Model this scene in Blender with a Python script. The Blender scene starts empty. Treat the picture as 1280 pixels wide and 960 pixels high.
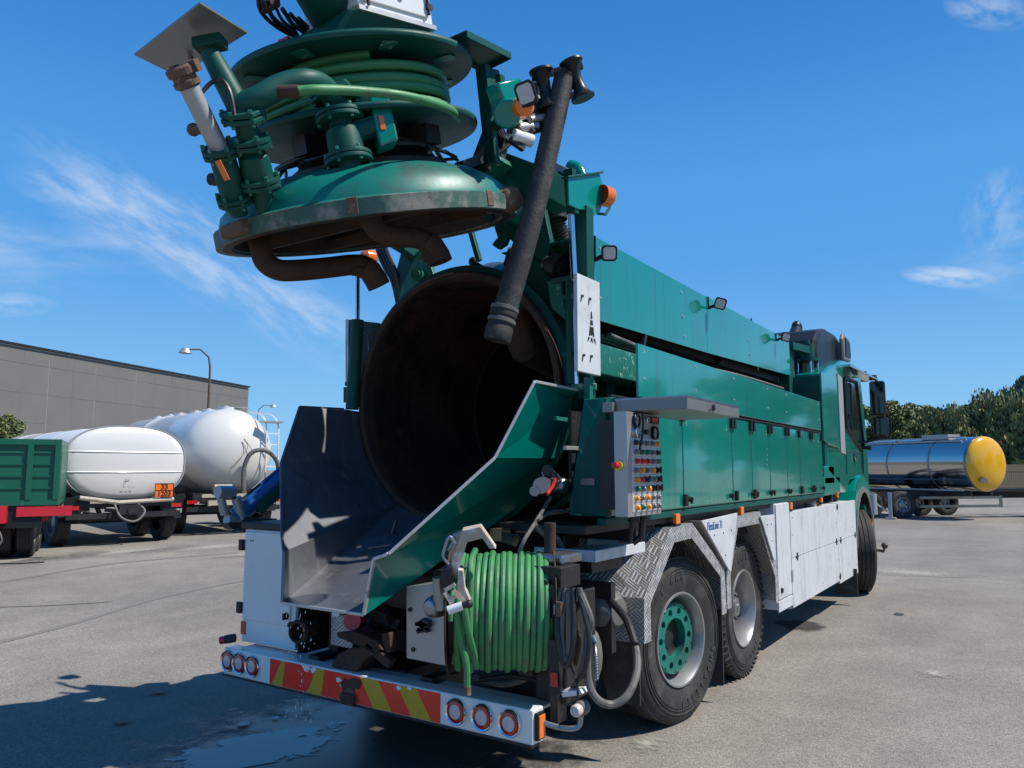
import bpy, bmesh, math, random
from math import sin, cos, pi, radians
from mathutils import Vector as V, Matrix, Euler
random.seed(7)
scene = bpy.context.scene
C = scene.collection

# ------------------------------------------------------------------ camera, sky, sun, exposure
cam_d = bpy.data.cameras.new('camera'); cam = bpy.data.objects.new('camera', cam_d); C.objects.link(cam)
cam.location = (3.06, 0, 1.58)
cam.rotation_euler = (radians(90 + 6.35), 0, radians(33.8))
cam_d.sensor_width = 36; cam_d.lens = 961 / 1280 * 36
cam_d.clip_start = 0.05; cam_d.clip_end = 6000
scene.camera = cam
SUN = V((1.0, 0.45, 1.50)).normalized()
SUN_EL = math.asin(SUN.z); SUN_AZ = math.atan2(SUN.x, SUN.y)
scene.view_settings.view_transform = 'Standard'; scene.view_settings.look = 'None'
scene.view_settings.exposure = 0.16; scene.view_settings.gamma = 1.0
scene.view_settings.use_curve_mapping = False
ld = bpy.data.lights.new('sun', 'SUN'); ld.energy = 5.0; ld.angle = radians(0.5); ld.color = (1.0, 0.95, 0.87)
lo = bpy.data.objects.new('sun', ld); C.objects.link(lo); lo.rotation_euler = SUN.to_track_quat('Z', 'Y').to_euler()
lo.location = (20, 0, 30)

world = bpy.data.worlds.new('World'); scene.world = world; world.use_nodes = True
wt = world.node_tree; wt.nodes.clear()
def N(t, typ, **kw):
    n = t.nodes.new(typ)
    for k, v in kw.items():
        if k.startswith('i_'): n.inputs[k[2:].replace('_', ' ')].default_value = v
        elif k.startswith('n') and k[1:].isdigit(): n.inputs[int(k[1:])].default_value = v
        else: setattr(n, k, v)
    return n
def math_(t, op, a, b=None, clamp=False):
    n = t.nodes.new('ShaderNodeMath'); n.operation = op; n.use_clamp = clamp
    for i, x in enumerate((a, b)):
        if x is None: continue
        if isinstance(x, (int, float)): n.inputs[i].default_value = x
        else: t.links.new(x, n.inputs[i])
    return n.outputs[0]
def vdot(t, a, vec):
    n = t.nodes.new('ShaderNodeVectorMath'); n.operation = 'DOT_PRODUCT'; t.links.new(a, n.inputs[0]); n.inputs[1].default_value = vec
    return n.outputs['Value']
sky = N(wt, 'ShaderNodeTexSky', sky_type='NISHITA', sun_disc=False, sun_elevation=SUN_EL, sun_rotation=SUN_AZ,
        altitude=0.0, air_density=1.0, dust_density=0.0, ozone_density=1.6)
tc = N(wt, 'ShaderNodeTexCoord')
dirv = tc.outputs['Generated']
# cirrus: a few wispy banks in the real sky, each a soft ellipse of directions filled with streaky noise
def bank(c, along, a, b, sa, sb, lo_, hi_, amt):
    c = V(c).normalized(); e1 = (V(along) - c * V(along).dot(c)).normalized(); e2 = c.cross(e1)
    u = vdot(wt, dirv, e1); v = vdot(wt, dirv, e2); w = vdot(wt, dirv, c)
    comb = N(wt, 'ShaderNodeCombineXYZ')
    wt.links.new(math_(wt, 'MULTIPLY', u, sa), comb.inputs[0]); wt.links.new(math_(wt, 'MULTIPLY', v, sb), comb.inputs[1])
    nz = N(wt, 'ShaderNodeTexNoise'); nz.inputs['Scale'].default_value = 1.0; nz.inputs['Detail'].default_value = 9
    nz.inputs['Roughness'].default_value = 0.62; nz.inputs['Distortion'].default_value = 0.25
    wt.links.new(comb.outputs[0], nz.inputs['Vector'])
    r = math_(wt, 'ADD', math_(wt, 'POWER', math_(wt, 'ABSOLUTE', math_(wt, 'DIVIDE', u, a)), 2.0), math_(wt, 'POWER', math_(wt, 'ABSOLUTE', math_(wt, 'DIVIDE', v, b)), 2.0))
    m = math_(wt, 'SUBTRACT', 1.0, r, True)
    m = math_(wt, 'MULTIPLY', m, math_(wt, 'GREATER_THAN', w, 0.0))
    mr = N(wt, 'ShaderNodeMapRange', interpolation_type='SMOOTHSTEP'); wt.links.new(nz.outputs[0], mr.inputs[0])
    mr.inputs[1].default_value = lo_; mr.inputs[2].default_value = hi_
    return math_(wt, 'MULTIPLY', math_(wt, 'MULTIPLY', m, mr.outputs[0]), amt)
banks = [
    bank((-0.79, 0.5633, 0.242), (-0.8381, 0.4533, 0.3036), 0.27, 0.06, 9, 30, 0.36, 0.72, 0.46),
    bank((-0.8412, 0.4558, 0.2909), (-0.8121, 0.5179, 0.269), 0.12, 0.05, 14, 40, 0.38, 0.75, 0.37),
    bank((-0.8729, 0.4214, 0.2457), (-0.8295, 0.4994, 0.25), 0.16, 0.03, 8, 40, 0.35, 0.8, 0.22),
    bank((-0.0631, 0.9745, 0.2152), (-0.0254, 0.978, 0.207), 0.05, 0.013, 20, 60, 0.3, 0.6, 0.53),
    bank((-0.0133, 0.9608, 0.2768), (-0.0226, 0.9682, 0.2492), 0.05, 0.035, 24, 40, 0.38, 0.65, 0.23),
    bank((-0.0066, 0.8842, 0.4671), (0.0231, 0.8917, 0.452), 0.045, 0.02, 26, 50, 0.36, 0.62, 0.32),
    bank((-0.9092, 0.3763, 0.1783), (-0.894, 0.4101, 0.1808), 0.05, 0.015, 20, 50, 0.35, 0.6, 0.25),
    bank((0.1204, 0.967, 0.2246), (0.0229, 0.974, 0.2255), 0.2, 0.06, 10, 30, 0.4, 0.7, 0.31),
    bank((-0.9595, 0.1874, 0.2103), (-0.9289, 0.3002, 0.2169), 0.3, 0.08, 8, 26, 0.4, 0.7, 0.31),
]
tot = banks[0]
for b_ in banks[1:]: tot = math_(wt, 'ADD', tot, b_, True)
sepz = N(wt, 'ShaderNodeSeparateXYZ'); wt.links.new(dirv, sepz.inputs[0])
ramp = N(wt, 'ShaderNodeValToRGB'); wt.links.new(sepz.outputs[2], ramp.inputs[0]); ramp.color_ramp.interpolation = 'EASE'
for k_, (p_, c_) in enumerate(((0.0, (.230, .520, .83, 1)), (0.30, (.080, .320, .73, 1)), (0.56, (.033, .200, .56, 1)), (1.0, (.009, .080, .29, 1)))):
    el_ = ramp.color_ramp.elements[k_] if k_ < 2 else ramp.color_ramp.elements.new(p_)
    el_.position = p_; el_.color = c_
hz = N(wt, 'ShaderNodeVectorMath', operation='SCALE'); wt.links.new(ramp.outputs[0], hz.inputs[0]); hz.inputs['Scale'].default_value = 1 / 0.088
tint = N(wt, 'ShaderNodeMix', data_type='RGBA'); tint.inputs[0].default_value = 0.95; wt.links.new(sky.outputs[0], tint.inputs[6]); wt.links.new(hz.outputs[0], tint.inputs[7])
sat = tint
mixc = N(wt, 'ShaderNodeMix', data_type='RGBA'); wt.links.new(tot, mixc.inputs[0]); wt.links.new(sat.outputs[2], mixc.inputs[6])
mixc.inputs[7].default_value = (8.5, 9.0, 9.6, 1)
bg = N(wt, 'ShaderNodeBackground'); bg.inputs[1].default_value = 0.088
wt.links.new(mixc.outputs[2], bg.inputs[0])
wo = N(wt, 'ShaderNodeOutputWorld'); wt.links.new(bg.outputs[0], wo.inputs[0])

# ------------------------------------------------------------------ materials
MATS = {}
def M(name, col, rough=0.5, metal=0.0, coat=0.0, dirt=None, dirt2=None, var=0.12, vscale=3.0, bump=None, streak=None, spec=None, emit=None):
    """principled material; dirt = (colour, scale, lo, hi[, roughness]) blotches; streak = (colour, lo, hi) vertical runs; bump = (scale, strength)"""
    m = bpy.data.materials.new(name); m.use_nodes = True; t = m.node_tree; L = t.links
    p = t.nodes['Principled BSDF']; MATS[name] = m
    p.inputs['Roughness'].default_value = rough; p.inputs['Metallic'].default_value = metal
    p.inputs['Coat Weight'].default_value = coat; p.inputs['Coat Roughness'].default_value = 0.05
    if spec is not None: p.inputs['Specular IOR Level'].default_value = spec
    geo = N(t, 'ShaderNodeNewGeometry'); pos = geo.outputs['Position']
    c = (*col, 1)
    nz = N(t, 'ShaderNodeTexNoise'); nz.inputs['Scale'].default_value = vscale; nz.inputs['Detail'].default_value = 6; nz.inputs['Roughness'].default_value = 0.6
    L.new(pos, nz.inputs['Vector'])
    mx = N(t, 'ShaderNodeMix', data_type='RGBA'); L.new(nz.outputs[0], mx.inputs[0])
    mx.inputs[6].default_value = tuple(x * (1 - var) for x in col) + (1,); mx.inputs[7].default_value = tuple(min(1, x * (1 + var)) for x in col) + (1,)
    cur = mx.outputs[2]
    rr = N(t, 'ShaderNodeMapRange'); L.new(nz.outputs[0], rr.inputs[0]); rr.inputs[3].default_value = max(0.02, rough * 0.75); rr.inputs[4].default_value = min(1, rough * 1.25)
    rcur = rr.outputs[0]
    for dd in (dirt, dirt2):
        if not dd: continue
        n2 = N(t, 'ShaderNodeTexNoise'); n2.inputs['Scale'].default_value = dd[1]; n2.inputs['Detail'].default_value = 10; n2.inputs['Roughness'].default_value = 0.68
        L.new(pos, n2.inputs['Vector'])
        r2 = N(t, 'ShaderNodeMapRange', interpolation_type='SMOOTHSTEP'); L.new(n2.outputs[0], r2.inputs[0]); r2.inputs[1].default_value = dd[2]; r2.inputs[2].default_value = dd[3]
        m2 = N(t, 'ShaderNodeMix', data_type='RGBA'); L.new(r2.outputs[0], m2.inputs[0]); L.new(cur, m2.inputs[6]); m2.inputs[7].default_value = (*dd[0], 1)
        cur = m2.outputs[2]
        m3 = N(t, 'ShaderNodeMix', data_type='FLOAT'); L.new(r2.outputs[0], m3.inputs[0]); L.new(rcur, m3.inputs[2]); m3.inputs[3].default_value = dd[4] if len(dd) > 4 else 0.8
        rcur = m3.outputs[0]
    if streak:
        mp = N(t, 'ShaderNodeMapping'); mp.inputs['Scale'].default_value = (14, 14, 0.9); L.new(pos, mp.inputs['Vector'])
        n4 = N(t, 'ShaderNodeTexNoise'); n4.inputs['Scale'].default_value = 1.0; n4.inputs['Detail'].default_value = 5; L.new(mp.outputs[0], n4.inputs['Vector'])
        r4 = N(t, 'ShaderNodeMapRange', interpolation_type='SMOOTHSTEP'); L.new(n4.outputs[0], r4.inputs[0]); r4.inputs[1].default_value = streak[1]; r4.inputs[2].default_value = streak[2]
        m4 = N(t, 'ShaderNodeMix', data_type='RGBA'); L.new(math_(t, 'MULTIPLY', r4.outputs[0], 0.6), m4.inputs[0]); L.new(cur, m4.inputs[6]); m4.inputs[7].default_value = (*streak[0], 1)
        cur = m4.outputs[2]
    L.new(cur, p.inputs['Base Color']); L.new(rcur, p.inputs['Roughness'])
    if bump:
        n5 = N(t, 'ShaderNodeTexNoise'); n5.inputs['Scale'].default_value = bump[0]; n5.inputs['Detail'].default_value = 8; L.new(pos, n5.inputs['Vector'])
        b = N(t, 'ShaderNodeBump'); b.inputs['Strength'].default_value = bump[1]; b.inputs['Distance'].default_value = 0.01
        L.new(n5.outputs[0], b.inputs['Height']); L.new(b.outputs[0], p.inputs['Normal'])
    if emit:
        p.inputs['Emission Color'].default_value = (*emit[0], 1); p.inputs['Emission Strength'].default_value = emit[1]
    return m
GREEN = (0.0, 0.205, 0.162)
GREEN_SHADE = (0.002, 0.072, 0.058)  # truck green darkened to imitate shade on rear-facing and underside parts
M('green_paint', GREEN, 0.22, coat=0.35, var=0.08, vscale=1.6, dirt=((0.05, 0.10, 0.075), 5, 0.66, 0.86, 0.45), bump=(2.2, 0.05))
M('green_gloss', GREEN, 0.16, coat=0.9, var=0.05, vscale=1.2, dirt=((0.03, 0.12, 0.095), 3, 0.55, 0.85, 0.35), dirt2=((0.07, 0.10, 0.085), 38, 0.70, 0.78, 0.6), streak=((0.02, 0.125, 0.10), 0.50, 0.72), bump=(1.6, 0.02))
M('green_lid', (0.0, 0.165, 0.130), 0.42, coat=0.08, var=0.18, vscale=3, dirt=((0.02, 0.07, 0.058), 3.5, 0.46, 0.72, 0.55), dirt2=((0.20, 0.30, 0.25), 24, 0.70, 0.78, 0.7), bump=(6, 0.08))
M('green_shade_worn', GREEN_SHADE, 0.5, coat=0.0, spec=0.3, var=0.2, dirt=((0.035, 0.055, 0.045), 4.5, 0.52, 0.75, 0.7), dirt2=((0.30, 0.32, 0.27), 26, 0.70, 0.78), bump=(20, 0.1))  # base colour carries painted shade; the dirt and chips are wear
M('green_chipped', (0.01, 0.15, 0.11), 0.45, var=0.2, dirt=((0.25, 0.42, 0.34), 22, 0.56, 0.66), dirt2=((0.10, 0.07, 0.04), 9, 0.68, 0.8), bump=(40, 0.15))
M('steel', (0.30, 0.32, 0.34), 0.34, metal=0.9, var=0.15, vscale=5, dirt=((0.14, 0.14, 0.14), 7, 0.5, 0.8, 0.5), bump=(25, 0.04))
M('chute_steel', (0.175, 0.185, 0.205), 0.36, metal=0.55, var=0.25, vscale=1.7, dirt=((0.11, 0.115, 0.125), 3, 0.45, 0.7, 0.5), streak=((0.27, 0.27, 0.265), 0.56, 0.72), bump=(5, 0.08))
M('bare_edge', (0.55, 0.54, 0.52), 0.4, metal=0.6, dirt=((0.25, 0.22, 0.18), 20, 0.55, 0.75))
M('grey_steel', (0.24, 0.235, 0.225), 0.42, metal=0.55, var=0.15, vscale=8)
M('panel_steel', (0.40, 0.40, 0.40), 0.35, metal=0.6, var=0.1, vscale=8)
M('aluminium', (0.62, 0.63, 0.64), 0.38, metal=0.55, var=0.1, vscale=6, dirt=((0.35, 0.35, 0.34), 6, 0.55, 0.8, 0.6), streak=((0.40, 0.40, 0.39), 0.58, 0.75))
M('white_panel', (0.58, 0.60, 0.62), 0.42, var=0.09, vscale=4, dirt=((0.40, 0.41, 0.41), 5, 0.46, 0.78, 0.6), dirt2=((0.36, 0.34, 0.31), 9, 0.66, 0.86, 0.8), streak=((0.42, 0.43, 0.43), 0.52, 0.72))
M('white_paint', (0.74, 0.75, 0.75), 0.3, coat=0.3, var=0.05, dirt=((0.45, 0.42, 0.36), 6, 0.6, 0.85, 0.6))
M('white_clean', (0.64, 0.635, 0.62), 0.25, coat=0.4, var=0.04, vscale=0.8, dirt=((0.55, 0.53, 0.48), 1.3, 0.55, 0.85, 0.5))
M('cream_tank', (0.62, 0.61, 0.575), 0.28, coat=0.4, var=0.04, vscale=0.8, dirt=((0.48, 0.45, 0.38), 1.2, 0.52, 0.8, 0.5))
M('muddy_steel', (0.42, 0.34, 0.26), 0.75, var=0.3, vscale=9, dirt=((0.55, 0.52, 0.48), 12, 0.5, 0.6, 0.6), bump=(30, 0.3))
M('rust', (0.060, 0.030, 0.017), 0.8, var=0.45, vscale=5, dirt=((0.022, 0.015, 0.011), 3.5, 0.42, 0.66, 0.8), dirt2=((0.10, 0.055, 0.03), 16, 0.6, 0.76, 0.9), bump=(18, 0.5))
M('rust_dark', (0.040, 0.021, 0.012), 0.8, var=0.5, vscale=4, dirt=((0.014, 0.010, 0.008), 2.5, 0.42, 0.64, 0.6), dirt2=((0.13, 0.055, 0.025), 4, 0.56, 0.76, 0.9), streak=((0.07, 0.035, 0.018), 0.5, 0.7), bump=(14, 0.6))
M('rim_worn', (0.035, 0.10, 0.08), 0.6, var=0.3, vscale=5, dirt=((0.24, 0.235, 0.21), 5, 0.46, 0.66, 0.7), dirt2=((0.10, 0.055, 0.035), 13, 0.58, 0.68, 0.85), bump=(30, 0.2))
M('rust_light', (0.13, 0.075, 0.048), 0.8, var=0.3, vscale=15, dirt=((0.30, 0.26, 0.22), 14, 0.55, 0.7), bump=(40, 0.4))
M('black_steel', (0.014, 0.014, 0.015), 0.5, var=0.3, vscale=8, dirt=((0.09, 0.08, 0.07), 9, 0.55, 0.8, 0.8), bump=(20, 0.15))
M('black_plastic', (0.010, 0.011, 0.012), 0.4, var=0.2, spec=0.35, dirt=((0.04, 0.04, 0.04), 8, 0.6, 0.9, 0.7))
M('rubber', (0.026, 0.025, 0.024), 0.72, var=0.25, vscale=14, dirt=((0.095, 0.085, 0.075), 7, 0.45, 0.8, 0.85), bump=(60, 0.12))
M('hose_black', (0.022, 0.021, 0.020), 0.42, var=0.3, vscale=20, dirt=((0.09, 0.08, 0.07), 16, 0.55, 0.8, 0.8), bump=(90, 0.1))
M('hose_matt', (0.030, 0.029, 0.028), 0.6, var=0.3, vscale=18, dirt=((0.085, 0.08, 0.072), 12, 0.5, 0.75, 0.8), bump=(70, 0.25))
M('hose_grey', (0.13, 0.125, 0.115), 0.6, var=0.2, vscale=10, dirt=((0.05, 0.05, 0.05), 9, 0.5, 0.7))
M('hose_green', (0.050, 0.235, 0.085), 0.5, var=0.25, vscale=9, dirt=((0.09, 0.15, 0.09), 12, 0.48, 0.72, 0.7), dirt2=((0.02, 0.07, 0.035), 5, 0.55, 0.8, 0.7), bump=(70, 0.08))
M('hose_teal', (0.045, 0.23, 0.095), 0.5, var=0.12, vscale=9, dirt=((0.06, 0.15, 0.09), 10, 0.5, 0.8, 0.55))
M('hose_blue', (0.01, 0.09, 0.32), 0.45)
M('chrome', (0.75, 0.76, 0.78), 0.12, metal=1.0, var=0.04)
M('mirror_steel', (0.56, 0.55, 0.54), 0.13, metal=1.0, var=0.03, vscale=1.0)
M('rim_silver', (0.34, 0.345, 0.35), 0.42, metal=0.65, var=0.1, dirt=((0.30, 0.26, 0.2), 9, 0.55, 0.8, 0.7))
M('red_reflect', (0.85, 0.028, 0.012), 0.35, var=0.15, dirt=((0.50, 0.34, 0.28), 16, 0.62, 0.72), coat=0.3)
M('yellow_reflect', (0.50, 0.33, 0.012), 0.4, var=0.15, dirt=((0.22, 0.20, 0.15), 14, 0.58, 0.74), coat=0.3)
M('red_lens', (0.45, 0.010, 0.012), 0.15, coat=0.6, var=0.25, vscale=90)
M('clear_lens', (0.55, 0.50, 0.50), 0.2, coat=0.6, var=0.2, vscale=120)
M('amber', (0.85, 0.17, 0.01), 0.2, coat=0.6, var=0.25, vscale=60)
M('red_plastic', (0.55, 0.02, 0.015), 0.35)
M('red_paint', (0.55, 0.015, 0.03), 0.35, coat=0.2, dirt=((0.2, 0.05, 0.05), 4, 0.55, 0.8))
M('yellow_paint', (0.80, 0.42, 0.008), 0.18, coat=0.5, var=0.06, vscale=1.2, dirt=((0.6, 0.34, 0.03), 2.5, 0.55, 0.8, 0.3))
M('orange_plate', (0.85, 0.14, 0.01), 0.5, var=0.06)
M('lettering_black', (0.02, 0.015, 0.012), 0.6)
M('lettering_blue', (0.03, 0.10, 0.38), 0.5)
M('btn_black', (0.02, 0.02, 0.022), 0.35); M('btn_red', (0.6, 0.015, 0.03), 0.35); M('btn_green', (0.0, 0.16, 0.10), 0.35)
M('btn_amber', (0.85, 0.30, 0.02), 0.3); M('btn_grey', (0.16, 0.17, 0.18), 0.35); M('btn_yellow', (0.75, 0.6, 0.02), 0.4)
M('gauge_face', (0.35, 0.38, 0.40), 0.15, coat=0.8)
M('dark_glass', (0.012, 0.016, 0.018), 0.04, coat=0.8, var=0.02)
M('brass', (0.30, 0.22, 0.13), 0.35, metal=0.8, var=0.4, vscale=10)
M('bark', (0.075, 0.055, 0.04), 0.9, bump=(20, 0.4))
M('galv', (0.40, 0.41, 0.42), 0.5, metal=0.5)
M('rust_pole', (0.12, 0.075, 0.05), 0.8)
M('joint', (0.50, 0.49, 0.47), 0.9)
M('blue_paint', (0.01, 0.10, 0.30), 0.4)
M('old_cream', (0.42, 0.38, 0.30), 0.6, dirt=((0.2, 0.15, 0.1), 6, 0.5, 0.8))
M('wood', (0.22, 0.17, 0.12), 0.8)
M('water_drop', (0.6, 0.65, 0.7), 0.1)

def leaf_mat(name, c1, c2):
    m = bpy.data.materials.new(name); m.use_nodes = True; t = m.node_tree; p = t.nodes['Principled BSDF']; MATS[name] = m
    g = N(t, 'ShaderNodeNewGeometry'); nz = N(t, 'ShaderNodeTexNoise'); nz.inputs['Scale'].default_value = 0.9; nz.inputs['Detail'].default_value = 5
    t.links.new(g.outputs['Position'], nz.inputs['Vector'])
    a = math_(t, 'ADD', math_(t, 'MULTIPLY', nz.outputs[0], 0.8), math_(t, 'MULTIPLY', g.outputs['Random Per Island'], 0.45), True)
    r = N(t, 'ShaderNodeMapRange'); t.links.new(a, r.inputs[0]); r.inputs[1].default_value = 0.35; r.inputs[2].default_value = 0.85
    mx = N(t, 'ShaderNodeMix', data_type='RGBA'); t.links.new(r.outputs[0], mx.inputs[0]); mx.inputs[6].default_value = (*c1, 1); mx.inputs[7].default_value = (*c2, 1)
    t.links.new(mx.outputs[2], p.inputs['Base Color']); p.inputs['Roughness'].default_value = 0.6
    return m
leaf_mat('leaf_green', (0.055, 0.090, 0.030), (0.24, 0.27, 0.095))
leaf_mat('leaf_olive', (0.070, 0.10, 0.036), (0.31, 0.31, 0.13))

def asphalt_mat():
    m = bpy.data.materials.new('asphalt'); m.use_nodes = True; t = m.node_tree; p = t.nodes['Principled BSDF']; MATS['asphalt'] = m; L = t.links
    g = N(t, 'ShaderNodeNewGeometry'); pos = g.outputs['Position']
    def nz(s, d=6, r=0.6, vec=pos):
        n = N(t, 'ShaderNodeTexNoise'); n.inputs['Scale'].default_value = s; n.inputs['Detail'].default_value = d; n.inputs['Roughness'].default_value = r; L.new(vec, n.inputs['Vector']); return n.outputs[0]
    def ramp(x, a, b, c, d):
        r = N(t, 'ShaderNodeMapRange', interpolation_type='SMOOTHSTEP'); L.new(x, r.inputs[0])
        for i, v in enumerate((a, b, c, d)): r.inputs[i + 1].default_value = v
        return r.outputs[0]
    vo = N(t, 'ShaderNodeTexVoronoi'); vo.inputs['Scale'].default_value = 95; L.new(pos, vo.inputs['Vector'])
    vo2 = N(t, 'ShaderNodeTexVoronoi'); vo2.inputs['Scale'].default_value = 190; L.new(pos, vo2.inputs['Vector'])
    grain = ramp(vo.outputs['Distance'], 0.1, 0.75, 1.10, 0.82)
    sep = N(t, 'ShaderNodeSeparateColor'); L.new(vo.outputs['Color'], sep.inputs[0])
    stone = ramp(sep.outputs[0], 0.0, 1.0, 0.80, 1.22)
    big = ramp(nz(0.22, 5), 0.3, 0.7, 0.82, 1.14)
    mid = ramp(nz(1.7, 7, 0.65), 0.3, 0.72, 0.88, 1.1)
    # worn lanes running along the yard
    mp = N(t, 'ShaderNodeMapping'); mp.inputs['Rotation'].default_value = (0, 0, radians(25)); mp.inputs['Scale'].default_value = (0.9, 0.06, 1); L.new(pos, mp.inputs['Vector'])
    lane = ramp(nz(1.0, 4, 0.5, mp.outputs[0]), 0.35, 0.68, 0.94, 1.05)
    f = grain
    for o in (stone, big, mid, lane): f = math_(t, 'MULTIPLY', f, o)
    spots = ramp(nz(6.0, 6, 0.7), 0.66, 0.74, 0.0, 0.45)
    col = N(t, 'ShaderNodeMix', data_type='RGBA'); col.inputs[6].default_value = (0.250, 0.228, 0.197, 1); col.inputs[7].default_value = (0.14, 0.128, 0.11, 1)
    L.new(spots, col.inputs[0])
    vm = N(t, 'ShaderNodeVectorMath', operation='SCALE'); L.new(col.outputs[2], vm.inputs[0]); L.new(f, vm.inputs['Scale'])
    L.new(vm.outputs[0], p.inputs['Base Color']); p.inputs['Roughness'].default_value = 0.82
    p.inputs['Specular IOR Level'].default_value = 0.3
    b = N(t, 'ShaderNodeBump'); b.inputs['Strength'].default_value = 0.55; b.inputs['Distance'].default_value = 0.006
    L.new(math_(t, 'SUBTRACT', 1.0, vo.outputs['Distance']), b.inputs['Height']); L.new(b.outputs[0], p.inputs['Normal'])
asphalt_mat()
def concrete_mat():
    m = M('facade_panel', (0.150, 0.146, 0.140), 0.9, var=0.12, vscale=0.7, dirt=((0.32, 0.31, 0.30), 14, 0.60, 0.72, 0.9))
concrete_mat()
def tread_mat():
    m = M('chequer_plate', (0.50, 0.51, 0.52), 0.38, metal=0.5, var=0.1, vscale=6, dirt=((0.30, 0.29, 0.27), 8, 0.5, 0.78, 0.6)); t = m.node_tree; L = t.links; p = t.nodes['Principled BSDF']
    g = N(t, 'ShaderNodeNewGeometry'); s = N(t, 'ShaderNodeSeparateXYZ'); L.new(g.outputs['Position'], s.inputs[0])
    a = math_(t, 'ADD', s.outputs[0], s.outputs[1]); b = s.outputs[2]
    u = math_(t, 'ADD', math_(t, 'MULTIPLY', a, 0.75), b); v = math_(t, 'SUBTRACT', math_(t, 'MULTIPLY', a, 0.75), b)
    cell = 0.075
    iu = math_(t, 'FLOOR', math_(t, 'DIVIDE', u, cell)); iv = math_(t, 'FLOOR', math_(t, 'DIVIDE', v, cell))
    par = math_(t, 'MODULO', math_(t, 'ABSOLUTE', math_(t, 'ADD', iu, iv)), 2.0)
    w1 = math_(t, 'SINE', math_(t, 'MULTIPLY', u, 2 * pi * 3.5 / cell)); w2 = math_(t, 'SINE', math_(t, 'MULTIPLY', v, 2 * pi * 3.5 / cell))
    h = math_(t, 'ADD', math_(t, 'MULTIPLY', w1, par), math_(t, 'MULTIPLY', w2, math_(t, 'SUBTRACT', 1.0, par)))
    r = N(t, 'ShaderNodeMapRange', interpolation_type='SMOOTHSTEP'); L.new(h, r.inputs[0]); r.inputs[1].default_value = -0.1; r.inputs[2].default_value = 0.6
    bm_ = N(t, 'ShaderNodeBump'); bm_.inputs['Strength'].default_value = 1.0; bm_.inputs['Distance'].default_value = 0.004
    L.new(r.outputs[0], bm_.inputs['Height']); L.new(bm_.outputs[0], p.inputs['Normal'])
    old = p.inputs['Base Color'].links[0].from_socket
    mx = N(t, 'ShaderNodeMix', data_type='RGBA', blend_type='MULTIPLY'); mx.inputs[0].default_value = 1.0; L.new(old, mx.inputs[6])
    cc = N(t, 'ShaderNodeMix', data_type='RGBA'); L.new(r.outputs[0], cc.inputs[0]); cc.inputs[6].default_value = (0.62, 0.62, 0.62, 1); cc.inputs[7].default_value = (1.2, 1.2, 1.2, 1)
    L.new(cc.outputs[2], mx.inputs[7]); L.new(mx.outputs[2], p.inputs['Base Color'])
tread_mat()

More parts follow.
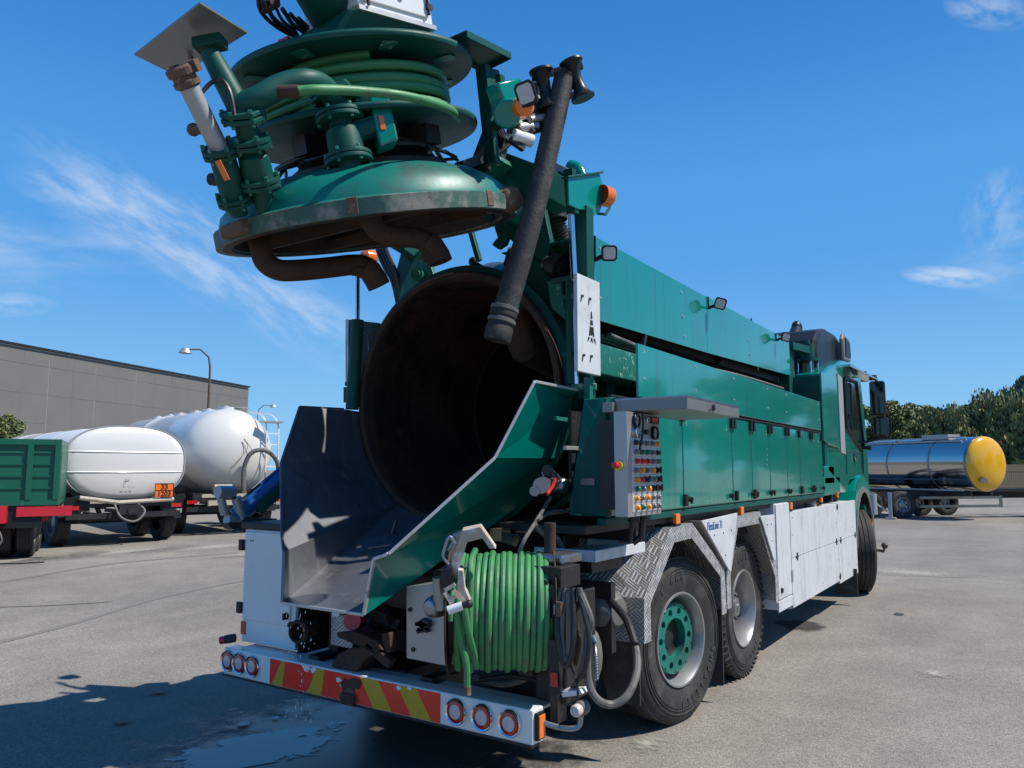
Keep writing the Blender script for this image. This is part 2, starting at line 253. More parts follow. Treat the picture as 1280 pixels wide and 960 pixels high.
# ------------------------------------------------------------------ geometry helpers
def frame_of(d):
    d = V(d).normalized(); a = V((0, 0, 1)) if abs(d.z) < 0.9 else V((1, 0, 0))
    u = a.cross(d).normalized(); return u, d.cross(u).normalized(), d
class MB:
    """collects shapes into one mesh; coordinates are world metres, or local when xf is given"""
    def __init__(s, xf=None): s.v = []; s.f = []; s.sm = []; s.xf = xf
    def add(s, vs, fs, smooth=False):
        o = len(s.v); s.v += [V(p) for p in vs]; s.f += [[i + o for i in f] for f in fs]; s.sm += [smooth] * len(fs); return s
    def box(s, a, b, rot=None, piv=None):
        (x0, y0, z0), (x1, y1, z1) = a, b
        vs = [V(p) for p in ((x0,y0,z0),(x1,y0,z0),(x1,y1,z0),(x0,y1,z0),(x0,y0,z1),(x1,y0,z1),(x1,y1,z1),(x0,y1,z1))]
        if rot:
            c = V(piv) if piv else (V(a) + V(b)) / 2; R = Euler(rot).to_matrix(); vs = [R @ (p - c) + c for p in vs]
        return s.add(vs, [(0,3,2,1),(4,5,6,7),(0,1,5,4),(1,2,6,5),(2,3,7,6),(3,0,4,7)])
    def beam(s, p, q, w, h=None, up=(0, 0, 1)):
        p, q = V(p), V(q); h = h or w; d = (q - p).normalized(); u = d.cross(V(up)); 
        if u.length < 1e-4: u = d.cross(V((1, 0, 0)))
        u.normalize(); v = u.cross(d); vs = []
        for c in (p, q):
            for a, b in ((-1,-1),(1,-1),(1,1),(-1,1)): vs.append(c + u * a * w / 2 + v * b * h / 2)
        return s.add(vs, [(0,1,2,3),(7,6,5,4),(0,4,5,1),(1,5,6,2),(2,6,7,3),(3,7,4,0)])
    def plate(s, pts, t, out=None):
        """flat polygon given thickness t; goes towards out if given, else to both sides"""
        P = [V(p) for p in pts]; n = V((0, 0, 0))
        for i in range(len(P)): n += P[i].cross(P[(i + 1) % len(P)])
        n.normalize()
        if out is None: A = [p - n * t / 2 for p in P]; B = [p + n * t / 2 for p in P]
        else:
            if n.dot(V(out)) < 0: n = -n; P.reverse()
            A = P; B = [p + n * t for p in P]
        k = len(P); 
        return s.add(A + B, [tuple(range(k))[::-1], tuple(range(k, 2 * k))] + [(i, (i + 1) % k, k + (i + 1) % k, k + i) for i in range(k)])
    def tube(s, pts, r, seg=12, cap=True, smooth=True):
        P = [V(p) for p in pts]; n = len(P); rs = r if isinstance(r, (list, tuple)) else [r] * n
        u = None; rings = []
        for i, p in enumerate(P):
            d = ((P[min(i + 1, n - 1)] - P[max(i - 1, 0)])).normalized()
            if u is None: u = frame_of(d)[0]
            else: u = (u - d * u.dot(d)).normalized()
            w = d.cross(u); rings.append([p + (u * cos(2 * pi * k / seg) + w * sin(2 * pi * k / seg)) * rs[i] for k in range(seg)])
        vs = [q for R in rings for q in R]; fs = []
        for i in range(n - 1):
            for k in range(seg): a = i * seg + k; b = i * seg + (k + 1) % seg; fs.append((a, b, b + seg, a + seg))
        s.add(vs, fs, smooth)
        if cap: s.add(rings[0] + rings[-1], [tuple(range(seg))[::-1], tuple(range(seg, 2 * seg))])
        return s
    def lathe(s, o, axis, prof, seg=32, smooth=True, a0=0, a1=2 * pi, skip=None):
        """prof: list of (radius, height along axis)"""
        o = V(o); u, w, d = frame_of(axis); full = abs(a1 - a0 - 2 * pi) < 1e-6; m = seg if full else seg + 1; vs = []
        for r, h in prof:
            for k in range(m):
                a = a0 + (a1 - a0) * k / seg; vs.append(o + d * h + (u * cos(a) + w * sin(a)) * r)
        fs = []
        for i in range(len(prof) - 1):
            for k in range(seg):
                if skip and skip(i, k): continue
                k2 = (k + 1) % m; fs.append((i * m + k, i * m + k2, (i + 1) * m + k2, (i + 1) * m + k))
        return s.add(vs, fs, smooth)
    def cyl(s, p, q, r, seg=16, r2=None):
        p, q = V(p), V(q); h = (q - p).length; r2 = r if r2 is None else r2
        return s.lathe(p, q - p, [(0.0001, 0), (r, 0), (r, 0.00001), (r2, h - 0.00001), (r2, h), (0.0001, h)], seg)
    def ball(s, c, r, seg=14, sc=(1, 1, 1)):
        vs = []; fs = []; m = seg // 2
        for i in range(m + 1):
            for k in range(seg):
                t = pi * i / m; a = 2 * pi * k / seg; vs.append(V(c) + V((sin(t) * cos(a) * r * sc[0], sin(t) * sin(a) * r * sc[1], cos(t) * r * sc[2])))
        for i in range(m):
            for k in range(seg): fs.append((i * seg + k, (i + 1) * seg + k, (i + 1) * seg + (k + 1) % seg, i * seg + (k + 1) % seg))
        return s.add(vs, fs, True)
    def build(s, name, mat, parent=None, bevel=0.0, loc=None, sharp=35, raw=False, mesh_only=False):
        me = bpy.data.meshes.new(name)
        vs = [s.xf @ p for p in s.v] if s.xf else s.v
        if raw: c = V((0, 0, 0))
        elif loc is not None: c = V(loc)
        else:
            c = V(tuple((min(p[i] for p in vs) + max(p[i] for p in vs)) / 2 for i in range(3)))
        me.from_pydata([p - c for p in vs], [], s.f); me.update()
        bm = bmesh.new(); bm.from_mesh(me); bmesh.ops.remove_doubles(bm, verts=bm.verts, dist=1e-5)
        bmesh.ops.recalc_face_normals(bm, faces=bm.faces); bm.to_mesh(me); bm.free()
        if mat: me.materials.append(MATS[mat])
        if any(s.sm):
            me.shade_smooth(); me.set_sharp_from_angle(angle=radians(sharp))
        if mesh_only: return me
        o = bpy.data.objects.new(name, me); C.objects.link(o)
        if raw: o.parent = parent; WL[o.name] = V((0, 0, 0))
        else: attach(o, parent, c)
        if bevel:
            b = o.modifiers.new('bevel', 'BEVEL'); b.width = bevel; b.segments = 2; b.limit_method = 'ANGLE'; b.angle_limit = radians(40); b.harden_normals = False
        return o
WL = {}
def attach(o, parent, world):
    WL[o.name] = V(world); o.location = V(world)
    if parent is not None: o.parent = parent; o.location = V(world) - WL[parent.name]
def inst(me, name, parent, world, rot=None):
    o = bpy.data.objects.new(name, me); C.objects.link(o); attach(o, parent, world)
    if rot is not None: o.rotation_euler = rot
    return o
def empty(name, loc, label=None, cat=None, group=None, parent=None, rot=None):
    o = bpy.data.objects.new(name, None); C.objects.link(o); o.empty_display_size = 0.3; attach(o, parent, loc)
    if rot is not None: o.rotation_euler = rot
    if label: tag(o, label, cat, group)
    return o
def tag(o, label=None, cat=None, group=None, kind=None):
    if label: o['label'] = label
    if cat: o['category'] = cat
    if group: o['group'] = group
    if kind: o['kind'] = kind
    return o
def spline(pts, n=8):
    """Catmull-Rom through the points"""
    P = [V(p) for p in pts]; P = [P[0] * 2 - P[1]] + P + [P[-1] * 2 - P[-2]]; out = []
    for i in range(1, len(P) - 2):
        for k in range(n):
            t = k / n; a, b, c, d = P[i - 1:i + 3]
            out.append(0.5 * ((2 * b) + (c - a) * t + (2 * a - 5 * b + 4 * c - d) * t * t + (3 * b - a - 3 * c + d) * t ** 3))
    out.append(P[-2]); return out
def text_mesh(txt, size, depth, xf, name, mat, parent, bold=0.0, sx=1.0):
    cu = bpy.data.curves.new(name, 'FONT'); cu.body = txt; cu.size = size; cu.extrude = depth; cu.offset = bold; cu.align_x = 'CENTER'; cu.align_y = 'CENTER'; cu.resolution_u = 3
    ob = bpy.data.objects.new(name + '_tmp', cu); C.objects.link(ob); dg = bpy.context.evaluated_depsgraph_get()
    me = bpy.data.meshes.new_from_object(ob.evaluated_get(dg)); bpy.data.objects.remove(ob); bpy.data.curves.remove(cu)
    for v in me.vertices: v.co = xf @ V((v.co.x * sx, v.co.y, v.co.z))
    if not parent and not name: return me
    c = sum((v.co for v in me.vertices), V((0, 0, 0))) / max(1, len(me.vertices))
    for v in me.vertices: v.co -= c
    me.materials.clear(); me.materials.append(MATS[mat]); me.name = name
    o = bpy.data.objects.new(name, me); C.objects.link(o); attach(o, parent, c); return o
def axes(o, x, y, z):
    """matrix with columns x y z and origin o"""
    m = Matrix((x, y, z)).transposed().to_4x4(); m.translation = V(o); return m
FD = V((-sin(radians(33.8)), cos(radians(33.8)), 0)); FR = V((cos(radians(33.8)), sin(radians(33.8)), 0)); FC = V((3.06, 0, 0))
def G(lat, dep, z=0.0):
    """a point of the yard: metres to the right, metres ahead of the photographer's spot, height"""
    return FC + FR * lat + FD * dep + V((0, 0, z))

# ------------------------------------------------------------------ ground
g_ = MB(); g_.add([(-1500,-1500,0),(1500,-1500,0),(1500,1500,0),(-1500,1500,0)], [(0,1,2,3)])
tag(g_.build('asphalt_ground', 'asphalt', None), kind='structure')
M('tar', (0.182, 0.166, 0.145), 0.8, var=0.25, vscale=20)
M('patch_asphalt', (0.30, 0.285, 0.25), 0.85, var=0.3, vscale=18, dirt=((0.17, 0.165, 0.155), 3, 0.38, 0.6))
M('oil', (0.045, 0.042, 0.04), 0.5, var=0.3, vscale=20, dirt=((0.14, 0.135, 0.125), 7, 0.5, 0.66))
M('wet', (0.035, 0.037, 0.04), 0.045, spec=0.6, var=0.3, vscale=9, bump=(26, 0.05))
def soft(name, col, rough, edge=0.5, nscale=9.0, amt=0.9, lo_=0.35, spec=0.4):
    m = M(name, col, rough, var=0.3, vscale=16, spec=spec); t = m.node_tree; L = t.links; p = t.nodes['Principled BSDF']; out = [n for n in t.nodes if n.type == 'OUTPUT_MATERIAL'][0]
    tcn = N(t, 'ShaderNodeTexCoord'); g = N(t, 'ShaderNodeNewGeometry'); vm = N(t, 'ShaderNodeVectorMath', operation='MULTIPLY_ADD'); L.new(tcn.outputs['Generated'], vm.inputs[0]); vm.inputs[1].default_value = (2, 2, 0); vm.inputs[2].default_value = (-1, -1, 0)
    ln = N(t, 'ShaderNodeVectorMath', operation='LENGTH'); L.new(vm.outputs[0], ln.inputs[0])
    nz = N(t, 'ShaderNodeTexNoise'); nz.inputs['Scale'].default_value = nscale; nz.inputs['Detail'].default_value = 8; nz.inputs['Roughness'].default_value = 0.65; L.new(g.outputs['Position'], nz.inputs['Vector'])
    f = math_(t, 'ADD', ln.outputs['Value'], math_(t, 'MULTIPLY', math_(t, 'SUBTRACT', nz.outputs[0], 0.5), amt * 2))
    mr = N(t, 'ShaderNodeMapRange', interpolation_type='SMOOTHSTEP'); L.new(f, mr.inputs[0]); mr.inputs[1].default_value = lo_; mr.inputs[2].default_value = lo_ + edge; mr.inputs[3].default_value = 1; mr.inputs[4].default_value = 0
    tr = N(t, 'ShaderNodeBsdfTransparent'); mx = N(t, 'ShaderNodeMixShader'); L.new(mr.outputs[0], mx.inputs[0]); L.new(tr.outputs[0], mx.inputs[1]); L.new(p.outputs[0], mx.inputs[2]); L.new(mx.outputs[0], out.inputs['Surface'])
    return m
soft('oil_soft', (0.06, 0.055, 0.05), 0.55, 0.35, 7, 0.5, 0.45); soft('pale_soft', (0.36, 0.335, 0.285), 0.85, 0.9, 16, 0.9, -0.1); soft('damp_soft', (0.07, 0.067, 0.062), 0.30, 0.5, 5, 0.7, 0.45)
soft('wet_soft', (0.035, 0.037, 0.04), 0.07, 0.10, 6, 0.6, 0.44, 0.7)
def ribbon(name, mat, pts, w, z=0.004, kind='structure'):
    P = spline(pts, 10); b = MB(); n = len(P); vs = []
    for i, p in enumerate(P):
        d = (P[min(i + 1, n - 1)] - P[max(i - 1, 0)]).normalized(); s_ = V((-d.y, d.x, 0)); ww = w * random.uniform(0.75, 1.25) / 2
        vs += [V((p.x, p.y, z)) + s_ * ww, V((p.x, p.y, z)) - s_ * ww]
    b.add(vs, [(2 * i, 2 * i + 1, 2 * i + 3, 2 * i + 2) for i in range(n - 1)]); return tag(b.build(name, mat, None), kind=kind)
def blotch(name, mat, c, rx, ry, ang=0, z=0.008, seed=1, rough_=0.25, n=90):
    r = random.Random(seed); ph = [(r.uniform(0, 6.3), r.uniform(0.2, 1)) for _ in range(9)]; b = MB(); vs = []
    for k in range(n):
        a = 2 * pi * k / n; q = 1 + rough_ * sum(sin((j + 2) * a + p) * w_ / (j + 1.5) for j, (p, w_) in enumerate(ph))
        x, y = cos(a) * rx * q, sin(a) * ry * q; vs.append((c[0] + x * cos(ang) - y * sin(ang), c[1] + x * sin(ang) + y * cos(ang), z))
    b.add(vs, [tuple(range(n))]); return tag(b.build(name, mat, None), kind='structure')
ribbon('tar_seam', 'tar', [(-14.0, 4.1, 0), (-9.1, 5.19, 0), (-9.7, 6.6, 0), (-9.91, 7.6, 0), (-9.6, 9.5, 0)][1:], 0.16)
ribbon('tar_seam', 'tar', [(-4.6, 2.4, 0), (-4.91, 3.44, 0), (-5.29, 4.35, 0), (-6.01, 5.7, 0), (-6.39, 7.28, 0), (-6.6, 9.0, 0)], 0.10)
ribbon('tar_seam', 'tar', [(-7.6, 3.6, 0), (-6.6, 4.6, 0), (-6.2, 5.2, 0)], 0.04, 0.006)
blotch('sand_patch', 'pale_soft', (-11.617,8.336,0.000), 0.9, 2.6, radians(10), 0.008, 61, 0.3)
blotch('sand_patch', 'pale_soft', (-10.953,9.890,0.000), 0.9, 1.8, radians(10), 0.008, 62, 0.3)
blotch('sand_patch', 'pale_soft', (-11.613,6.751,0.000), 0.6, 1.6, radians(10), 0.008, 63, 0.3)
blotch('sand_patch', 'pale_soft', (-9.221,9.269,0.000), 0.4, 1.0, radians(5), 0.012, 64, 0.3)
blotch('sand_patch', 'pale_soft', (1.454,13.470,0.000), 1.6, 0.5, radians(30), 0.008, 65, 0.3)
blotch('damp_patch', 'damp_soft', (-0.2, 3.4, 0), 1.2, 1.6, radians(-24), 0.006, 6, 0.2)
blotch('puddle', 'wet_soft', (-0.68, 2.95, 0), 0.27, 1.15, radians(-27), 0.009, 5, 0.10)
for i, (px_, r_) in enumerate((((-1.080,3.202,0.000), 0.05), ((-1.014,3.393,0.000), 0.03), ((-1.762,2.800,0.000), 0.06), ((-2.172,3.291,0.000), 0.05))): blotch('wet_spot', 'wet_soft' if i < 2 else 'oil_soft', px_, r_ * 1.6, r_ * 0.9, 0.6, 0.016, 20 + i, 0.4, 40)
blotch('oil_stain', 'oil_soft', (1.037,8.341,0.000), 0.24, 0.42, radians(20), 0.008, 11, 0.35)
blotch('oil_stain', 'oil_soft', (1.763,9.560,-0.000), 0.07, 0.10, 0, 0.008, 12, 0.3)
for i, q in enumerate(((1.121,4.337,0.000), (2.329,6.975,0.000))): blotch('pale_spot', 'pale_soft', q, 0.13 + 0.03 * (i % 3), 0.18, 0.5 * i, 0.008, 30 + i, 0.5, 50)

# ------------------------------------------------------------------ facade building
wdir = V((FR * 0.2326 + FD * 0.9726)); wdir.z = 0; wdir.normalize(); back = V((wdir.y, -wdir.x, 0)) * -1
A0 = G(-27.7, 41.6)
bld = empty('industrial_building', A0, 'long dark grey windowless industrial hall clad in speckled panels behind the tankers', 'building')
H = 8.5; s0, s1_ = -15.0, 23.56
core = MB(); core.add([A0 + wdir * s + back * b + V((0, 0, z)) for z in (0, H - 0.06) for s, b in ((s0, .014), (s1_ - 0.06, .014), (s1_ - 0.06, 30), (s0, 30))],
        [(0,1,2,3),(4,5,6,7),(0,1,5,4),(1,2,6,5),(2,3,7,6),(3,0,4,7)]); core.build('wall', 'joint', bld)
rows = [0.05, 0.8, 2.5, 4.2, 5.85, 7.5, H - 0.12]
for j in range(6):
    z0, z1 = rows[j] + 0.012, rows[j + 1] - 0.012
    s = s0
    while s < s1_ - 0.1:
        e = min(s + 1.8, s1_); wide = int(round((s - s0) / 1.8)) % 2
        ga, gb = (0.016, 0.003) if wide == 0 else (0.003, 0.016)
        m_ = MB(); p0 = A0 + wdir * (s + ga); p1 = A0 + wdir * (e - gb); prd = random.uniform(0, 0.006)
        for_ = [p0 + V((0,0,z0)), p1 + V((0,0,z0)), p1 + V((0,0,z1)), p0 + V((0,0,z1))]
        m_.plate([p - back * prd for p in for_], 0.012, back); m_.build('facade_panel', 'facade_panel', bld); s += 1.8
m_ = MB(); m_.beam(A0 + wdir * s0 + V((0,0,H)), A0 + wdir * (s1_ + .03) + V((0,0,H)), 0.3, 0.12); m_.build('roof_trim', 'black_steel', bld)
for z_, s_a, s_b in ((0.35, -14.9, 23.4),):
    m_ = MB(); m_.beam(A0 + wdir * s_a - back * .04 + V((0,0,z_)), A0 + wdir * s_b - back * .04 + V((0,0,z_)), .05, .5); m_.build('plinth', 'hose_grey', bld)
for s in (0.3, 10.9, 21.0):
    m_ = MB(); m_.cyl(A0 + wdir * s - back * 0.05 + V((0,0,0)), A0 + wdir * s - back * 0.05 + V((0,0,3)), 0.05); m_.build('downpipe', 'rust_pole', bld)

# ------------------------------------------------------------------ street lamps
def lamp(base, h, arm, lat_dir, name_label, mat='rust_pole'):
    r = empty('street_lamp', base, name_label, 'street lamp', 'street lamps beyond the yard')
    p = MB(); top = base + V((0, 0, h)); q = lat_dir
    p.tube([base, base + V((0,0,h*0.5)), base + V((0,0,h-1.2)), base + V((0,0,h-0.5)) + q*0.12, top + q * 0.7, top + q * arm], [0.11, 0.09, 0.07, 0.06, 0.05, 0.045], 8)
    p.build('pole', mat, r)
    m_ = MB(); e = top + q * arm; m_.lathe(e + V((0,0,0.12)) + q * 0.3, (0, 0, -1), [(0.001, 0), (0.2, 0.03), (0.3, 0.14), (0.42, 0.36), (0.38, 0.37), (0.001, 0.3)], 14); m_.build('lamp_head', 'galv', r)
lamp(G(-19.6, 49.5), 9.35, 1.35, -FR, 'tall rusty street lamp with its head turned left in front of the grey hall')
lamp(G(-29.5, 89.0), 9.0, 1.5, FR, 'smaller far street lamp with its head turned right above the white silo tanker', 'galv')

# ------------------------------------------------------------------ trees
def crown_mesh(seed, w, h, n, drop, clumps=64, leaf=(0.09, 0.20)):
    r = random.Random(seed); vs = []; fs = []
    cl = []
    for _ in range(clumps):
        a = r.uniform(0, 6.283); t = r.random() ** 0.7; zz = r.uniform(-0.46, 0.5)
        rad = w * (1 - abs(zz * 1.55) ** 2.2 * 0.75) * (0.55 + 0.5 * r.random())
        cl.append((V((cos(a) * rad * t * 1.1, sin(a) * rad * t * 1.1, zz * h)), r.uniform(0.10, 0.22) * w + 0.12))
    for i in range(n):
        c, cr = cl[i % clumps]; d = V((r.gauss(0, 1), r.gauss(0, 1), r.gauss(0, 1))).normalized() * cr * (0.55 + 0.55 * r.random())
        if drop: d.z = d.z * 1.3 - abs(r.gauss(0, 1)) * drop
        p = c + d; s = r.uniform(*leaf)
        u = V((r.uniform(-1, 1), r.uniform(-1, 1), r.uniform(-1, 1))).normalized(); v = u.cross(V((r.uniform(-1, 1), r.uniform(-1, 1), r.uniform(-1, 1)))).normalized()
        if drop: u = (V((0, 0, 1)) + u * 0.35).normalized(); v = u.cross(V((r.uniform(-1, 1), r.uniform(-1, 1), 0.1))).normalized()
        k = len(vs); vs += [p - u * s * (1.25 if drop else .8), p + v * s * 0.42, p + u * s * (1.25 if drop else .8), p - v * s * 0.42]; fs.append((k, k + 1, k + 2, k + 3))
    me = bpy.data.meshes.new('crown'); me.from_pydata(vs, [], fs); me.update(); return me
CR = []
for k, (dr, lm) in enumerate(((0.9, 'leaf_olive'), (0.0, 'leaf_green'), (0.6, 'leaf_green'), (0.0, 'leaf_olive'))):
    me = crown_mesh(40 + k, 2.6, 6.2, 26000, dr); me.materials.append(MATS[lm]); CR.append(me)
tm = MB(); tm.tube([(0,0,0),(0.1,0.05,1.5),(0,0.1,3.2),(0.15,0,5.0)], [0.32, 0.24, 0.17, 0.07], 8)
for k in range(7):
    a = k * 0.9; z = 1.6 + k * 0.45; tm.tube([(0, 0, z), (cos(a) * 0.8, sin(a) * 0.8, z + 0.9), (cos(a) * 1.7, sin(a) * 1.7, z + 2.0)], [0.12, 0.08, 0.03], 6)
TR = tm.build('trunk', 'bark', None, raw=True, mesh_only=True)
def tree(p, h, w, kind, rot, label, group='trees along the yard edge'):
    s = h / 7.6; r = empty('leafy_tree', p, label, 'tree', group); r.rotation_euler = (0, 0, rot); r.scale = (s * w, s * w, s)
    for nm, me, z in (('trunk', TR, 0), ('crown', CR[kind], 4.3)):
        o = bpy.data.objects.new(nm, me); C.objects.link(o); o.parent = r; o.location = (0, 0, z)
# (pixel-column angle as lateral/depth, depth, height, width, crown kind, label)
for i, (k_, dep, h, w, kind, lb) in enumerate((
    (0.475, 58, 7.6, 1.15, 1, 'round green tree seen behind the cab mirror of the green truck'),
    (0.515, 66, 8.4, 1.2, 3, 'broad olive green tree just right of the cab mirror'),
    (0.555, 60, 8.0, 1.1, 0, 'drooping olive tree above the front hatch of the steel tanker'),
    (0.595, 70, 7.9, 1.2, 2, 'low dark tree in the dip of the tree line above the steel tanker'),
    (0.630, 60, 9.6, 1.05, 0, 'tall drooping willow above the yellow tank end, left of the two tallest'),
    (0.672, 62, 10.2, 1.1, 2, 'tallest dark green willow at the right edge of the photo'),
    (0.700, 54, 8.8, 1.0, 0, 'drooping willow cut by the right picture edge behind the fence'),
    (0.54, 74, 8.0, 1.3, 1, 'dark tree in the second row behind the steel tanker'),
    (0.61, 80, 9.6, 1.3, 1, 'dark tree in the second row left of the willows'),
    (0.66, 78, 10.4, 1.4, 1, 'dark tree in the second row behind the tallest willow'))):
    tree(G(k_ * dep, dep), h * 0.86, w * 1.12, kind, i * 1.3, lb)
for i in range(13):   # the same tree line goes on past the right edge of the photograph (the truck's glossy doors mirror it)
    a = radians(40 + i * 7.5); d = 58 + 6 * sin(i * 2.1)
    tree(G(sin(a) * d, cos(a) * d), 8.0 + 1.5 * sin(i * 1.7), 1.55, i % 4, i * 2.2, 'tree of the line that goes on past the right edge of the photo', 'trees beyond the right picture edge')
for i in range(14):   # and on behind the truck, where the photograph cannot see it
    k_ = -0.20 + i * 0.047; tree(G(k_ * 78, 78 + 5 * sin(i * 1.9)), 5.6 + 0.9 * sin(i * 2.3), 1.9, (i * 3) % 4, i * 1.7, 'tree of the line hidden behind the green truck', 'trees hidden behind the truck')
tree(G(-23.6, 35.0), 3.95, 1.0, 1, 0.5, 'small green tree behind the green tipper body at the left picture edge', None)
# low scrub that closes the foot of the tree line
me = crown_mesh(77, 1.0, 1.0, 100, 0)
vs = []; fs = []; r = random.Random(5)
for i in range(30000):
    t = r.random(); kx = 0.43 + 0.34 * t; dep = 60 + r.gauss(0, 3.0); hh = abs(r.gauss(0, 1.0)) * 1.6 * (0.6 + 0.5 * sin(t * 31) ** 2)
    p = G(kx * dep, dep, min(hh, 4.6)); s = r.uniform(0.15, 0.36)
    u = V((r.uniform(-1, 1), r.uniform(-1, 1), r.uniform(-1, 1))).normalized(); v = u.cross(V((r.uniform(-1, 1), r.uniform(-1, 1), r.uniform(-1, 1)))).normalized()
    k = len(vs); vs += [p - u * s, p + v * s * .6, p + u * s, p - v * s * .6]; fs.append((k, k + 1, k + 2, k + 3))
me = bpy.data.meshes.new('undergrowth'); me.from_pydata(vs, [], fs); me.materials.append(MATS['leaf_green'])
o = bpy.data.objects.new('undergrowth', me); C.objects.link(o); tag(o, 'dense low undergrowth filling the foot of the tree line', 'bushes', None, 'stuff')
fe = empty('board_fence', G(34, 50), 'dark vertical board fence at the right edge behind the tanker chassis', 'fence')
bm_ = MB(); bm_.box((-0.06, -0.012, 0), (0.06, 0.012, 1.9)); bme = bm_.build('board', 'wood', None, raw=True, mesh_only=True)
f0, f1 = G(29.5, 48), G(38, 50); nb = 62
for i in range(nb):
    o = inst(bme, 'board', fe, f0.lerp(f1, i / nb)); o.rotation_euler = (0, 0, math.atan2((f1 - f0).y, (f1 - f0).x))
b = MB()
for z in (0.5, 1.5): b.beam(f0 + V((0,0,z)), f1 + V((0,0,z)), 0.05, 0.08)
b.build('rail', 'wood', fe)

# ------------------------------------------------------------------ wheels (shared meshes, axis along local x, outer face at +x)
def tyre_profile(R, w, rimr):
    h = w / 2; t = R - 0.012
    pr = [(rimr, -h * 0.82), (rimr + 0.03, -h * 0.93), ((R + rimr) / 2, -h), (R - 0.05, -h * 0.97), (R - 0.018, -h * 0.86)]
    for x0, x1 in ((-0.80, -0.50), (-0.44, -0.18), (-0.12, 0.12), (0.18, 0.44), (0.50, 0.80)):
        pr += [(t, h * x0 - 0.001), (R, h * x0), (R, h * x1), (t, h * x1 + 0.001)]
    pr += [(R - 0.018, h * 0.86), (R - 0.05, h * 0.97), ((R + rimr) / 2, h), (rimr + 0.03, h * 0.93), (rimr, h * 0.82)]
    return pr
def tyre_mb(R=0.525, w=0.30, rimr=0.29, blocks=False, seg=64):
    b = MB(); b.lathe((0, 0, 0), (1, 0, 0), tyre_profile(R, w, rimr), seg)
    for rr_ in (0.55, 0.62, 0.72):
        q = rimr + (R - rimr) * rr_; b.lathe((w / 2 - 0.004, 0, 0), (1, 0, 0), [(q - 0.004, 0), (q - 0.003, 0.0065), (q + 0.003, 0.0065), (q + 0.004, 0)], seg)
    if blocks:
        for k in range(56):
            a = 2 * pi * k / 56; u = V((0, cos(a), sin(a)))
            for s in (-1, 1):
                b.beam(V((s * w * 0.36, 0, 0)) + u * (R + 0.004), V((s * w * 0.475, 0, 0)) + u * (R - 0.022), 0.026, 0.03, up=u)
    return b
R_ = 0.525
TY_FRONT = tyre_mb(w=0.33, blocks=False); TY_DRIVE = tyre_mb(w=0.29, blocks=True)
def far_wheel(parent, c, axis, R=0.5, w=0.28, spokes=False):
    """a whole wheel of a distant trailer; c is the hub centre, axis points outwards"""
    ax = V(axis).normalized(); u, v, _ = frame_of(ax); xf = axes(c, ax, u, v)
    r = empty('wheel', c, parent=parent)
    t = MB(xf); t.lathe((0, 0, 0), (1, 0, 0), tyre_profile(R, w, R * 0.55), 28); t.build('tyre', 'rubber', r)
    m_ = MB(xf); m_.lathe((0, 0, 0), (1, 0, 0), [(R * .57, w * .42), (R * .53, w * .43), (R * .5, w * .1), (R * .38, 0), (R * .3, w * .02), (R * .28, w * .22), (R * .2, w * .3), (0.001, w * .3)], 24)
    m_.build('rim', 'rim_silver', r)
    if spokes:
        h_ = MB(xf)
        for k in range(8): a = 2 * pi * k / 8; h_.cyl((w * .05, cos(a) * R * .42, sin(a) * R * .42), (w * .12, cos(a) * R * .42, sin(a) * R * .42), R * .055, 8)
        h_.build('wheel_nut', 'black_steel', r)
def loft(b, secs, cap=True, n=48, smooth=True):
    """secs: (centre, u half vector, v half vector, exponent)"""
    vs = []
    for c, u, v, e in secs:
        for k in range(n):
            a = 2 * pi * k / n; ca, sa = cos(a), sin(a)
            vs.append(V(c) + V(u) * (abs(ca) ** (2 / e) * (1 if ca >= 0 else -1)) + V(v) * (abs(sa) ** (2 / e) * (1 if sa >= 0 else -1)))
    fs = [(i * n + k, i * n + (k + 1) % n, (i + 1) * n + (k + 1) % n, (i + 1) * n + k) for i in range(len(secs) - 1) for k in range(n)]
    b.add(vs, fs, smooth)
    if cap: b.add(vs[:n] + vs[-n:], [tuple(range(n)), tuple(range(n, 2 * n))])
    return b
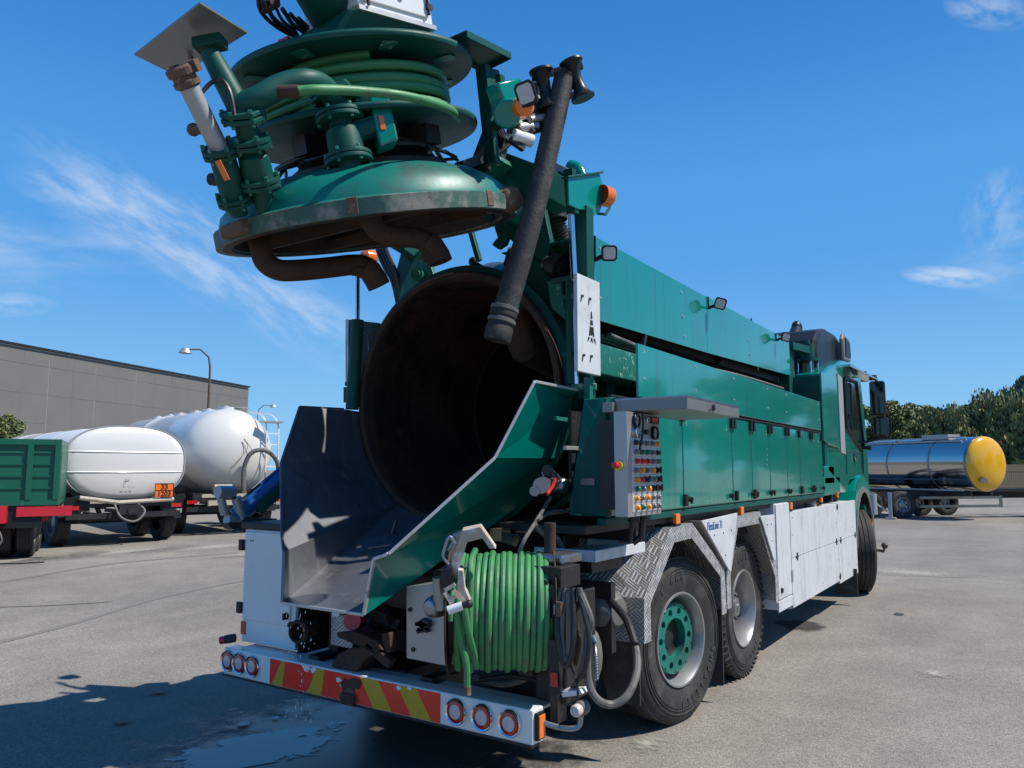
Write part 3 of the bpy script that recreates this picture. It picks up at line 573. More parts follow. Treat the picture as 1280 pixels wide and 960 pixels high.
def trailer_chassis(r, O, ax, lt, length, w, zb, axles, R=0.5, flap=True):
    """O rear centre on the ground, ax forward unit vector, lt unit vector to one side"""
    P = lambda a, l, z: O + ax * a + lt * l + V((0, 0, z))
    f = MB()
    for s in (-0.42, 0.42): f.beam(P(0.05, s, zb), P(length, s, zb), 0.10, 0.20)
    for a in [0.1 + i * 0.9 for i in range(int(length / 0.9))]: f.beam(P(a, -0.42, zb), P(a, 0.42, zb), 0.07, 0.14)
    f.build('chassis_frame', 'black_steel', r)
    f = MB(); f.beam(P(0.0, -w / 2 + .1, 0.62), P(0.0, w / 2 - .1, 0.62), 0.08, 0.12); f.beam(P(-0.02, -0.5, 0.62), P(0.3, -0.5, zb), 0.07); f.beam(P(-0.02, 0.5, 0.62), P(0.3, 0.5, zb), 0.07); f.build('rear_bar', 'black_steel', r)
    for s in (-1, 1):
        f = MB(); f.beam(P(-0.05, s * (w / 2 - 0.32), 0.80), P(-0.05, s * (w / 2 - 0.1), 0.80), 0.05, 0.08); f.build('tail_lamp', 'red_lens', r)
    for a in axles:
        f = MB(); f.cyl(P(a, -w / 2 + 0.2, R), P(a, w / 2 - 0.2, R), 0.07); f.beam(P(a - .35, -0.45, R + .12), P(a + .35, -0.45, R + .12), 0.08); f.beam(P(a - .35, 0.45, R + .12), P(a + .35, 0.45, R + .12), 0.08); f.build('axle', 'black_steel', r)
        for s in (-1, 1):
            far_wheel(r, P(a, s * (w / 2 - 0.17), R), lt * s, R)
            f = MB(); arc = []
            for k in range(9): t = pi * k / 8; arc.append((a - cos(t) * (R + .09), R + sin(t) * (R + 0.09)))
            for k in range(8):
                q = [P(arc[k][0], s * (w / 2), arc[k][1]), P(arc[k + 1][0], s * (w / 2), arc[k + 1][1]), P(arc[k + 1][0], s * (w / 2 - .36), arc[k + 1][1]), P(arc[k][0], s * (w / 2 - .36), arc[k][1])]
                f.plate(q, 0.012)
            f.build('mudguard', 'black_plastic', r)
    if flap:
        a = axles[0] - R - 0.13
        for s in (-1, 1):
            f = MB(); f.plate([P(a, s * (w / 2), 0.62), P(a, s * (w / 2 - .42), 0.62), P(a, s * (w / 2 - .42), 0.98), P(a + 0.06, s * (w / 2 - .42), 1.05), P(a + 0.06, s * (w / 2), 1.05), P(a, s * (w / 2), 0.98)][:4] + [P(a, s * (w / 2), 0.98)], 0.015); f.build('spray_flap', 'black_plastic' if flap == 1 else 'galv', r)
    return P

# white fuel trailer with a flat oval end
ax1 = V((-0.985, 0.17, 0)).normalized(); lt1 = V((ax1.y, -ax1.x, 0)) * 1.0
O1 = G(-8.22, 16.55)
t1 = empty('fuel_tank_trailer', O1, 'white oval fuel tank trailer with an orange hazard plate, beside the green tipper body', 'tank trailer', 'white tankers parked at left')
P = trailer_chassis(t1, O1, ax1, lt1, 7.0, 2.5, 0.86, (0.75, 2.1), 0.5, 2)
b = MB(); up = V((0, 0, 1)); cz = 1.73
loft(b, [(P(a, 0, cz), lt1 * 1.22 * k, up * 0.77 * k, 2.55) for a, k in ((-0.10, 0.15), (-0.09, 0.5), (-0.05, 0.85), (0.0, 0.965), (0.05, 1.0), (5.9, 1.0), (6.1, .9))])
b.build('tank', 'white_clean', t1, sharp=50)
b = MB(); loft(b, [(P(a, 0, cz), lt1 * 1.22 * k, up * 0.77 * k, 2.55) for a, k in ((0.03, 1.0), (0.03, 1.022), (0.075, 1.022), (0.075, 1.0))], False, smooth=False); b.build('end_rim', 'galv', t1)
KA = ((0, -0.10), (0.15, -0.10), (0.5, -0.09), (0.85, -0.05), (0.965, 0.0), (1.0, 0.05))
def end_a(k):
    for (k0, a0), (k1, a1) in zip(KA, KA[1:]):
        if k <= k1: return a0 + (a1 - a0) * (k - k0) / (k1 - k0)
    return 0.05
for zz in (0.22, -0.20):
    pts = []
    for i in range(25):
        l = -1.17 + 2.34 * i / 24; k = ((abs(l) / 1.22) ** 2.55 + (abs(zz) / 0.77) ** 2.55) ** (1 / 2.55); pts.append(P(end_a(min(k, 1)) - 0.006, l, cz + zz))
    b = MB(); b.tube(pts, 0.013, 6); b.build('swage_line', 'white_paint', t1)
b = MB(); b.beam(P(0.1, -0.9, cz - 0.86), P(0.1, 1.1, cz - 0.80), 0.11); b.tube([P(-0.12, -0.95, cz - 0.72), P(-0.14, -0.2, cz - 0.84), P(-0.12, 0.95, cz - 0.80)], 0.045, 8); b.build('hose_tray', 'old_cream', t1)
b = MB(); b.tube(spline([P(-0.1, -0.3, 0.95), P(-0.3, -0.2, 0.6), P(-0.3, 0.1, 0.5), P(-0.25, 0.3, 0.7), P(-0.1, 0.15, 0.9)], 6), 0.025, 8); b.build('coupling_hose', 'hose_grey', t1)
b = MB(); b.box((-.2, -.12, 0), (.2, .12, .24)); 
b = MB(); b.beam(P(-0.1, -0.2, 0.74), P(-0.1, 0.25, 0.74), 0.2, 0.2); b.cyl(P(-0.22, 0.05, 0.72), P(-0.02, 0.05, 0.72), 0.09, 12); b.build('towing_coupling', 'black_steel', t1)
b = MB(); b.beam(P(-0.03, -1.0, 0.84), P(-0.03, 1.0, 0.84), 0.05, 0.08); b.build('cross_member', 'black_steel', t1)
# hazard plate, with its writing
pc = P(-0.17, 0.72, cz - 0.60); b = MB(); q = [pc + lt1 * sx * 0.20 + up * sz * 0.15 for sx, sz in ((-1,-1),(1,-1),(1,1),(-1,1))]; b.plate(q, 0.012); b.build('hazard_plate', 'orange_plate', t1)
for s_ in (-1, 1):
    b = MB(); b.beam(pc + lt1 * -0.20 + up * 0.145 * s_ - ax1 * 0.008, pc + lt1 * 0.20 + up * 0.145 * s_ - ax1 * 0.008, 0.008, 0.012); b.beam(pc + up * -0.15 + lt1 * 0.195 * s_ - ax1 * 0.008, pc + up * 0.15 + lt1 * 0.195 * s_ - ax1 * 0.008, 0.012, 0.008, up=lt1); b.build('plate_border', 'lettering_black', t1)
b = MB(); b.beam(pc - lt1 * 0.2 - ax1 * 0.008, pc + lt1 * 0.2 - ax1 * 0.008, 0.008, 0.012); b.build('plate_border', 'lettering_black', t1)
text_mesh('33', 0.16, 0.002, axes(pc + up * 0.072 - ax1 * 0.012, lt1, up, -ax1), 'plate_number', 'lettering_black', t1, 0.004)
text_mesh('1203', 0.15, 0.002, axes(pc - up * 0.075 - ax1 * 0.012, lt1, up, -ax1), 'plate_number', 'lettering_black', t1, 0.004)
b = MB(); pe = P(-0.115, -0.02, cz - 0.40)
for a_, c_ in (((-.05, .05), (.05, .05)), ((-.05, .05), (-.05, -.05))): b.beam(pe + lt1 * a_[0] + up * a_[1], pe + lt1 * c_[0] + up * c_[1], 0.006, 0.012)
b.build('end_mark', 'galv', t1)

b = MB()
for a in (1.6, 3.2, 4.8): loft(b, [(P(x, 0, cz), lt1 * 1.22 * q, up * 0.77 * q, 2.55) for x, q in ((a, 1.0), (a + .01, 1.008), (a + .03, 1.008), (a + .04, 1.0))], False, smooth=False)
tag(b.build('weld_seam', 'white_clean', t1), kind='stuff')
text_mesh('TANK', .13, .001, axes(P(-0.108, .05, 2.33), lt1, up, -ax1), 'faded_lettering', 'galv', t1, -0.004, 1.0) if False else None
b = MB(); b.box((0, 0, 0), (0, 0, 0)) if False else None
for k in range(3): b = MB(); b.beam(P(-0.115, -.12 + .09 * k, 1.21), P(-0.115, -.07 + .09 * k, 1.21), .004, .02); b.build('end_mark', 'galv', t1)
for s in (-1, 1):
    b = MB(); b.plate([P(-.02, s * .72, 1.02), P(-.02, s * 1.2, 1.02), P(-.02, s * 1.2, .72), P(-.02, s * .72, .72)], .05); b.build('mudguard_flap', 'black_plastic', t1)
b = MB(); b.beam(P(.3, -1.0, .93), P(.3, 1.0, .93), .5, .12); b.build('underbody', 'black_steel', t1)
# white silo tanker with a domed end, ladder and hose
ax2 = V((-0.955, 0.297, 0)).normalized(); lt2 = V((ax2.y, -ax2.x, 0)); O2 = G(-6.92, 19.4)
t2 = empty('silo_tank_trailer', O2, 'big white silo tanker with a domed end, ladder and curved grey hose', 'tank trailer', 'white tankers parked at left')
P = trailer_chassis(t2, O2, ax2, lt2, 9.0, 2.5, 0.92, (1.1, 2.45, 3.8), 0.5, 1)
cz = 2.02; Rr = 1.13; b = MB()
loft(b, [(P(-0.15 + 0.85 * (1 - cos(t)), 0, cz), lt2 * Rr * sin(t), up * Rr * sin(t), 2) for t in [pi / 2 * k / 10 for k in range(1, 11)]] + [(P(8.6, 0, cz + .1), lt2 * Rr, up * Rr, 2), (P(9.0, 0, cz + .1), lt2 * Rr * .6, up * Rr * .6, 2)], n=56)
b.build('tank', 'cream_tank', t2, sharp=60)
for a in (5.7,):
    b = MB(); k_ = 0.1 * (a - .7) / 7.9; loft(b, [(P(x, 0, cz + k_), lt2 * q, up * q, 2) for x, q in ((a, Rr), (a, Rr + .02), (a + .06, Rr + .02), (a + .06, Rr))], False, smooth=False); b.build('tank_band', 'white_clean', t2)
for i, a in enumerate((0.9, 2.3, 3.4, 4.9, 6.0, 7.4)):
    b = MB(); zt = cz + Rr + 0.1 * (a - .7) / 7.9; b.cyl(P(a, 0, zt - .03), P(a, 0, zt + 0.05), 0.2, 16); b.beam(P(a - .1, -.05, zt + .05), P(a + .08, .05, zt + .05), .06, .07); b.build('roof_hatch', 'white_clean', t2)
b = MB(); b.beam(P(.35, -1.0, .90), P(.35, 1.0, .90), .6, .2); b.beam(P(1.0, -.9, .8), P(4.5, -.9, .8), .1, .3); b.build('underbody', 'black_steel', t2)
b = MB(); b.plate([P(-.135, -.18, 1.55), P(-.135, -.08, 1.55), P(-.135, -.08, 1.66), P(-.135, -.18, 1.66)], .01); b.build('data_plate', 'galv', t2)
b = MB(); b.beam(P(0.6, 0.35, cz + Rr + .04), P(8.2, 0.35, cz + Rr + .12), 0.3, 0.03); b.build('roof_walkway', 'galv', t2)
la = MB(); 
for s in (0.70, 1.02): la.tube(spline([P(-0.10, s, 0.9), P(-0.12, s, 2.2), P(-0.05, s, 2.75), P(0.2, s * .9, 3.0), P(0.8, s * .7, 3.1)], 6), 0.022, 6)
la.build('ladder_rail', 'white_paint', t2)
for z in [1.1 + 0.28 * k for k in range(7)]: b = MB(); b.beam(P(-0.11, 0.70, z), P(-0.11, 1.02, z), 0.03); b.build('rung', 'white_paint', t2)
b = MB(); b.beam(P(-0.1, 0.55, 2.80), P(-0.1, 1.10, 2.80), 0.25, 0.04); b.build('ladder_platform', 'galv', t2)
b = MB(); b.tube(spline([P(-0.25, 0.12, 1.0), P(-0.27, 0.10, 1.6), P(-0.35, 0.25, 2.0), P(-0.40, 0.60, 2.05), P(-0.35, 0.92, 1.75), P(-0.2, 1.0, 1.2), P(-0.1, 1.0, 1.0)], 8), 0.055, 10); b.build('discharge_hose', 'hose_grey', t2)
b = MB(); b.cyl(P(-0.25, 0.12, 0.93), P(-0.25, 0.12, 1.06), 0.075, 12); b.build('hose_coupling', 'rust_light', t2)
b = MB(); b.tube(spline([P(-0.17, 0.10, 2.35), P(-0.22, 0.18, 2.1), P(-0.18, -0.2, 1.6)], 5), 0.008, 5); b.tube(spline([P(-0.17, 0.12, 2.35), P(-0.22, 0.32, 2.05), P(-0.2, 0.36, 1.95)], 5), 0.008, 5); b.build('rope', 'wood', t2)
b = MB(); b.beam(P(-0.3, -0.75, 0.78), P(-0.3, 0.9, 0.78), 0.1, 0.12); b.cyl(P(-0.3, -0.62, 1.12), P(-0.3, -0.2, 1.12), 0.1, 12); b.beam(P(-0.3, -0.9, .95), P(-0.3, .9, .95), .06, .08); b.build('rear_valve_rack', 'old_cream', t2)

# green tipper body on its trailer at the left edge
ph = radians(27); fx = FR * cos(ph) + FD * sin(ph); bk = -FR * sin(ph) + FD * cos(ph); O3 = G(-8.12, 13.9)
t3 = empty('tipper_trailer', O3, 'green ribbed tipper body on a red chassis at the left picture edge', 'trailer')
Q = lambda a, d_, z: O3 - fx * a + bk * d_ + V((0, 0, z))
def qbox(a0, a1, d0, d1, z0, z1):
    b = MB(); b.add([Q(a, d_, z) for z in (z0, z1) for a, d_ in ((a0, d0), (a1, d0), (a1, d1), (a0, d1))], [(0,1,2,3),(4,5,6,7),(0,1,5,4),(1,2,6,5),(2,3,7,6),(3,0,4,7)]); return b
M('tipper_green', (0.006, 0.105, 0.062), 0.4, dirt=((0.10, 0.16, 0.12), 8, 0.62, 0.8), streak=((0.03, 0.14, 0.09), 0.55, 0.75))
for a0, a1 in ((0.03, 5.0),): qbox(a0, a1, 0.05, 2.1, 1.0, 2.04).build('tipper_body', 'tipper_green', t3)
for z0, z1, nm in ((2.02, 2.12, 'top_rail'), (0.95, 1.05, 'bottom_rail')): qbox(0.0, 5.03, 0.0, 2.15, z0, z1).build(nm, 'tipper_green', t3)
for z in (1.24, 1.45, 1.66, 1.87): qbox(0.10, 5.0, 0.028, 0.06, z, z + 0.025).build('side_rib', 'tipper_green', t3)
for a in (0.0, 0.42, 1.9, 3.4): qbox(a, a + 0.09, -0.012, 0.10, 1.05, 2.03).build('post', 'tipper_green', t3)
for s_ in (0.0,): qbox(-0.01, 0.03, 0.1, 2.05, 1.06, 2.02).build('tailgate', 'tipper_green', t3)
qbox(0.25, 2.5, 0.45, 1.6, 0.62, 0.93).build('chassis_frame', 'red_paint', t3)
qbox(-0.22, 0.62, -0.02, 0.10, 0.76, 0.93).build('rear_beam', 'red_paint', t3)
qbox(0.75, 1.75, -0.20, 0.10, 0.66, 0.95).build('rear_beam', 'red_paint', t3)
qbox(0.95, 1.9, -0.55, 0.4, 0.35, 0.80).build('drawbar_box', 'red_paint', t3)
b = MB(); b.tube([Q(1.3, -0.5, .5), Q(1.15, -0.6, 0.25), Q(1.1, -0.6, 0.02)], 0.025, 6); b.build('parking_leg', 'galv', t3)
b = MB(); b.tube(spline([Q(1.2, -.5, .6), Q(1.0, -.6, .3), Q(0.9, -.65, .06), Q(0.6, -.7, .03), Q(0.35, -.75, .03), Q(0.1, -.8, .04)], 6), 0.012, 6); b.build('cable', 'hose_black', t3)
b = MB(); b.tube(spline([Q(0.85, -.45, .65), Q(0.75, -.5, .4), Q(0.85, -.52, .3), Q(0.95, -.5, .5), Q(0.9, -.45, .7)], 6), 0.014, 6); b.build('air_hose', 'hose_grey', t3)
for a in (0.50, 0.84, 2.2):
    for d_ in (0.75, 1.75): far_wheel(t3, Q(a, d_, 0.48), fx * (1 if a < 1 else -1), 0.48)
b = MB(); b.plate([Q(0.22, 0.02, .56), Q(0.98, 0.02, .56), Q(0.95, 0.06, .93), Q(0.25, 0.06, .93)], .015); b.build('spray_flap', 'black_plastic', t3)
b = MB(); b.plate([Q(0.22, 0.06, .93), Q(1.0, 0.06, .93), Q(1.0, 0.8, 1.0), Q(0.22, 0.8, 1.0)], .02); b.build('mudguard', 'black_plastic', t3)

# polished steel tanker with a yellow end at right
ax4 = (FR * -0.37 + FD * 0.929).normalized(); lt4 = V((ax4.y, -ax4.x, 0)); O4 = G(14.95, 24.4)
t4 = empty('steel_tank_trailer', O4, 'polished stainless steel tanker with a yellow domed end parked at right', 'tank trailer')
P = lambda a, l, z: O4 + ax4 * a + lt4 * l + V((0, 0, z))
Rr = 0.86; cz = 1.76; b = MB()
loft(b, [(P(0.02, 0, cz), lt4 * Rr, up * Rr, 2), (P(10.5, 0, cz), lt4 * Rr, up * Rr, 2)], n=64); b.build('tank', 'mirror_steel', t4)
b = MB(); loft(b, [(P(-0.26 + 0.26 * (1 - cos(t)), 0, cz), lt4 * (Rr + .01) * sin(t), up * (Rr + .01) * sin(t), 2) for t in [pi / 2 * k / 9 for k in range(1, 10)]] + [(P(0.0, 0, cz), lt4 * (Rr + .01), up * (Rr + .01), 2)], n=56); b.build('domed_end', 'yellow_paint', t4, sharp=60)
for a in (0.05, 1.35, 3.0, 4.9, 6.8): b = MB(); loft(b, [(P(x, 0, cz), lt4 * q, up * q, 2) for x, q in ((a, Rr), (a, Rr + .018), (a + .05, Rr + .018), (a + .05, Rr))], False, smooth=False); b.build('tank_band', 'steel', t4)
for a in (1.0, 4.9): b = MB(); b.beam(P(a, -.05, cz + Rr + .03), P(a + 1.0, -.05, cz + Rr + .03), 0.55, 0.16); b.build('hatch_box', 'galv', t4)
b = MB(); b.beam(P(0.4, -.5, cz + .74), P(9.5, -.5, cz + .74), 0.04); b.beam(P(0.4, -.3, cz + .86), P(9.5, -.3, cz + .86), 0.04); b.build('roof_rail', 'galv', t4)
b = MB(); b.beam(P(0.2, -0.45, 0.84), P(10.2, -0.45, 0.84), 0.12, 0.16); b.beam(P(0.2, 0.45, 0.84), P(10.2, 0.45, 0.84), 0.12, 0.16); b.build('chassis_frame', 'black_steel', t4)
b = MB(); b.beam(P(0.2, -0.80, 0.93), P(10.2, -0.80, 0.93), 0.06, 0.05); b.build('side_rail', 'galv', t4)
for a in (5.2, 6.5): far_wheel(t4, P(a, -0.95, 0.44), -lt4, 0.44, 0.28, True); far_wheel(t4, P(a, 0.95, 0.44), lt4, 0.44)
b = MB(); b.box((-.06, -.05, 0), (.06, .05, .1)); 
pl = P(-0.235, -0.42, cz - 0.52); b = MB(); b.plate([pl + lt4 * x * .16 + up * y * .1 + ax4 * (abs(x) * 0.02) for x, y in ((-1, -.7), (1, -.7), (.9, .4), (.3, 1), (-.5, .9), (-1, .2))], 0.03); b.build('end_emblem', 'steel', t4)
# low skeletal trailer in front of it, with side guards, landing legs
ax5 = (FR * 0.985 + FD * 0.17).normalized(); lt5 = V((-ax5.y, ax5.x, 0)); O5 = G(12.2, 25.2)
t5 = empty('chassis_trailer', O5, 'low dark trailer chassis with pale side guard rails below the yellow tank end', 'trailer')
P = lambda a, l, z: O5 + ax5 * a + lt5 * l + V((0, 0, z))
b = MB(); b.beam(P(-1.0, 0.3, 0.74), P(9, 0.3, 0.74), 0.14, 0.22); b.beam(P(-1.0, 1.3, 0.74), P(9, 1.3, 0.74), 0.14, 0.22)
for a in range(0, 9): b.beam(P(a, .3, .74), P(a, 1.3, .74), .08, .12)
b.build('chassis_frame', 'black_steel', t5)
b = MB(); b.beam(P(2.9, 0.1, 0.9), P(9, 0.1, 0.9), 0.5, 0.1); b.build('deck', 'black_steel', t5)
for z in (0.66, 0.38): b = MB(); b.beam(P(1.15, 0.0, z), P(4.15, 0.0, z), 0.03, 0.085); b.build('guard_rail', 'old_cream', t5)
b = MB(); b.beam(P(4.16, 0.0, 0.33), P(4.16, 0.0, 0.72), 0.1, 0.03, up=(0, 1, 0)); b.build('guard_post', 'old_cream', t5)
for a in (0.55, -0.62): far_wheel(t5, P(a, 0.12, 0.44), -lt5, 0.44, 0.28, True)
for a in (2.2, 3.2): far_wheel(t5, P(a, 1.4, 0.44), lt5, 0.44, 0.28)
b = MB(); b.beam(P(5.1, -0.05, 0.0), P(5.1, -0.05, 0.7), 0.13); b.beam(P(5.0, -0.05, 0.02), P(5.2, -.05, 0.02), 0.3, 0.04); b.build('landing_leg', 'black_steel', t5)
b = MB(); pm = P(5.1, -0.14, 0.52); b.plate([pm + ax5 * x * .11 + up * z * .16 for x, z in ((-1, -1), (1, -1), (1, 1), (-1, 1))], .01); b.build('marker_board', 'white_paint', t5)
for k in (-1, 0, 1):
    b = MB(); pk = pm - lt5 * .01 + up * k * .1; b.plate([pk + ax5 * .11 + up * .06, pk + ax5 * .11 + up * .01, pk - ax5 * .11 - up * .06, pk - ax5 * .11 - up * .01], .006); b.build('marker_stripe', 'red_plastic', t5)
b = MB(); b.beam(P(-1.08, -0.3, 0.0), P(-1.08, -0.3, 0.78), 0.2, 0.2); b.beam(P(-1.08, -0.3, 0.02), P(-1.08, -0.3, 0.05), 0.34, 0.34); o = b.build('landing_leg', 'blue_paint', None); tag(o, 'stout blue support post standing left of the chassis trailer wheels', 'support post')
b = MB(); b.beam(P(-0.12, -0.25, 0.0), P(-0.12, -0.25, 0.85), 0.1); b.beam(P(-0.12, -.25, 0.02), P(-0.12, -.25, 0.06), .3, .3); b.beam(P(-0.95, -.2, .75), P(-0.2, -.2, .25), .03, .06); o = b.build('jack_stand', 'galv', t5)

# ================================================================== THE VACUUM TRUCK
truck = empty('vacuum_truck', (0, 6.5, 0), 'large green sewer vacuum truck with its round tank lid swung open', 'vacuum truck')
T = truck
UP = V((0, 0, 1)); X = V((1, 0, 0)); Y = V((0, 1, 0))
def bolts(name, mat, parent, pts, nrm, r=0.01, h=0.008):
    """screw heads: one shared mesh, one object each"""
    me = MB().cyl((0, 0, 0), (0, 0, h), r, 6).build(name, mat, None, raw=True, mesh_only=True)
    q = V(nrm).to_track_quat('Z', 'Y').to_euler()
    for p in pts: inst(me, name, parent, p, q)

# ---- tank: barrel, rusty inside, mouth ring (axis along y)
TC = V((0, 3.86, 2.045)); RT = 0.815
b = MB(); b.lathe(TC + V((0, 0.10, 0)), Y, [(RT + .01, 0), (RT + .01, 0.02), (0.795, 0.06), (0.795, 4.55), (0.6, 4.75), (0.001, 4.85)], 96)
tank = b.build('tank', 'green_shade_worn', T)
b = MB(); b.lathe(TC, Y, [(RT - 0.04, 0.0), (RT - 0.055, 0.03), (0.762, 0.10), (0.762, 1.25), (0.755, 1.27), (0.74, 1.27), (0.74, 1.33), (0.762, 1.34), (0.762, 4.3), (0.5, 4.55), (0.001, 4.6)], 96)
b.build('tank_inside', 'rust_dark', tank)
b = MB(); b.lathe(TC, Y, [(RT - 0.04, 0.0), (RT - .012, -0.006), (RT, .0), (RT + 0.004, 0.03), (RT + 0.004, 0.05)], 96); b.build('mouth_seal', 'rust', tank)
b = MB(); b.lathe(TC, Y, [(RT + 0.004, 0.045), (RT + .05, 0.05), (RT + .05, 0.075), (RT + 0.01, 0.08)], 96); b.build('mouth_flange', 'green_shade_worn', tank)
b = MB(); b.lathe(TC, Y, [(0.80, 0.62), (0.835, 0.62), (0.835, 0.68), (0.80, 0.68)], 96, smooth=False); b.build('barrel_ring', 'green_paint', tank)
for a in (15, 35, 55, 75, 100, 130):       # wedge clamps round the mouth
    a = radians(a)
# the curved wear plate hanging inside the mouth
b = MB(); b.tube([TC + V((0.32, 0.25, 0.55)), TC + V((0.36, 0.35, 0.35)), TC + V((0.40, 0.9, 0.25))], 0.13, 16, cap=False); b.build('inlet_pipe', 'rust', tank)
b = MB(); b.lathe((0.10, 4.28, 2.80), (0.05, 0, 1), [(0.24, 0), (0.24, 0.06), (0.20, 0.13), (0.12, 0.18), (0.001, 0.2)], 24); b.build('manhole_dome', 'steel', tank)
b = MB(); b.cyl((0.23, 4.2, 2.95), (0.30, 4.15, 3.03), 0.045); b.build('manhole_knob', 'rust', tank)

# ---- main frame and dark underside
b = MB()
for s in (-0.42, 0.42): b.box((s - .045, 3.25, 0.78), (s + .045, 11.4, 1.05))
for y in (3.35, 4.0, 5.3, 6.7, 8.0, 9.2): b.box((-.42, y, .8), (.42, y + .1, 1.0))
frame = b.build('chassis_frame', 'black_steel', T, 0.006)
b = MB(); b.box((-1.15, 4.2, 1.06), (1.12, 8.6, 1.30)); b.build('subframe', 'black_steel', T, 0.01)
b = MB(); b.box((-0.75, 4.0, 0.95), (0.75, 4.4, 1.2)); b.build('tank_cradle', 'black_steel', T, 0.01)
for y in (4.79, 6.09):
    b = MB(); b.cyl((-1.0, y, 0.53), (1.0, y, 0.53), 0.08); b.ball((0, y, 0.53), 0.22); b.build('axle', 'black_steel', T)
    for s in (-.5, .5):
        b = MB(); b.beam((s, y - .55, .66), (s, y + .55, .66), .1, .08); b.cyl((s, y, .68), (s, y, .92), .13); b.build('air_spring', 'black_steel', T)
b = MB(); b.cyl((-0.95, 10.9, 0.53), (0.95, 10.9, 0.53), 0.07); b.build('axle', 'black_steel', T)

# ---- wheels
def sector_holes(b, r0, r1, x, n, hr, seg=120, t=0.014, a_off=0.0):
    """flat ring at local x with n round holes; holes get a dark recess wall"""
    rc = (r0 + r1) / 2
    for k in range(n):
        a0, a1 = 2 * pi * (k - .5) / n + a_off, 2 * pi * (k + .5) / n + a_off; am = (a0 + a1) / 2; m = 20
        outer = []; hole = []
        # outline of the sector sampled at the same angles as the hole
        c = V((0, cos(am) * rc, sin(am) * rc)); e1 = V((0, cos(am), sin(am))); e2 = V((0, -sin(am), cos(am)))
        for j in range(m):
            t_ = 2 * pi * j / m; hole.append(c + (e1 * cos(t_) + e2 * sin(t_)) * hr)
            # ray from the hole centre to the sector border
            dx, dy = cos(t_), sin(t_); best = 9
            for s_ in [q * 0.002 for q in range(1, 120)]:
                p = c + (e1 * dx + e2 * dy) * s_; rr_ = math.hypot(p.y, p.z); aa = math.atan2(p.dot(e2), p.dot(e1))
                if rr_ > r1 or rr_ < r0 or abs(aa) > pi / n: best = s_; break
            p = c + (e1 * dx + e2 * dy) * best; rr_ = min(max(math.hypot(p.y, p.z), r0), r1); aa = max(-pi / n, min(pi / n, math.atan2(p.dot(e2), p.dot(e1))))
            outer.append(V((0, cos(am + aa) * rr_, sin(am + aa) * rr_)))
        for j in range(m):
            j2 = (j + 1) % m; X0 = V((x, 0, 0)); X1 = V((x - 0.035, 0, 0))
            b.add([outer[j] + X0, outer[j2] + X0, hole[j2] + X0, hole[j] + X0], [(0, 1, 2, 3)]); b.add([hole[j] + X0, hole[j2] + X0, hole[j2] + X1, hole[j] + X1], [(0, 1, 2, 3)])
    return b
def letters_arc(txt, R0, size, x, a_c, step, parent, mat='rubber', flip=False):
    for i, ch in enumerate(txt):
        if ch == ' ': continue
        a = a_c + (-(i - (len(txt) - 1) / 2) * step if not flip else (i - (len(txt) - 1) / 2) * step)
        e = V((0, cos(a), sin(a))); up_ = e if not flip else -e
        xf = axes(V((x, 0, 0)) + e * R0, up_.cross(X), up_, X)
        xv = up_.cross(X)
        cu = text_mesh(ch, size, 0.003, axes(V((x, 0, 0)) + e * R0, xv, up_, X), 'raised_letter', mat, None, 0.004, 0.8)
        c = V(cu.location); cu.parent = parent; cu.location = c
M('rubber_raised', (0.045, 0.044, 0.042), 0.6, var=0.2)
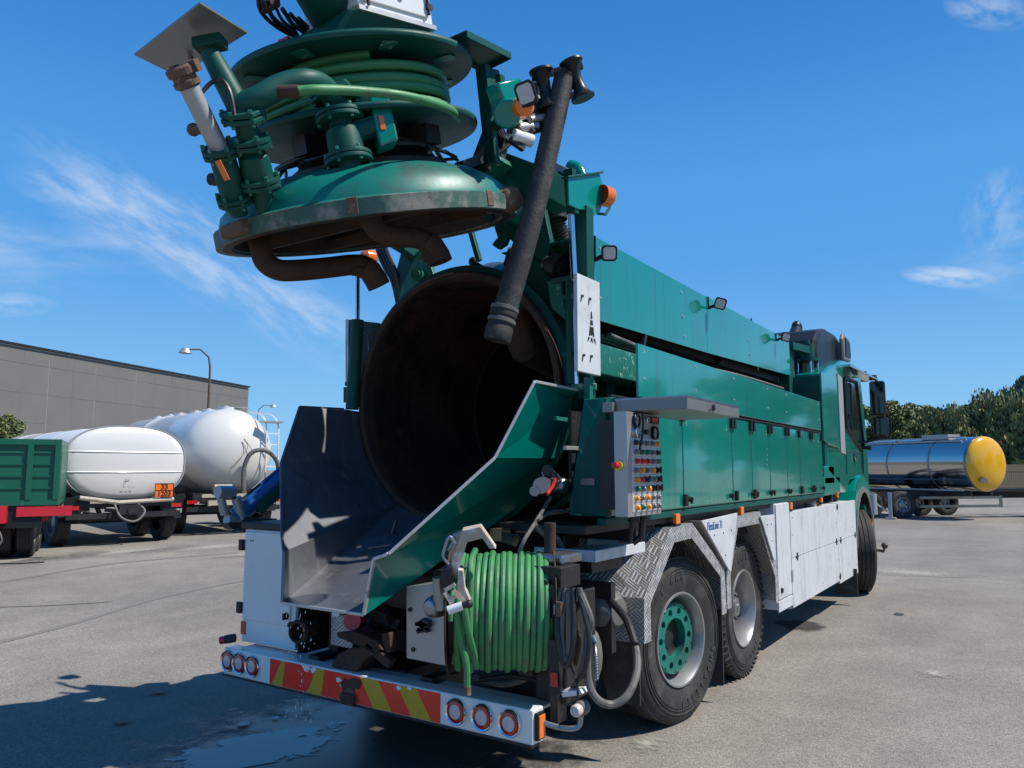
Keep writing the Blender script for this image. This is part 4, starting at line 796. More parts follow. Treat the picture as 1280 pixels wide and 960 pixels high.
def truck_wheel(x, y, steer, kind, z=0.525, side=1, name='wheel'):
    w = 0.33 if kind != 'drive' else 0.29
    sc = 0.975 if kind != 'front' else 1.0; r = empty('wheel', (x - side * w / 2, y, z * sc), parent=T, rot=(0, 0, steer + (0 if side > 0 else pi))); r.scale = (sc, sc, sc)
    tm_ = (TY_DRIVE if kind == 'drive' else TY_FRONT)
    key = 'tyre_' + kind
    if key not in MATS: MATS[key] = tm_.build('tyre', 'rubber', None, raw=True, mesh_only=True)
    o = bpy.data.objects.new('tyre', MATS[key]); C.objects.link(o); o.parent = r
    if kind == 'drive' : 
        o = bpy.data.objects.new('tyre', MATS[key]); C.objects.link(o); o.parent = r; o.location = (-0.34, 0, 0)
    if side < 0: 
        MB().lathe((0, 0, 0), X, [(0.29, .11), (0.27, .05), (0.1, .02), (0.001, .02)], 24).build('rim', 'rim_silver', r, raw=True); return r
    if kind == 'tag':
        MB().lathe((0, 0, 0), X, [(0.30, w * .44), (0.297, w * .475), (0.285, w * .47), (0.268, w * .38), (0.258, w * .15), (0.250, 0.02), (0.235, 0.0)], 72).build('rim', 'rim_silver', r, raw=True)
        d = MB(); sector_holes(d, 0.128, 0.218, 0.105, 10, 0.0235); d.lathe((0, 0, 0), X, [(0.218, 0.105), (0.224, 0.098), (0.226, 0.06), (0.245, 0.01)], 72); d.lathe((0, 0, 0), X, [(0.128, 0.105), (0.126, 0.04)], 48)
        d.build('rim_disc', 'green_lid', r, raw=True)
        MB().lathe((0, 0, 0), X, [(0.22, 0.055), (0.12, 0.05), (0.118, 0.045), (0.075, 0.035), (0.07, 0.05), (0.05, 0.055), (0.001, 0.055)], 40).build('hub', 'black_steel', r, raw=True)
        for k in range(10):
            a = 2 * pi * k / 10; MB().cyl((0.052, cos(a) * .173, sin(a) * .173), (0.082, cos(a) * .173, sin(a) * .173), 0.014, 6).build('wheel_nut', 'rim_silver', r, raw=True)
        letters_arc('FIRESTONE', 0.405, 0.062, w / 2 + 0.0005, radians(-55), radians(9.5), r, 'rubber_raised', True)
        letters_arc('K MAX', 0.405, 0.05, w / 2 + 0.0005, radians(108), radians(9), r, 'rubber_raised')
    elif kind == 'drive':
        MB().lathe((0, 0, 0), X, [(0.30, w * .44), (0.297, w * .485), (0.286, w * .48), (0.268, w * .38), (0.258, w * .1), (0.252, -0.06), (0.246, -0.17), (0.22, -0.20), (0.10, -0.19)], 72).build('rim', 'rim_silver', r, raw=True)
        MB().lathe((0, 0, 0), X, [(0.135, -0.19), (0.132, 0.035), (0.120, 0.045), (0.116, 0.060), (0.070, 0.062), (0.066, 0.080), (0.030, 0.083), (0.026, 0.092), (0.001, 0.092)], 40).build('hub', 'grey_steel', r, raw=True)
        for k in range(10):
            a = 2 * pi * (k + .5) / 10; MB().cyl((0.058, cos(a) * .093, sin(a) * .093), (0.074, cos(a) * .093, sin(a) * .093), 0.009, 6).build('hub_bolt', 'black_steel', r, raw=True)
        for k in range(10):
            a = 2 * pi * k / 10; MB().cyl((-0.168, cos(a) * .20, sin(a) * .20), (-0.13, cos(a) * .20, sin(a) * .20), 0.014, 6).build('wheel_nut', 'steel', r, raw=True)
        letters_arc('FIRESTONE', 0.405, 0.056, w / 2 + 0.0005, radians(82), radians(9.5), r, 'rubber_raised')
        letters_arc('RADIAL', 0.405, 0.04, w / 2 + 0.0005, radians(-70), radians(8), r, 'rubber_raised', True)
    else:
        MB().lathe((0, 0, 0), X, [(0.29, w * .44), (0.27, w * .3), (0.22, .12), (0.1, .14), (0.001, .15)], 40).build('rim', 'rim_silver', r, raw=True)
    return r
truck_wheel(1.18, 4.79, radians(-9), 'tag'); truck_wheel(1.165, 6.09, 0, 'drive'); truck_wheel(1.25, 11.05, radians(21), 'front')
truck_wheel(-1.18, 4.79, radians(-9), 'tag', side=-1); truck_wheel(-1.165, 6.09, 0, 'drive', side=-1); truck_wheel(-1.17, 10.9, radians(14), 'front', side=-1)

# ---- tank lid (opened upwards), with everything mounted on it
LC = V((0, 3.115, 2.93)); LN = V((0, -0.248, 0.969)).normalized(); LV = V((0, 0.969, 0.248)).normalized()
LP = lambda u, v, k: LC + X * u + LV * v + LN * k
RL = 0.84
b = MB(); b.lathe(LC, LN, [(RL - .002, 0.0), (RL, 0.004), (RL, 0.070), (RL - .012, 0.076), (RL - .022, 0.080), (RL - .04, 0.14), (0.74, 0.20), (0.66, 0.248), (0.54, 0.285), (0.38, 0.310), (0.2, 0.322), (0.001, 0.325)], 96)
lid = b.build('tank_lid', 'green_lid', T)
b = MB(); b.lathe(LC, LN, [(RL + .004, -0.012), (RL + .006, 0.066), (RL, 0.070)], 96); b.lathe(LC, LN, [(RL + .004, -0.012), (RL - .075, -0.012), (RL - .08, 0.004)], 96); b.build('lid_flange', 'rim_worn', lid)
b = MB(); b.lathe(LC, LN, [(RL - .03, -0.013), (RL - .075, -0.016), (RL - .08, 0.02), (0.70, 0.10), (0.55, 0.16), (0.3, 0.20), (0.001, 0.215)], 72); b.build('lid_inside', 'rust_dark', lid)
for v in (-0.25, 0.3): b = MB(); b.beam(LP(-0.7, v, 0.03), LP(0.7, v, 0.03), 0.03, 0.06, up=LN); b.build('stiffener', 'rust', lid)
for a in (-52, -100, 0):       # worn clamp marks and lugs round the flange
    a = radians(a); d = X * cos(a) + LV * sin(a)
    b = MB(); b.beam(LC + d * (RL - .0) + LN * 0.035, LC + d * (RL + .009) + LN * 0.035, 0.05, 0.075, up=LN); b.build('clamp_mark', 'rust_light', lid, 0.002)
b = MB(); e = V((0.74, 0.42, 0)); c_ = LP(0.72, 0.44, 0.05)
b.tube([LP(0.60, 0.50, 0.05), LP(0.80, 0.24, 0.05)], 0.001, 6)
b = MB(); b.lathe(LP(0.775, 0.26, 0.045), (X * 0.8 + LV * -0.35), [(0.001, 0), (0.055, 0), (0.07, 0.02), (0.07, 0.07), (0.04, 0.09), (0.001, 0.09)], 20); b.beam(LP(0.70, 0.30, 0.045), LP(0.82, 0.20, 0.045), 0.17, 0.11, up=LN); b.build('hinge_lug', 'rust_light', lid, 0.02)
b = MB(); b.beam(LP(-0.20, -0.83, 0.03), LP(0.0, -0.86, 0.03), 0.07, 0.07, up=LN); b.build('latch_lug', 'rust_light', lid, 0.015)
# rusty pipes below the lid
b = MB(); b.tube(spline([LP(-.36, -.52, .10), V((-0.275,2.573,2.763)), V((-0.262,2.592,2.686)), V((-0.224,2.648,2.645)), V((-0.173,2.729,2.651)), V((-0.114,2.873,2.687)), V((-0.034,3.006,2.723)), V((0.011,3.061,2.720)), V((0.042,3.101,2.668)), V((0.061,3.120,2.619))], 6), 0.058, 18); b.build('suction_pipe', 'rust', lid)
b = MB(); b.tube([V((0.018,3.054,2.713)), V((0.035,3.081,2.693)), V((0.059,3.103,2.644)), V((0.065,3.124,2.610))], 0.066, 18, cap=False); b.cyl(V((0.008,3.014,2.696)), V((0.006,3.017,2.660)), .045, 12); b.build('pipe_mouth', 'rust', lid)
b = MB(); b.tube(spline([V((0.318,2.766,2.936)), V((0.320,2.790,2.853)), V((0.330,2.851,2.808)), V((0.361,2.934,2.799)), V((0.396,3.040,2.815)), V((0.413,3.125,2.807)), V((0.441,3.174,2.757)), V((0.449,3.185,2.722))], 6), 0.056, 18); b.build('suction_pipe', 'rust', lid)
b = MB(); b.tube([V((0.416,3.115,2.809)), V((0.437,3.144,2.782)), V((0.447,3.181,2.740)), V((0.456,3.191,2.705))], 0.066, 18, cap=False); b.beam(V((0.424,3.099,2.786)), V((0.437,3.119,2.700)), .05); b.build('pipe_mouth', 'rust', lid)

# ---- pipework standing on the lid (valves, riser pipe, deflector plates)
def hexflange(b, c, d, r, t, rot=0.0, n=6):
    u, v, w = frame_of(d); k = [V(c) + (u * cos(2 * pi * i / n + rot) + v * sin(2 * pi * i / n + rot)) * r for i in range(n)]; b.plate(k, t, w)
def valve(P0, P1, r, name, body=(0.25, 0.7), hexs=(0.2, 0.78), rounds=(0.5,)):
    P0, P1 = V(P0), V(P1); d = (P1 - P0).normalized(); L_ = (P1 - P0).length; at = lambda f: P0 + d * L_ * f
    b = MB(); b.lathe(P0, d, [(r, 0), (r, L_)], 28); o = b.build(name, 'green_shade_worn', lid)
    b = MB(); a0, a1 = body; b.lathe(at(a0), d, [(r * 1.05, 0), (r * 1.42, L_ * .03), (r * 1.45, L_ * (a1 - a0) * .5), (r * 1.38, L_ * (a1 - a0) - .02), (r * 1.05, L_ * (a1 - a0))], 28); b.build('valve_body', 'green_shade_worn', o) if False else b.build('valve_body', 'green_shade_worn', lid)
    for f in rounds:
        for s in (0.0, 0.024): b = MB(); b.lathe(at(f) + d * s, d, [(r, 0), (r * 1.95, 0), (r * 1.97, .004), (r * 1.95, .018), (r, .018)], 32); b.build('round_flange', 'green_shade_worn', lid)
    for f in hexs:
        b = MB(); hexflange(b, at(f), d, r * 2.05, 0.022, 0.3); hexflange(b, at(f) + d * 0.028, d, r * 2.05, 0.022, 0.3); b.build('bolted_flange', 'green_shade_worn', lid, 0.004)
    u, v, w = frame_of(d)
    for f in list(hexs) + list(rounds):
        me = MB().cyl((0, 0, -0.014), (0, 0, 0.062), 0.0095, 6).build('flange_bolt', 'green_chipped', None, raw=True, mesh_only=True); q = d.to_track_quat('Z', 'Y').to_euler()
        for i in range(6): inst(me, 'flange_bolt', lid, at(f) + (u * cos(pi * i / 3 + .3) + v * sin(pi * i / 3 + .3)) * r * 1.72, q)
    return d
# centre valve with its actuator box
V2a = V((0.366,2.609,3.007)); V2b = V((0.304,2.537,3.422))
d2 = valve(V2a - (V2b - V2a) * 0.12, V2b, 0.061, 'riser_pipe', (0.36, 0.66), (0.95,), (0.27, 0.72))
b = MB(); c_ = V2a.lerp(V2b, .52); ct = V((0.450,2.722,3.315)); b.beam(c_, ct, 0.09); b.cyl(c_, ct, 0.055); b.build('actuator_neck', 'green_shade_worn', lid, 0.01)
u_, v_, w_ = (ct - c_).normalized(), d2, (ct - c_).cross(d2).normalized()
b = MB(); b.add([ct + u_ * sx * .052 + v_ * sy * .125 + w_ * sz * .06 for sy in (-1, 1) for sx, sz in ((-1,-1),(1,-1),(1,1),(-1,1))], [(0,1,2,3),(4,5,6,7),(0,1,5,4),(1,2,6,5),(2,3,7,6),(3,0,4,7)]); b.build('actuator_box', 'green_paint', lid, 0.012)
cdir = (cam.location - ct).normalized(); best = max((u_, -u_, w_, -w_), key=lambda a: a.dot(cdir))
sd = v_.cross(best); hw = 0.052 if abs(best.dot(w_)) > .5 else 0.06; dep_ = 0.06 if abs(best.dot(w_)) > .5 else 0.052
b = MB(); q = ct + best * (dep_ + .002) + sd * -0.015 - v_ * .02; b.plate([q + sd * s1 * .012 + v_ * s2 * .036 for s1, s2 in ((-1,-1),(1,-1),(1,1),(-1,1))], 0.003, best); b.build('rating_plate', 'amber', lid)
# left riser with hex flanges, elbow and deflector plate
V1a = V((0.055,2.360,2.788)); V1b = V((0.201,2.080,3.179)); V1c = V((0.113,1.960,3.441))
valve(V1a, V1b, 0.050, 'riser_pipe', (0.36, 0.66), (0.93,), (0.33, 0.70))
b = MB(); b.tube([V1b - (V1b - V1a).normalized() * .02, V1b.lerp(V1c, .3), V1b.lerp(V1c, .6), V1c], [.052, .052, .050, .043], 22); b.build('riser_pipe', 'green_shade_worn', lid)
b = MB(); pe_ = spline([V1b.lerp(V1c, .12), V((0.268,2.120,3.253)), V((0.315,2.200,3.331)), V((0.365,2.300,3.384)), V((0.346,2.420,3.414)), V((0.327,2.500,3.396))], 7); b.tube(pe_, 0.055, 22); b.build('elbow_pipe', 'green_shade_worn', lid)
b = MB(); u_, v_, w_ = frame_of(V1c - V1b); b.beam(V1c + V((-.06, -.03, 0.035)), V1c + V((.06, .03, .05)), 0.08, 0.05); b.build('plate_bracket', 'green_shade_worn', lid, 0.005)
PL = [V((-0.310,1.850,3.515)), V((0.341,1.754,3.490)), V((0.198,2.090,3.576)), V((-0.464,2.171,3.597))]
b = MB(); b.plate(PL, 0.008); o = b.build('deflector_plate', 'grey_steel', lid)
for q in (V((-0.169,2.046,3.555)), V((-0.043,2.046,3.555))): bolts('plate_bolt', 'steel', lid, [q], -LN, 0.014, 0.02)
# far left: grey pipe with coupling above another valve
V3a = V((-0.026,2.250,2.800)); V3b = V((0.083,2.060,3.020)); V3c = V((0.111,1.860,3.254))
valve(V3a, V3b, 0.042, 'riser_pipe', (0.25, 0.97), (), (0.18, 0.93))
b = MB(); b.tube([V3b, V3c], 0.043, 22); b.build('grey_pipe', 'galv', lid)
dd = (V3c - V3b).normalized(); b = MB(); b.lathe(V3c - dd * .02, dd, [(0.045, 0), (0.058, 0.01), (0.060, 0.03), (0.052, .035), (.052, .05), (0.064, 0.055), (0.066, 0.085), (0.05, .095), (.04, .09), (.038, .02)], 24, smooth=False); b.build('pipe_coupling', 'rust_light', lid)
for a_ in (0.4, 2.6): 
    u_, v_, w_ = frame_of(dd); q = V3c + dd * .05 + (u_ * cos(a_) + v_ * sin(a_)) * .07; b = MB(); b.beam(q - dd * .02, q + dd * .03, .03); b.build('coupling_lug', 'rust_light', lid)
b = MB(); q = V3a.lerp(V3b, .55); b.cyl(q, q + V((-0.10, -0.03, 0.02)), 0.03, 12); b.build('valve_stem', 'black_steel', lid)
b = MB(); q = V3b.lerp(V3c, .35); b.cyl(q, q + V((-0.09, -0.02, 0.01)), 0.022, 12); b.ball(q + V((-0.09, -0.02, 0.01)), .03); b.build('valve_handle', 'rust_light', lid)
q = V((0.187,2.000,2.889)); b = MB(); b.plate([q + X * a_ * .018 + (dd * .045 * c_) for a_, c_ in ((-1,-1),(1,-1),(1,1),(-1,1))], .003); b.build('rating_plate', 'amber', lid)
b = MB(); b.tube(spline([V3c + V((.0, .06, -.03)), V3c + V((.03, .1, .04)), V3c + V((.08, .12, .04)), V3c + V((.11, .14, -.02)), V3c + V((0.12, .16, -.12))], 7), .010, 8); b.build('cable', 'hose_black', lid)

# ---- hose reel on the lid
RC = LC + LV * 0.06; RN = LN
def slotted_flange(k, R, name, r0=0.10, cut=True):
    rings = [r0, 0.30, 0.34, R - 0.14, R - 0.05, R]; seg = 96
    b = MB()
    def skip(i, s): return cut and i in (2,) and (s % 12) in (3, 4, 5) 
    prof = [(r, 0.0) for r in rings] + [(R + .006, 0.012), (R + .004, 0.03)]
    b.lathe(RC + RN * k, RN, prof, seg, skip=skip); return b
reel = slotted_flange(0.87, 0.675, 'f', cut=False).build('hose_reel', 'green_shade_worn', T)
m_ = reel.modifiers.new('thickness', 'SOLIDIFY'); m_.thickness = 0.006
for k in range(8):     # worn pressed slots in the upper flange
    a = 2 * pi * k / 8 + 0.3; d = X * cos(a) + LV * sin(a); n_ = RN.cross(d)
    c_ = RC + RN * 0.866; b = MB(); b.plate([c_ + d * r_ + n_ * s_ for r_, s_ in ((.50, -.035), (.60, -.045), (.615, 0), (.60, .045), (.50, .035), (.48, 0))], .004, -RN); b.build('flange_slot', 'green_chipped', reel)
o = slotted_flange(0.53, 0.655, 'f', cut=False).build('lower_flange', 'green_shade_worn', reel); m_ = o.modifiers.new('thickness', 'SOLIDIFY'); m_.thickness = 0.006
b = MB(); b.lathe(RC + RN * 0.53, RN, [(0.36, 0), (0.36, 0.34)], 48); b.build('drum', 'black_steel', reel)
b = MB(); b.lathe(RC + RN * 0.28, RN, [(0.10, 0), (0.12, 0.25)], 20); b.beam(RC + RN * .45 - X * .5, RC + RN * .45 + X * .5, .12, .1, up=RN); b.beam(RC + RN * .45 - LV * .5, RC + RN * .45 + LV * .5, .1, .1, up=RN); b.build('reel_stand', 'black_steel', reel)
b = MB(); b.lathe(RC + RN * 0.235, RN, [(0.42, 0), (0.46, 0.03), (0.46, 0.10), (0.40, 0.14), (0.34, 0.24), (0.34, 0.285)], 40); b.build('slew_ring', 'black_steel', reel)
for j in range(9):
    a = j * .72; d = X * cos(a) + LV * sin(a); e = X * cos(a + 1.1) + LV * sin(a + 1.1); b = MB(); b.tube(spline([RC + d * .40 + RN * (.42 + .02 * (j % 3)), RC + (d + e) * .30 + RN * (.36 + .03 * (j % 2)), RC + e * .46 + RN * .40, RC + e * .52 + RN * .34], 6), .010 + .004 * (j % 2), 7); b.build('hydraulic_hose', 'hose_black', reel)
for rr_, turns, k0, k1, nm in ((0.445, 5.9, 0.565, 0.845, 'coiled_hose'), (0.50, 4.3, 0.575, 0.80, 'coiled_hose')):
    pts = []; nn = int(turns * 40)
    for i in range(nn + 1):
        a = 2 * pi * turns * i / nn; k_ = k0 + (k1 - k0) * i / nn; d = X * cos(a) + LV * sin(a); w_ = 0.006 * sin(3 * a + i * .01)
        pts.append(RC + d * (rr_ + w_) + RN * (k_ + 0.008 * sin(a * 0.5 + 1)))
    b = MB(); b.tube(pts, 0.026, 10); b.build(nm, 'hose_teal', reel)
# slack loops sagging at the left and the end with its rusty coupling
for j in range(4):
    a0_ = [3.0, 3.1, 3.2, 3.3][j]; pts = []
    for i in range(17):
        t = i / 16; a = a0_ + t * 1.9; d = X * cos(a) + LV * sin(a); pts.append(RC + d * (0.50 + 0.13 * sin(pi * t) - .012 * j) + RN * (0.80 - 0.045 * j - 0.06 * sin(pi * t)))
    b = MB(); b.tube(pts, 0.022, 10); b.build('slack_hose', 'hose_teal', reel)
EH = spline([V((0.546,2.100,3.196)), V((0.595,2.180,3.223)), V((0.635,2.380,3.290)), V((0.711,2.620,3.343)), V((0.689,2.950,3.423)), V((0.496,3.300,3.551))], 8)
b = MB(); b.tube(EH, 0.022, 12); b.build('hose_end', 'hose_green', reel)
b = MB(); b.tube([V((0.470,2.060,3.197)), V((0.550,2.105,3.197))], 0.027, 12); b.build('hose_coupling', 'rust', reel)
# box, motor housing and cable bundle on top of the reel
c0, c1 = V((0.454,2.539,3.836)), V((0.504,3.049,3.966)); ed = (c1 - c0).normalized(); bk_ = RN.cross(ed).normalized()
if bk_.dot(V(cam.location) - c0) > 0: bk_ = -bk_
up_ = RN
def bx2(o_, e0, e1, b0, b1, h0, h1):
    return MB().add([o_ + ed * e + bk_ * bb + up_ * h for h in (h0, h1) for e, bb in ((e0, b0), (e1, b0), (e1, b1), (e0, b1))], [(0,1,2,3),(4,5,6,7),(0,1,5,4),(1,2,6,5),(2,3,7,6),(3,0,4,7)])
LB = (c1 - c0).length
bx2(c0, 0, LB, 0, 0.42, 0.0, 0.45).build('valve_cabinet', 'white_paint', reel, 0.006)
bx2(c0, -0.01, LB + .01, -0.014, 0.40, -0.005, 0.018).build('cabinet_trim', 'bare_edge', reel)
bx2(c0, 0.03, LB * .93, -0.012, 0.0, 0.05, 0.42).build('cabinet_door', 'white_paint', reel, 0.004)
for h in (0.09, 0.34): bx2(c0, LB * .90, LB * .97, -0.03, -0.01, h, h + .03).build('door_hinge', 'black_steel', reel)
bx2(c0, LB * .91, LB * .925, -0.03, -.015, .06, .4).build('hinge_rod', 'black_steel', reel)
b = MB(); q = c0 + ed * LB * .55 + up_ * .12 - bk_ * .012; b.lathe(q, -bk_, [(0.02, 0), (0.018, 0.012), (0.001, .014)], 16); b.build('door_knob', 'galv', reel)
b = MB(); b.beam(c0 + up_ * .02 + ed * .05 - bk_ * .02, c0 + up_ * .12 + ed * .05 - bk_ * .02, .012); b.beam(c0 + up_ * .05 + ed * .0 - bk_ * .02, c0 + up_ * .09 + ed * .1 - bk_ * .02, .01); b.build('door_latch', 'black_steel', reel)
b = MB(); v8 = []
for h, e0, e1, b0, b1 in ((-0.14, -0.14, LB * .80, 0.08, 0.36), (-0.005, -0.06, LB * 0.98, 0.0, 0.40)):
    v8 += [c0 + ed * e + bk_ * bb + up_ * h for e, bb in ((e0, b0), (e1, b0), (e1, b1), (e0, b1))]
b.add(v8, [(0,1,2,3),(4,5,6,7),(0,1,5,4),(1,2,6,5),(2,3,7,6),(3,0,4,7)]); b.build('turret_base', 'green_shade_worn', reel, 0.01)
b = MB(); b.cyl(V((0.179,2.702,3.888)), V((0.340,2.310,3.963)), 0.13, 20); b.build('motor_housing', 'green_shade_worn', reel)
b = MB(); b.cyl(V((0.210,2.641,3.944)), V((0.308,2.403,3.987)), 0.09, 16); b.build('motor', 'green_shade_worn', reel)
for j in range(6):
    o_ = 5 * j; b = MB(); b.tube(spline([V((0.066,2.237,3.893)) + V((0, .05 * j, .0)), V((-0.033,2.334,3.886)) + V((.015 * j, .055 * j, 0)), V((-0.063,2.454,3.876)) + V((.012 * j, .05 * j, .01 * j)), V((-0.038,2.576,3.866)) + V((0, .015 * j, .004 * j)), V((0.076,2.618,3.835)) + V((0, 0.02 * j, 0))], 6), [0.011, 0.013, 0.009, 0.012][j % 4], 8); b.build('hydraulic_hose', 'hose_black', reel)
b = MB(); pts = spline([V((0.118,2.606,4.039)), V((0.088,2.592,3.953)), V((0.031,2.601,3.913))], 14); b.tube(pts, [0.024 if i % 2 else 0.019 for i in range(len(pts))], 10, smooth=False); b.build('corrugated_sleeve', 'black_plastic', reel)
b = MB(); b.cyl(V((0.010,2.338,3.908)) - X * .04, V((0.010,2.338,3.908)) + X * .06, .035, 10); b.build('hose_clamp', 'rust', reel)
q = V((-0.004,2.472,3.746)); b = MB(); b.box(q - V((.03, .03, .02)), q + V((.05, .03, .04))); b.build('red_block', 'red_paint', reel, .006)
# right deflector (green, folded edge) and the column carrying the light arm
PR = [V((0.717,3.065,3.898)), V((0.663,3.564,4.026)), V((0.408,3.625,4.041)), V((0.509,3.085,3.903))]
b = MB(); b.plate(PR, 0.006); 
for i in (0, 1, 2): b.plate([PR[i], PR[(i + 1) % 4], PR[(i + 1) % 4] - LN * .035, PR[i] - LN * .035] if i < 2 else [PR[2], PR[3], PR[3] - LN * .035, PR[2] - LN * .035], .005)
b.build('deflector_plate', 'green_shade_worn', lid)
arm = MB(); arm.beam(V((0.550,3.439,3.923)), V((0.550,3.547,3.363)), 0.075, 0.05); arm.plate([V((0.580,3.477,3.917)), V((0.580,3.559,3.939)), V((0.580,3.602,3.807)), V((0.580,3.552,3.628)), V((0.580,3.487,3.553))], 0.012)
arm = arm.build('reel_frame', 'green_shade_worn', lid, 0.004)
b = MB(); b.plate([V((0.560,3.530,3.897)), V((0.560,3.580,3.904)), V((0.560,3.622,3.786)), V((0.560,3.564,3.777))], .1); b.build('frame_gusset', 'green_shade_worn', lid)
b = MB(); b.beam(V((0.450,3.704,3.670)), V((0.450,3.556,3.364)), .10, .08); b.beam(V((0.500,3.584,3.437)), V((0.500,3.298,3.276)), .06, .05); b.beam(V((0.500,3.736,3.618)), V((0.500,3.668,3.416)), .06, .05); b.build('linkage', 'black_steel', lid)
for j in range(4): b = MB(); b.tube(spline([V((0.500,3.583,3.711)) + V((0, .03 * j, 0)), V((0.520,3.638,3.602)) + V((0, .03 * j, 0)), V((0.500,3.718,3.550)) + V((.02 * j, 0, 0)), V((0.480,3.612,3.426))], 6), .012, 8); b.build('hydraulic_hose', 'hose_black', lid)

# ---- light arm, beacon, rollers
def lightbox(P, nrm, up_, w, h, d, parent, lens='clear_lens', name='work_light', mat='black_plastic'):
    n_ = V(nrm).normalized(); u_ = V(up_).cross(n_).normalized(); v_ = n_.cross(u_); P = V(P)
    b = MB(); 
    prof = [(-1, -.7), (-.7, -1), (.7, -1), (1, -.7), (1, .7), (.7, 1), (-.7, 1), (-1, .7)]
    A = [P + u_ * x * w / 2 + v_ * y * h / 2 for x, y in prof]; Bk = [P - n_ * d + u_ * x * w * .33 + v_ * y * h * .33 for x, y in prof]; k = len(prof); A2 = [p - n_ * d * .35 for p in A]
    b.add(A + A2 + Bk, [tuple(range(k)), tuple(range(2 * k, 3 * k))] + [(i, (i + 1) % k, k + (i + 1) % k, k + i) for i in range(k)] + [(k + i, k + (i + 1) % k, 2 * k + (i + 1) % k, 2 * k + i) for i in range(k)])
    o = b.build(name, mat, parent, 0.004)
    b = MB(); b.plate([P + u_ * x * w * .38 + v_ * y * h * .38 for x, y in prof], 0.004, n_); b.build('lens', lens, o if parent is T else parent)
    return o
cd_ = lambda p: (V(cam.location) - V(p)).normalized()
b = MB(); q0, q1 = V((0.850,3.150,3.508)), V((0.875,3.327,3.607)); b.beam(q0, q1, 0.10, 0.155); b.cyl(V((0.911,3.158,3.417)), V((0.858,3.328,3.512)), .075, 18); head = b.build('light_arm', 'green_paint', T, 0.012)
b = MB(); b.beam(V((0.550,3.545,3.757)), q0.lerp(q1, .3), 0.07, 0.06); b.beam(V((0.550,3.554,3.587)), q0.lerp(q1, .7) - UP * .08, 0.05, 0.05); b.build('arm_bracket', 'green_shade_worn', T, .004)
q = V((1.036,3.148,3.490)); lightbox(q, (0.35, -1, -0.35), V((-.25, 0, 1)), 0.105, 0.125, 0.08, T)
b = MB(); q = V((0.982,3.201,3.454)); b.lathe(q, V((0.75, -0.45, -0.15)), [(0.058, -.03), (0.060, 0.0), (0.055, 0.028), (0.035, 0.046), (0.001, 0.052)], 24); b.build('beacon', 'amber', T)
b = MB(); b.beam(V((0.892,3.316,3.453)), V((0.971,3.521,3.615)), 0.06, 0.05); b.beam(V((0.880,3.481,3.568)), V((0.911,3.606,3.696)), .09, .04); b.cyl(V((0.915,3.393,3.495)), V((0.940,3.520,3.576)), .03, 12); b.beam(V((0.908,3.332,3.410)), V((0.967,3.528,3.540)), 0.08, 0.10); b.beam(V((0.873,3.266,3.402)), V((0.904,3.297,3.330)), .07); b.build('boom_head', 'black_steel', T, 0.01)
for a_, c_, r_, m_ in (((0.890,3.242,3.344), (0.936,3.360,3.341), .035, 'white_paint'), ((0.901,3.286,3.394), (0.944,3.396,3.434), .03, 'galv'), ((0.935,3.344,3.453), (0.980,3.455,3.503), .022, 'galv'), ((0.924,3.346,3.388), (0.961,3.451,3.442), .02, 'steel')):
    b = MB(); b.cyl(a_, c_, r_, 14); b.build('hydraulic_cylinder', m_, T)
b = MB(); b.beam(V((0.878,3.237,3.319)), V((0.919,3.313,3.283)), .03); b.build('rod_bracket', 'black_steel', T)
def roller(p, d, name='hose_roller'):
    b = MB(); h = .218; b.lathe(V(p) - V(d).normalized() * h / 2, d, [(r_ * .72, h_ * .78) for r_, h_ in ((0.001, 0), (0.092, 0), (0.094, .014), (0.075, .03), (0.052, .07), (0.042, .12), (0.042, .16), (0.052, .21), (0.075, .25), (0.094, .266), (.092, .28), (.001, .28))], 24); return b.build(name, 'black_plastic', T)
rd = V((0.18, -0.30, -1.0)).normalized()
roller((0.986,3.421,3.643), (V((0.995,3.438,3.565)) - V((0.979,3.406,3.717)))); roller((1.125,3.530,3.705), (V((1.151,3.535,3.617)) - V((1.117,3.492,3.769))))
b = MB(); b.beam(V((0.790,3.627,3.867)), V((1.027,3.778,3.932)), .03, .035); b.beam(V((0.790,3.627,3.867)), V((0.796,3.652,3.718)), .025); b.beam(V((0.789,3.628,3.862)), V((0.816,3.655,3.792)), .02); b.beam(V((0.923,3.732,3.750)), V((1.029,3.801,3.769)), .028, .03); b.beam(V((0.859,3.619,3.629)), V((0.799,3.647,3.764)), .03); b.beam(V((0.801,3.644,3.802)), V((0.864,3.685,3.811)), .05); b.cyl(V((1.002,3.782,3.774)), V((1.004,3.788,3.736)), .012); b.build('roller_frame', 'black_steel', T)
b = MB(); b.beam(V((0.916,3.392,3.651)), V((0.838,3.585,3.775)), .07, .06); b.beam(V((0.912,3.568,3.618)), V((0.877,3.338,3.534)), .08, .08); b.build('roller_arm', 'black_steel', T)

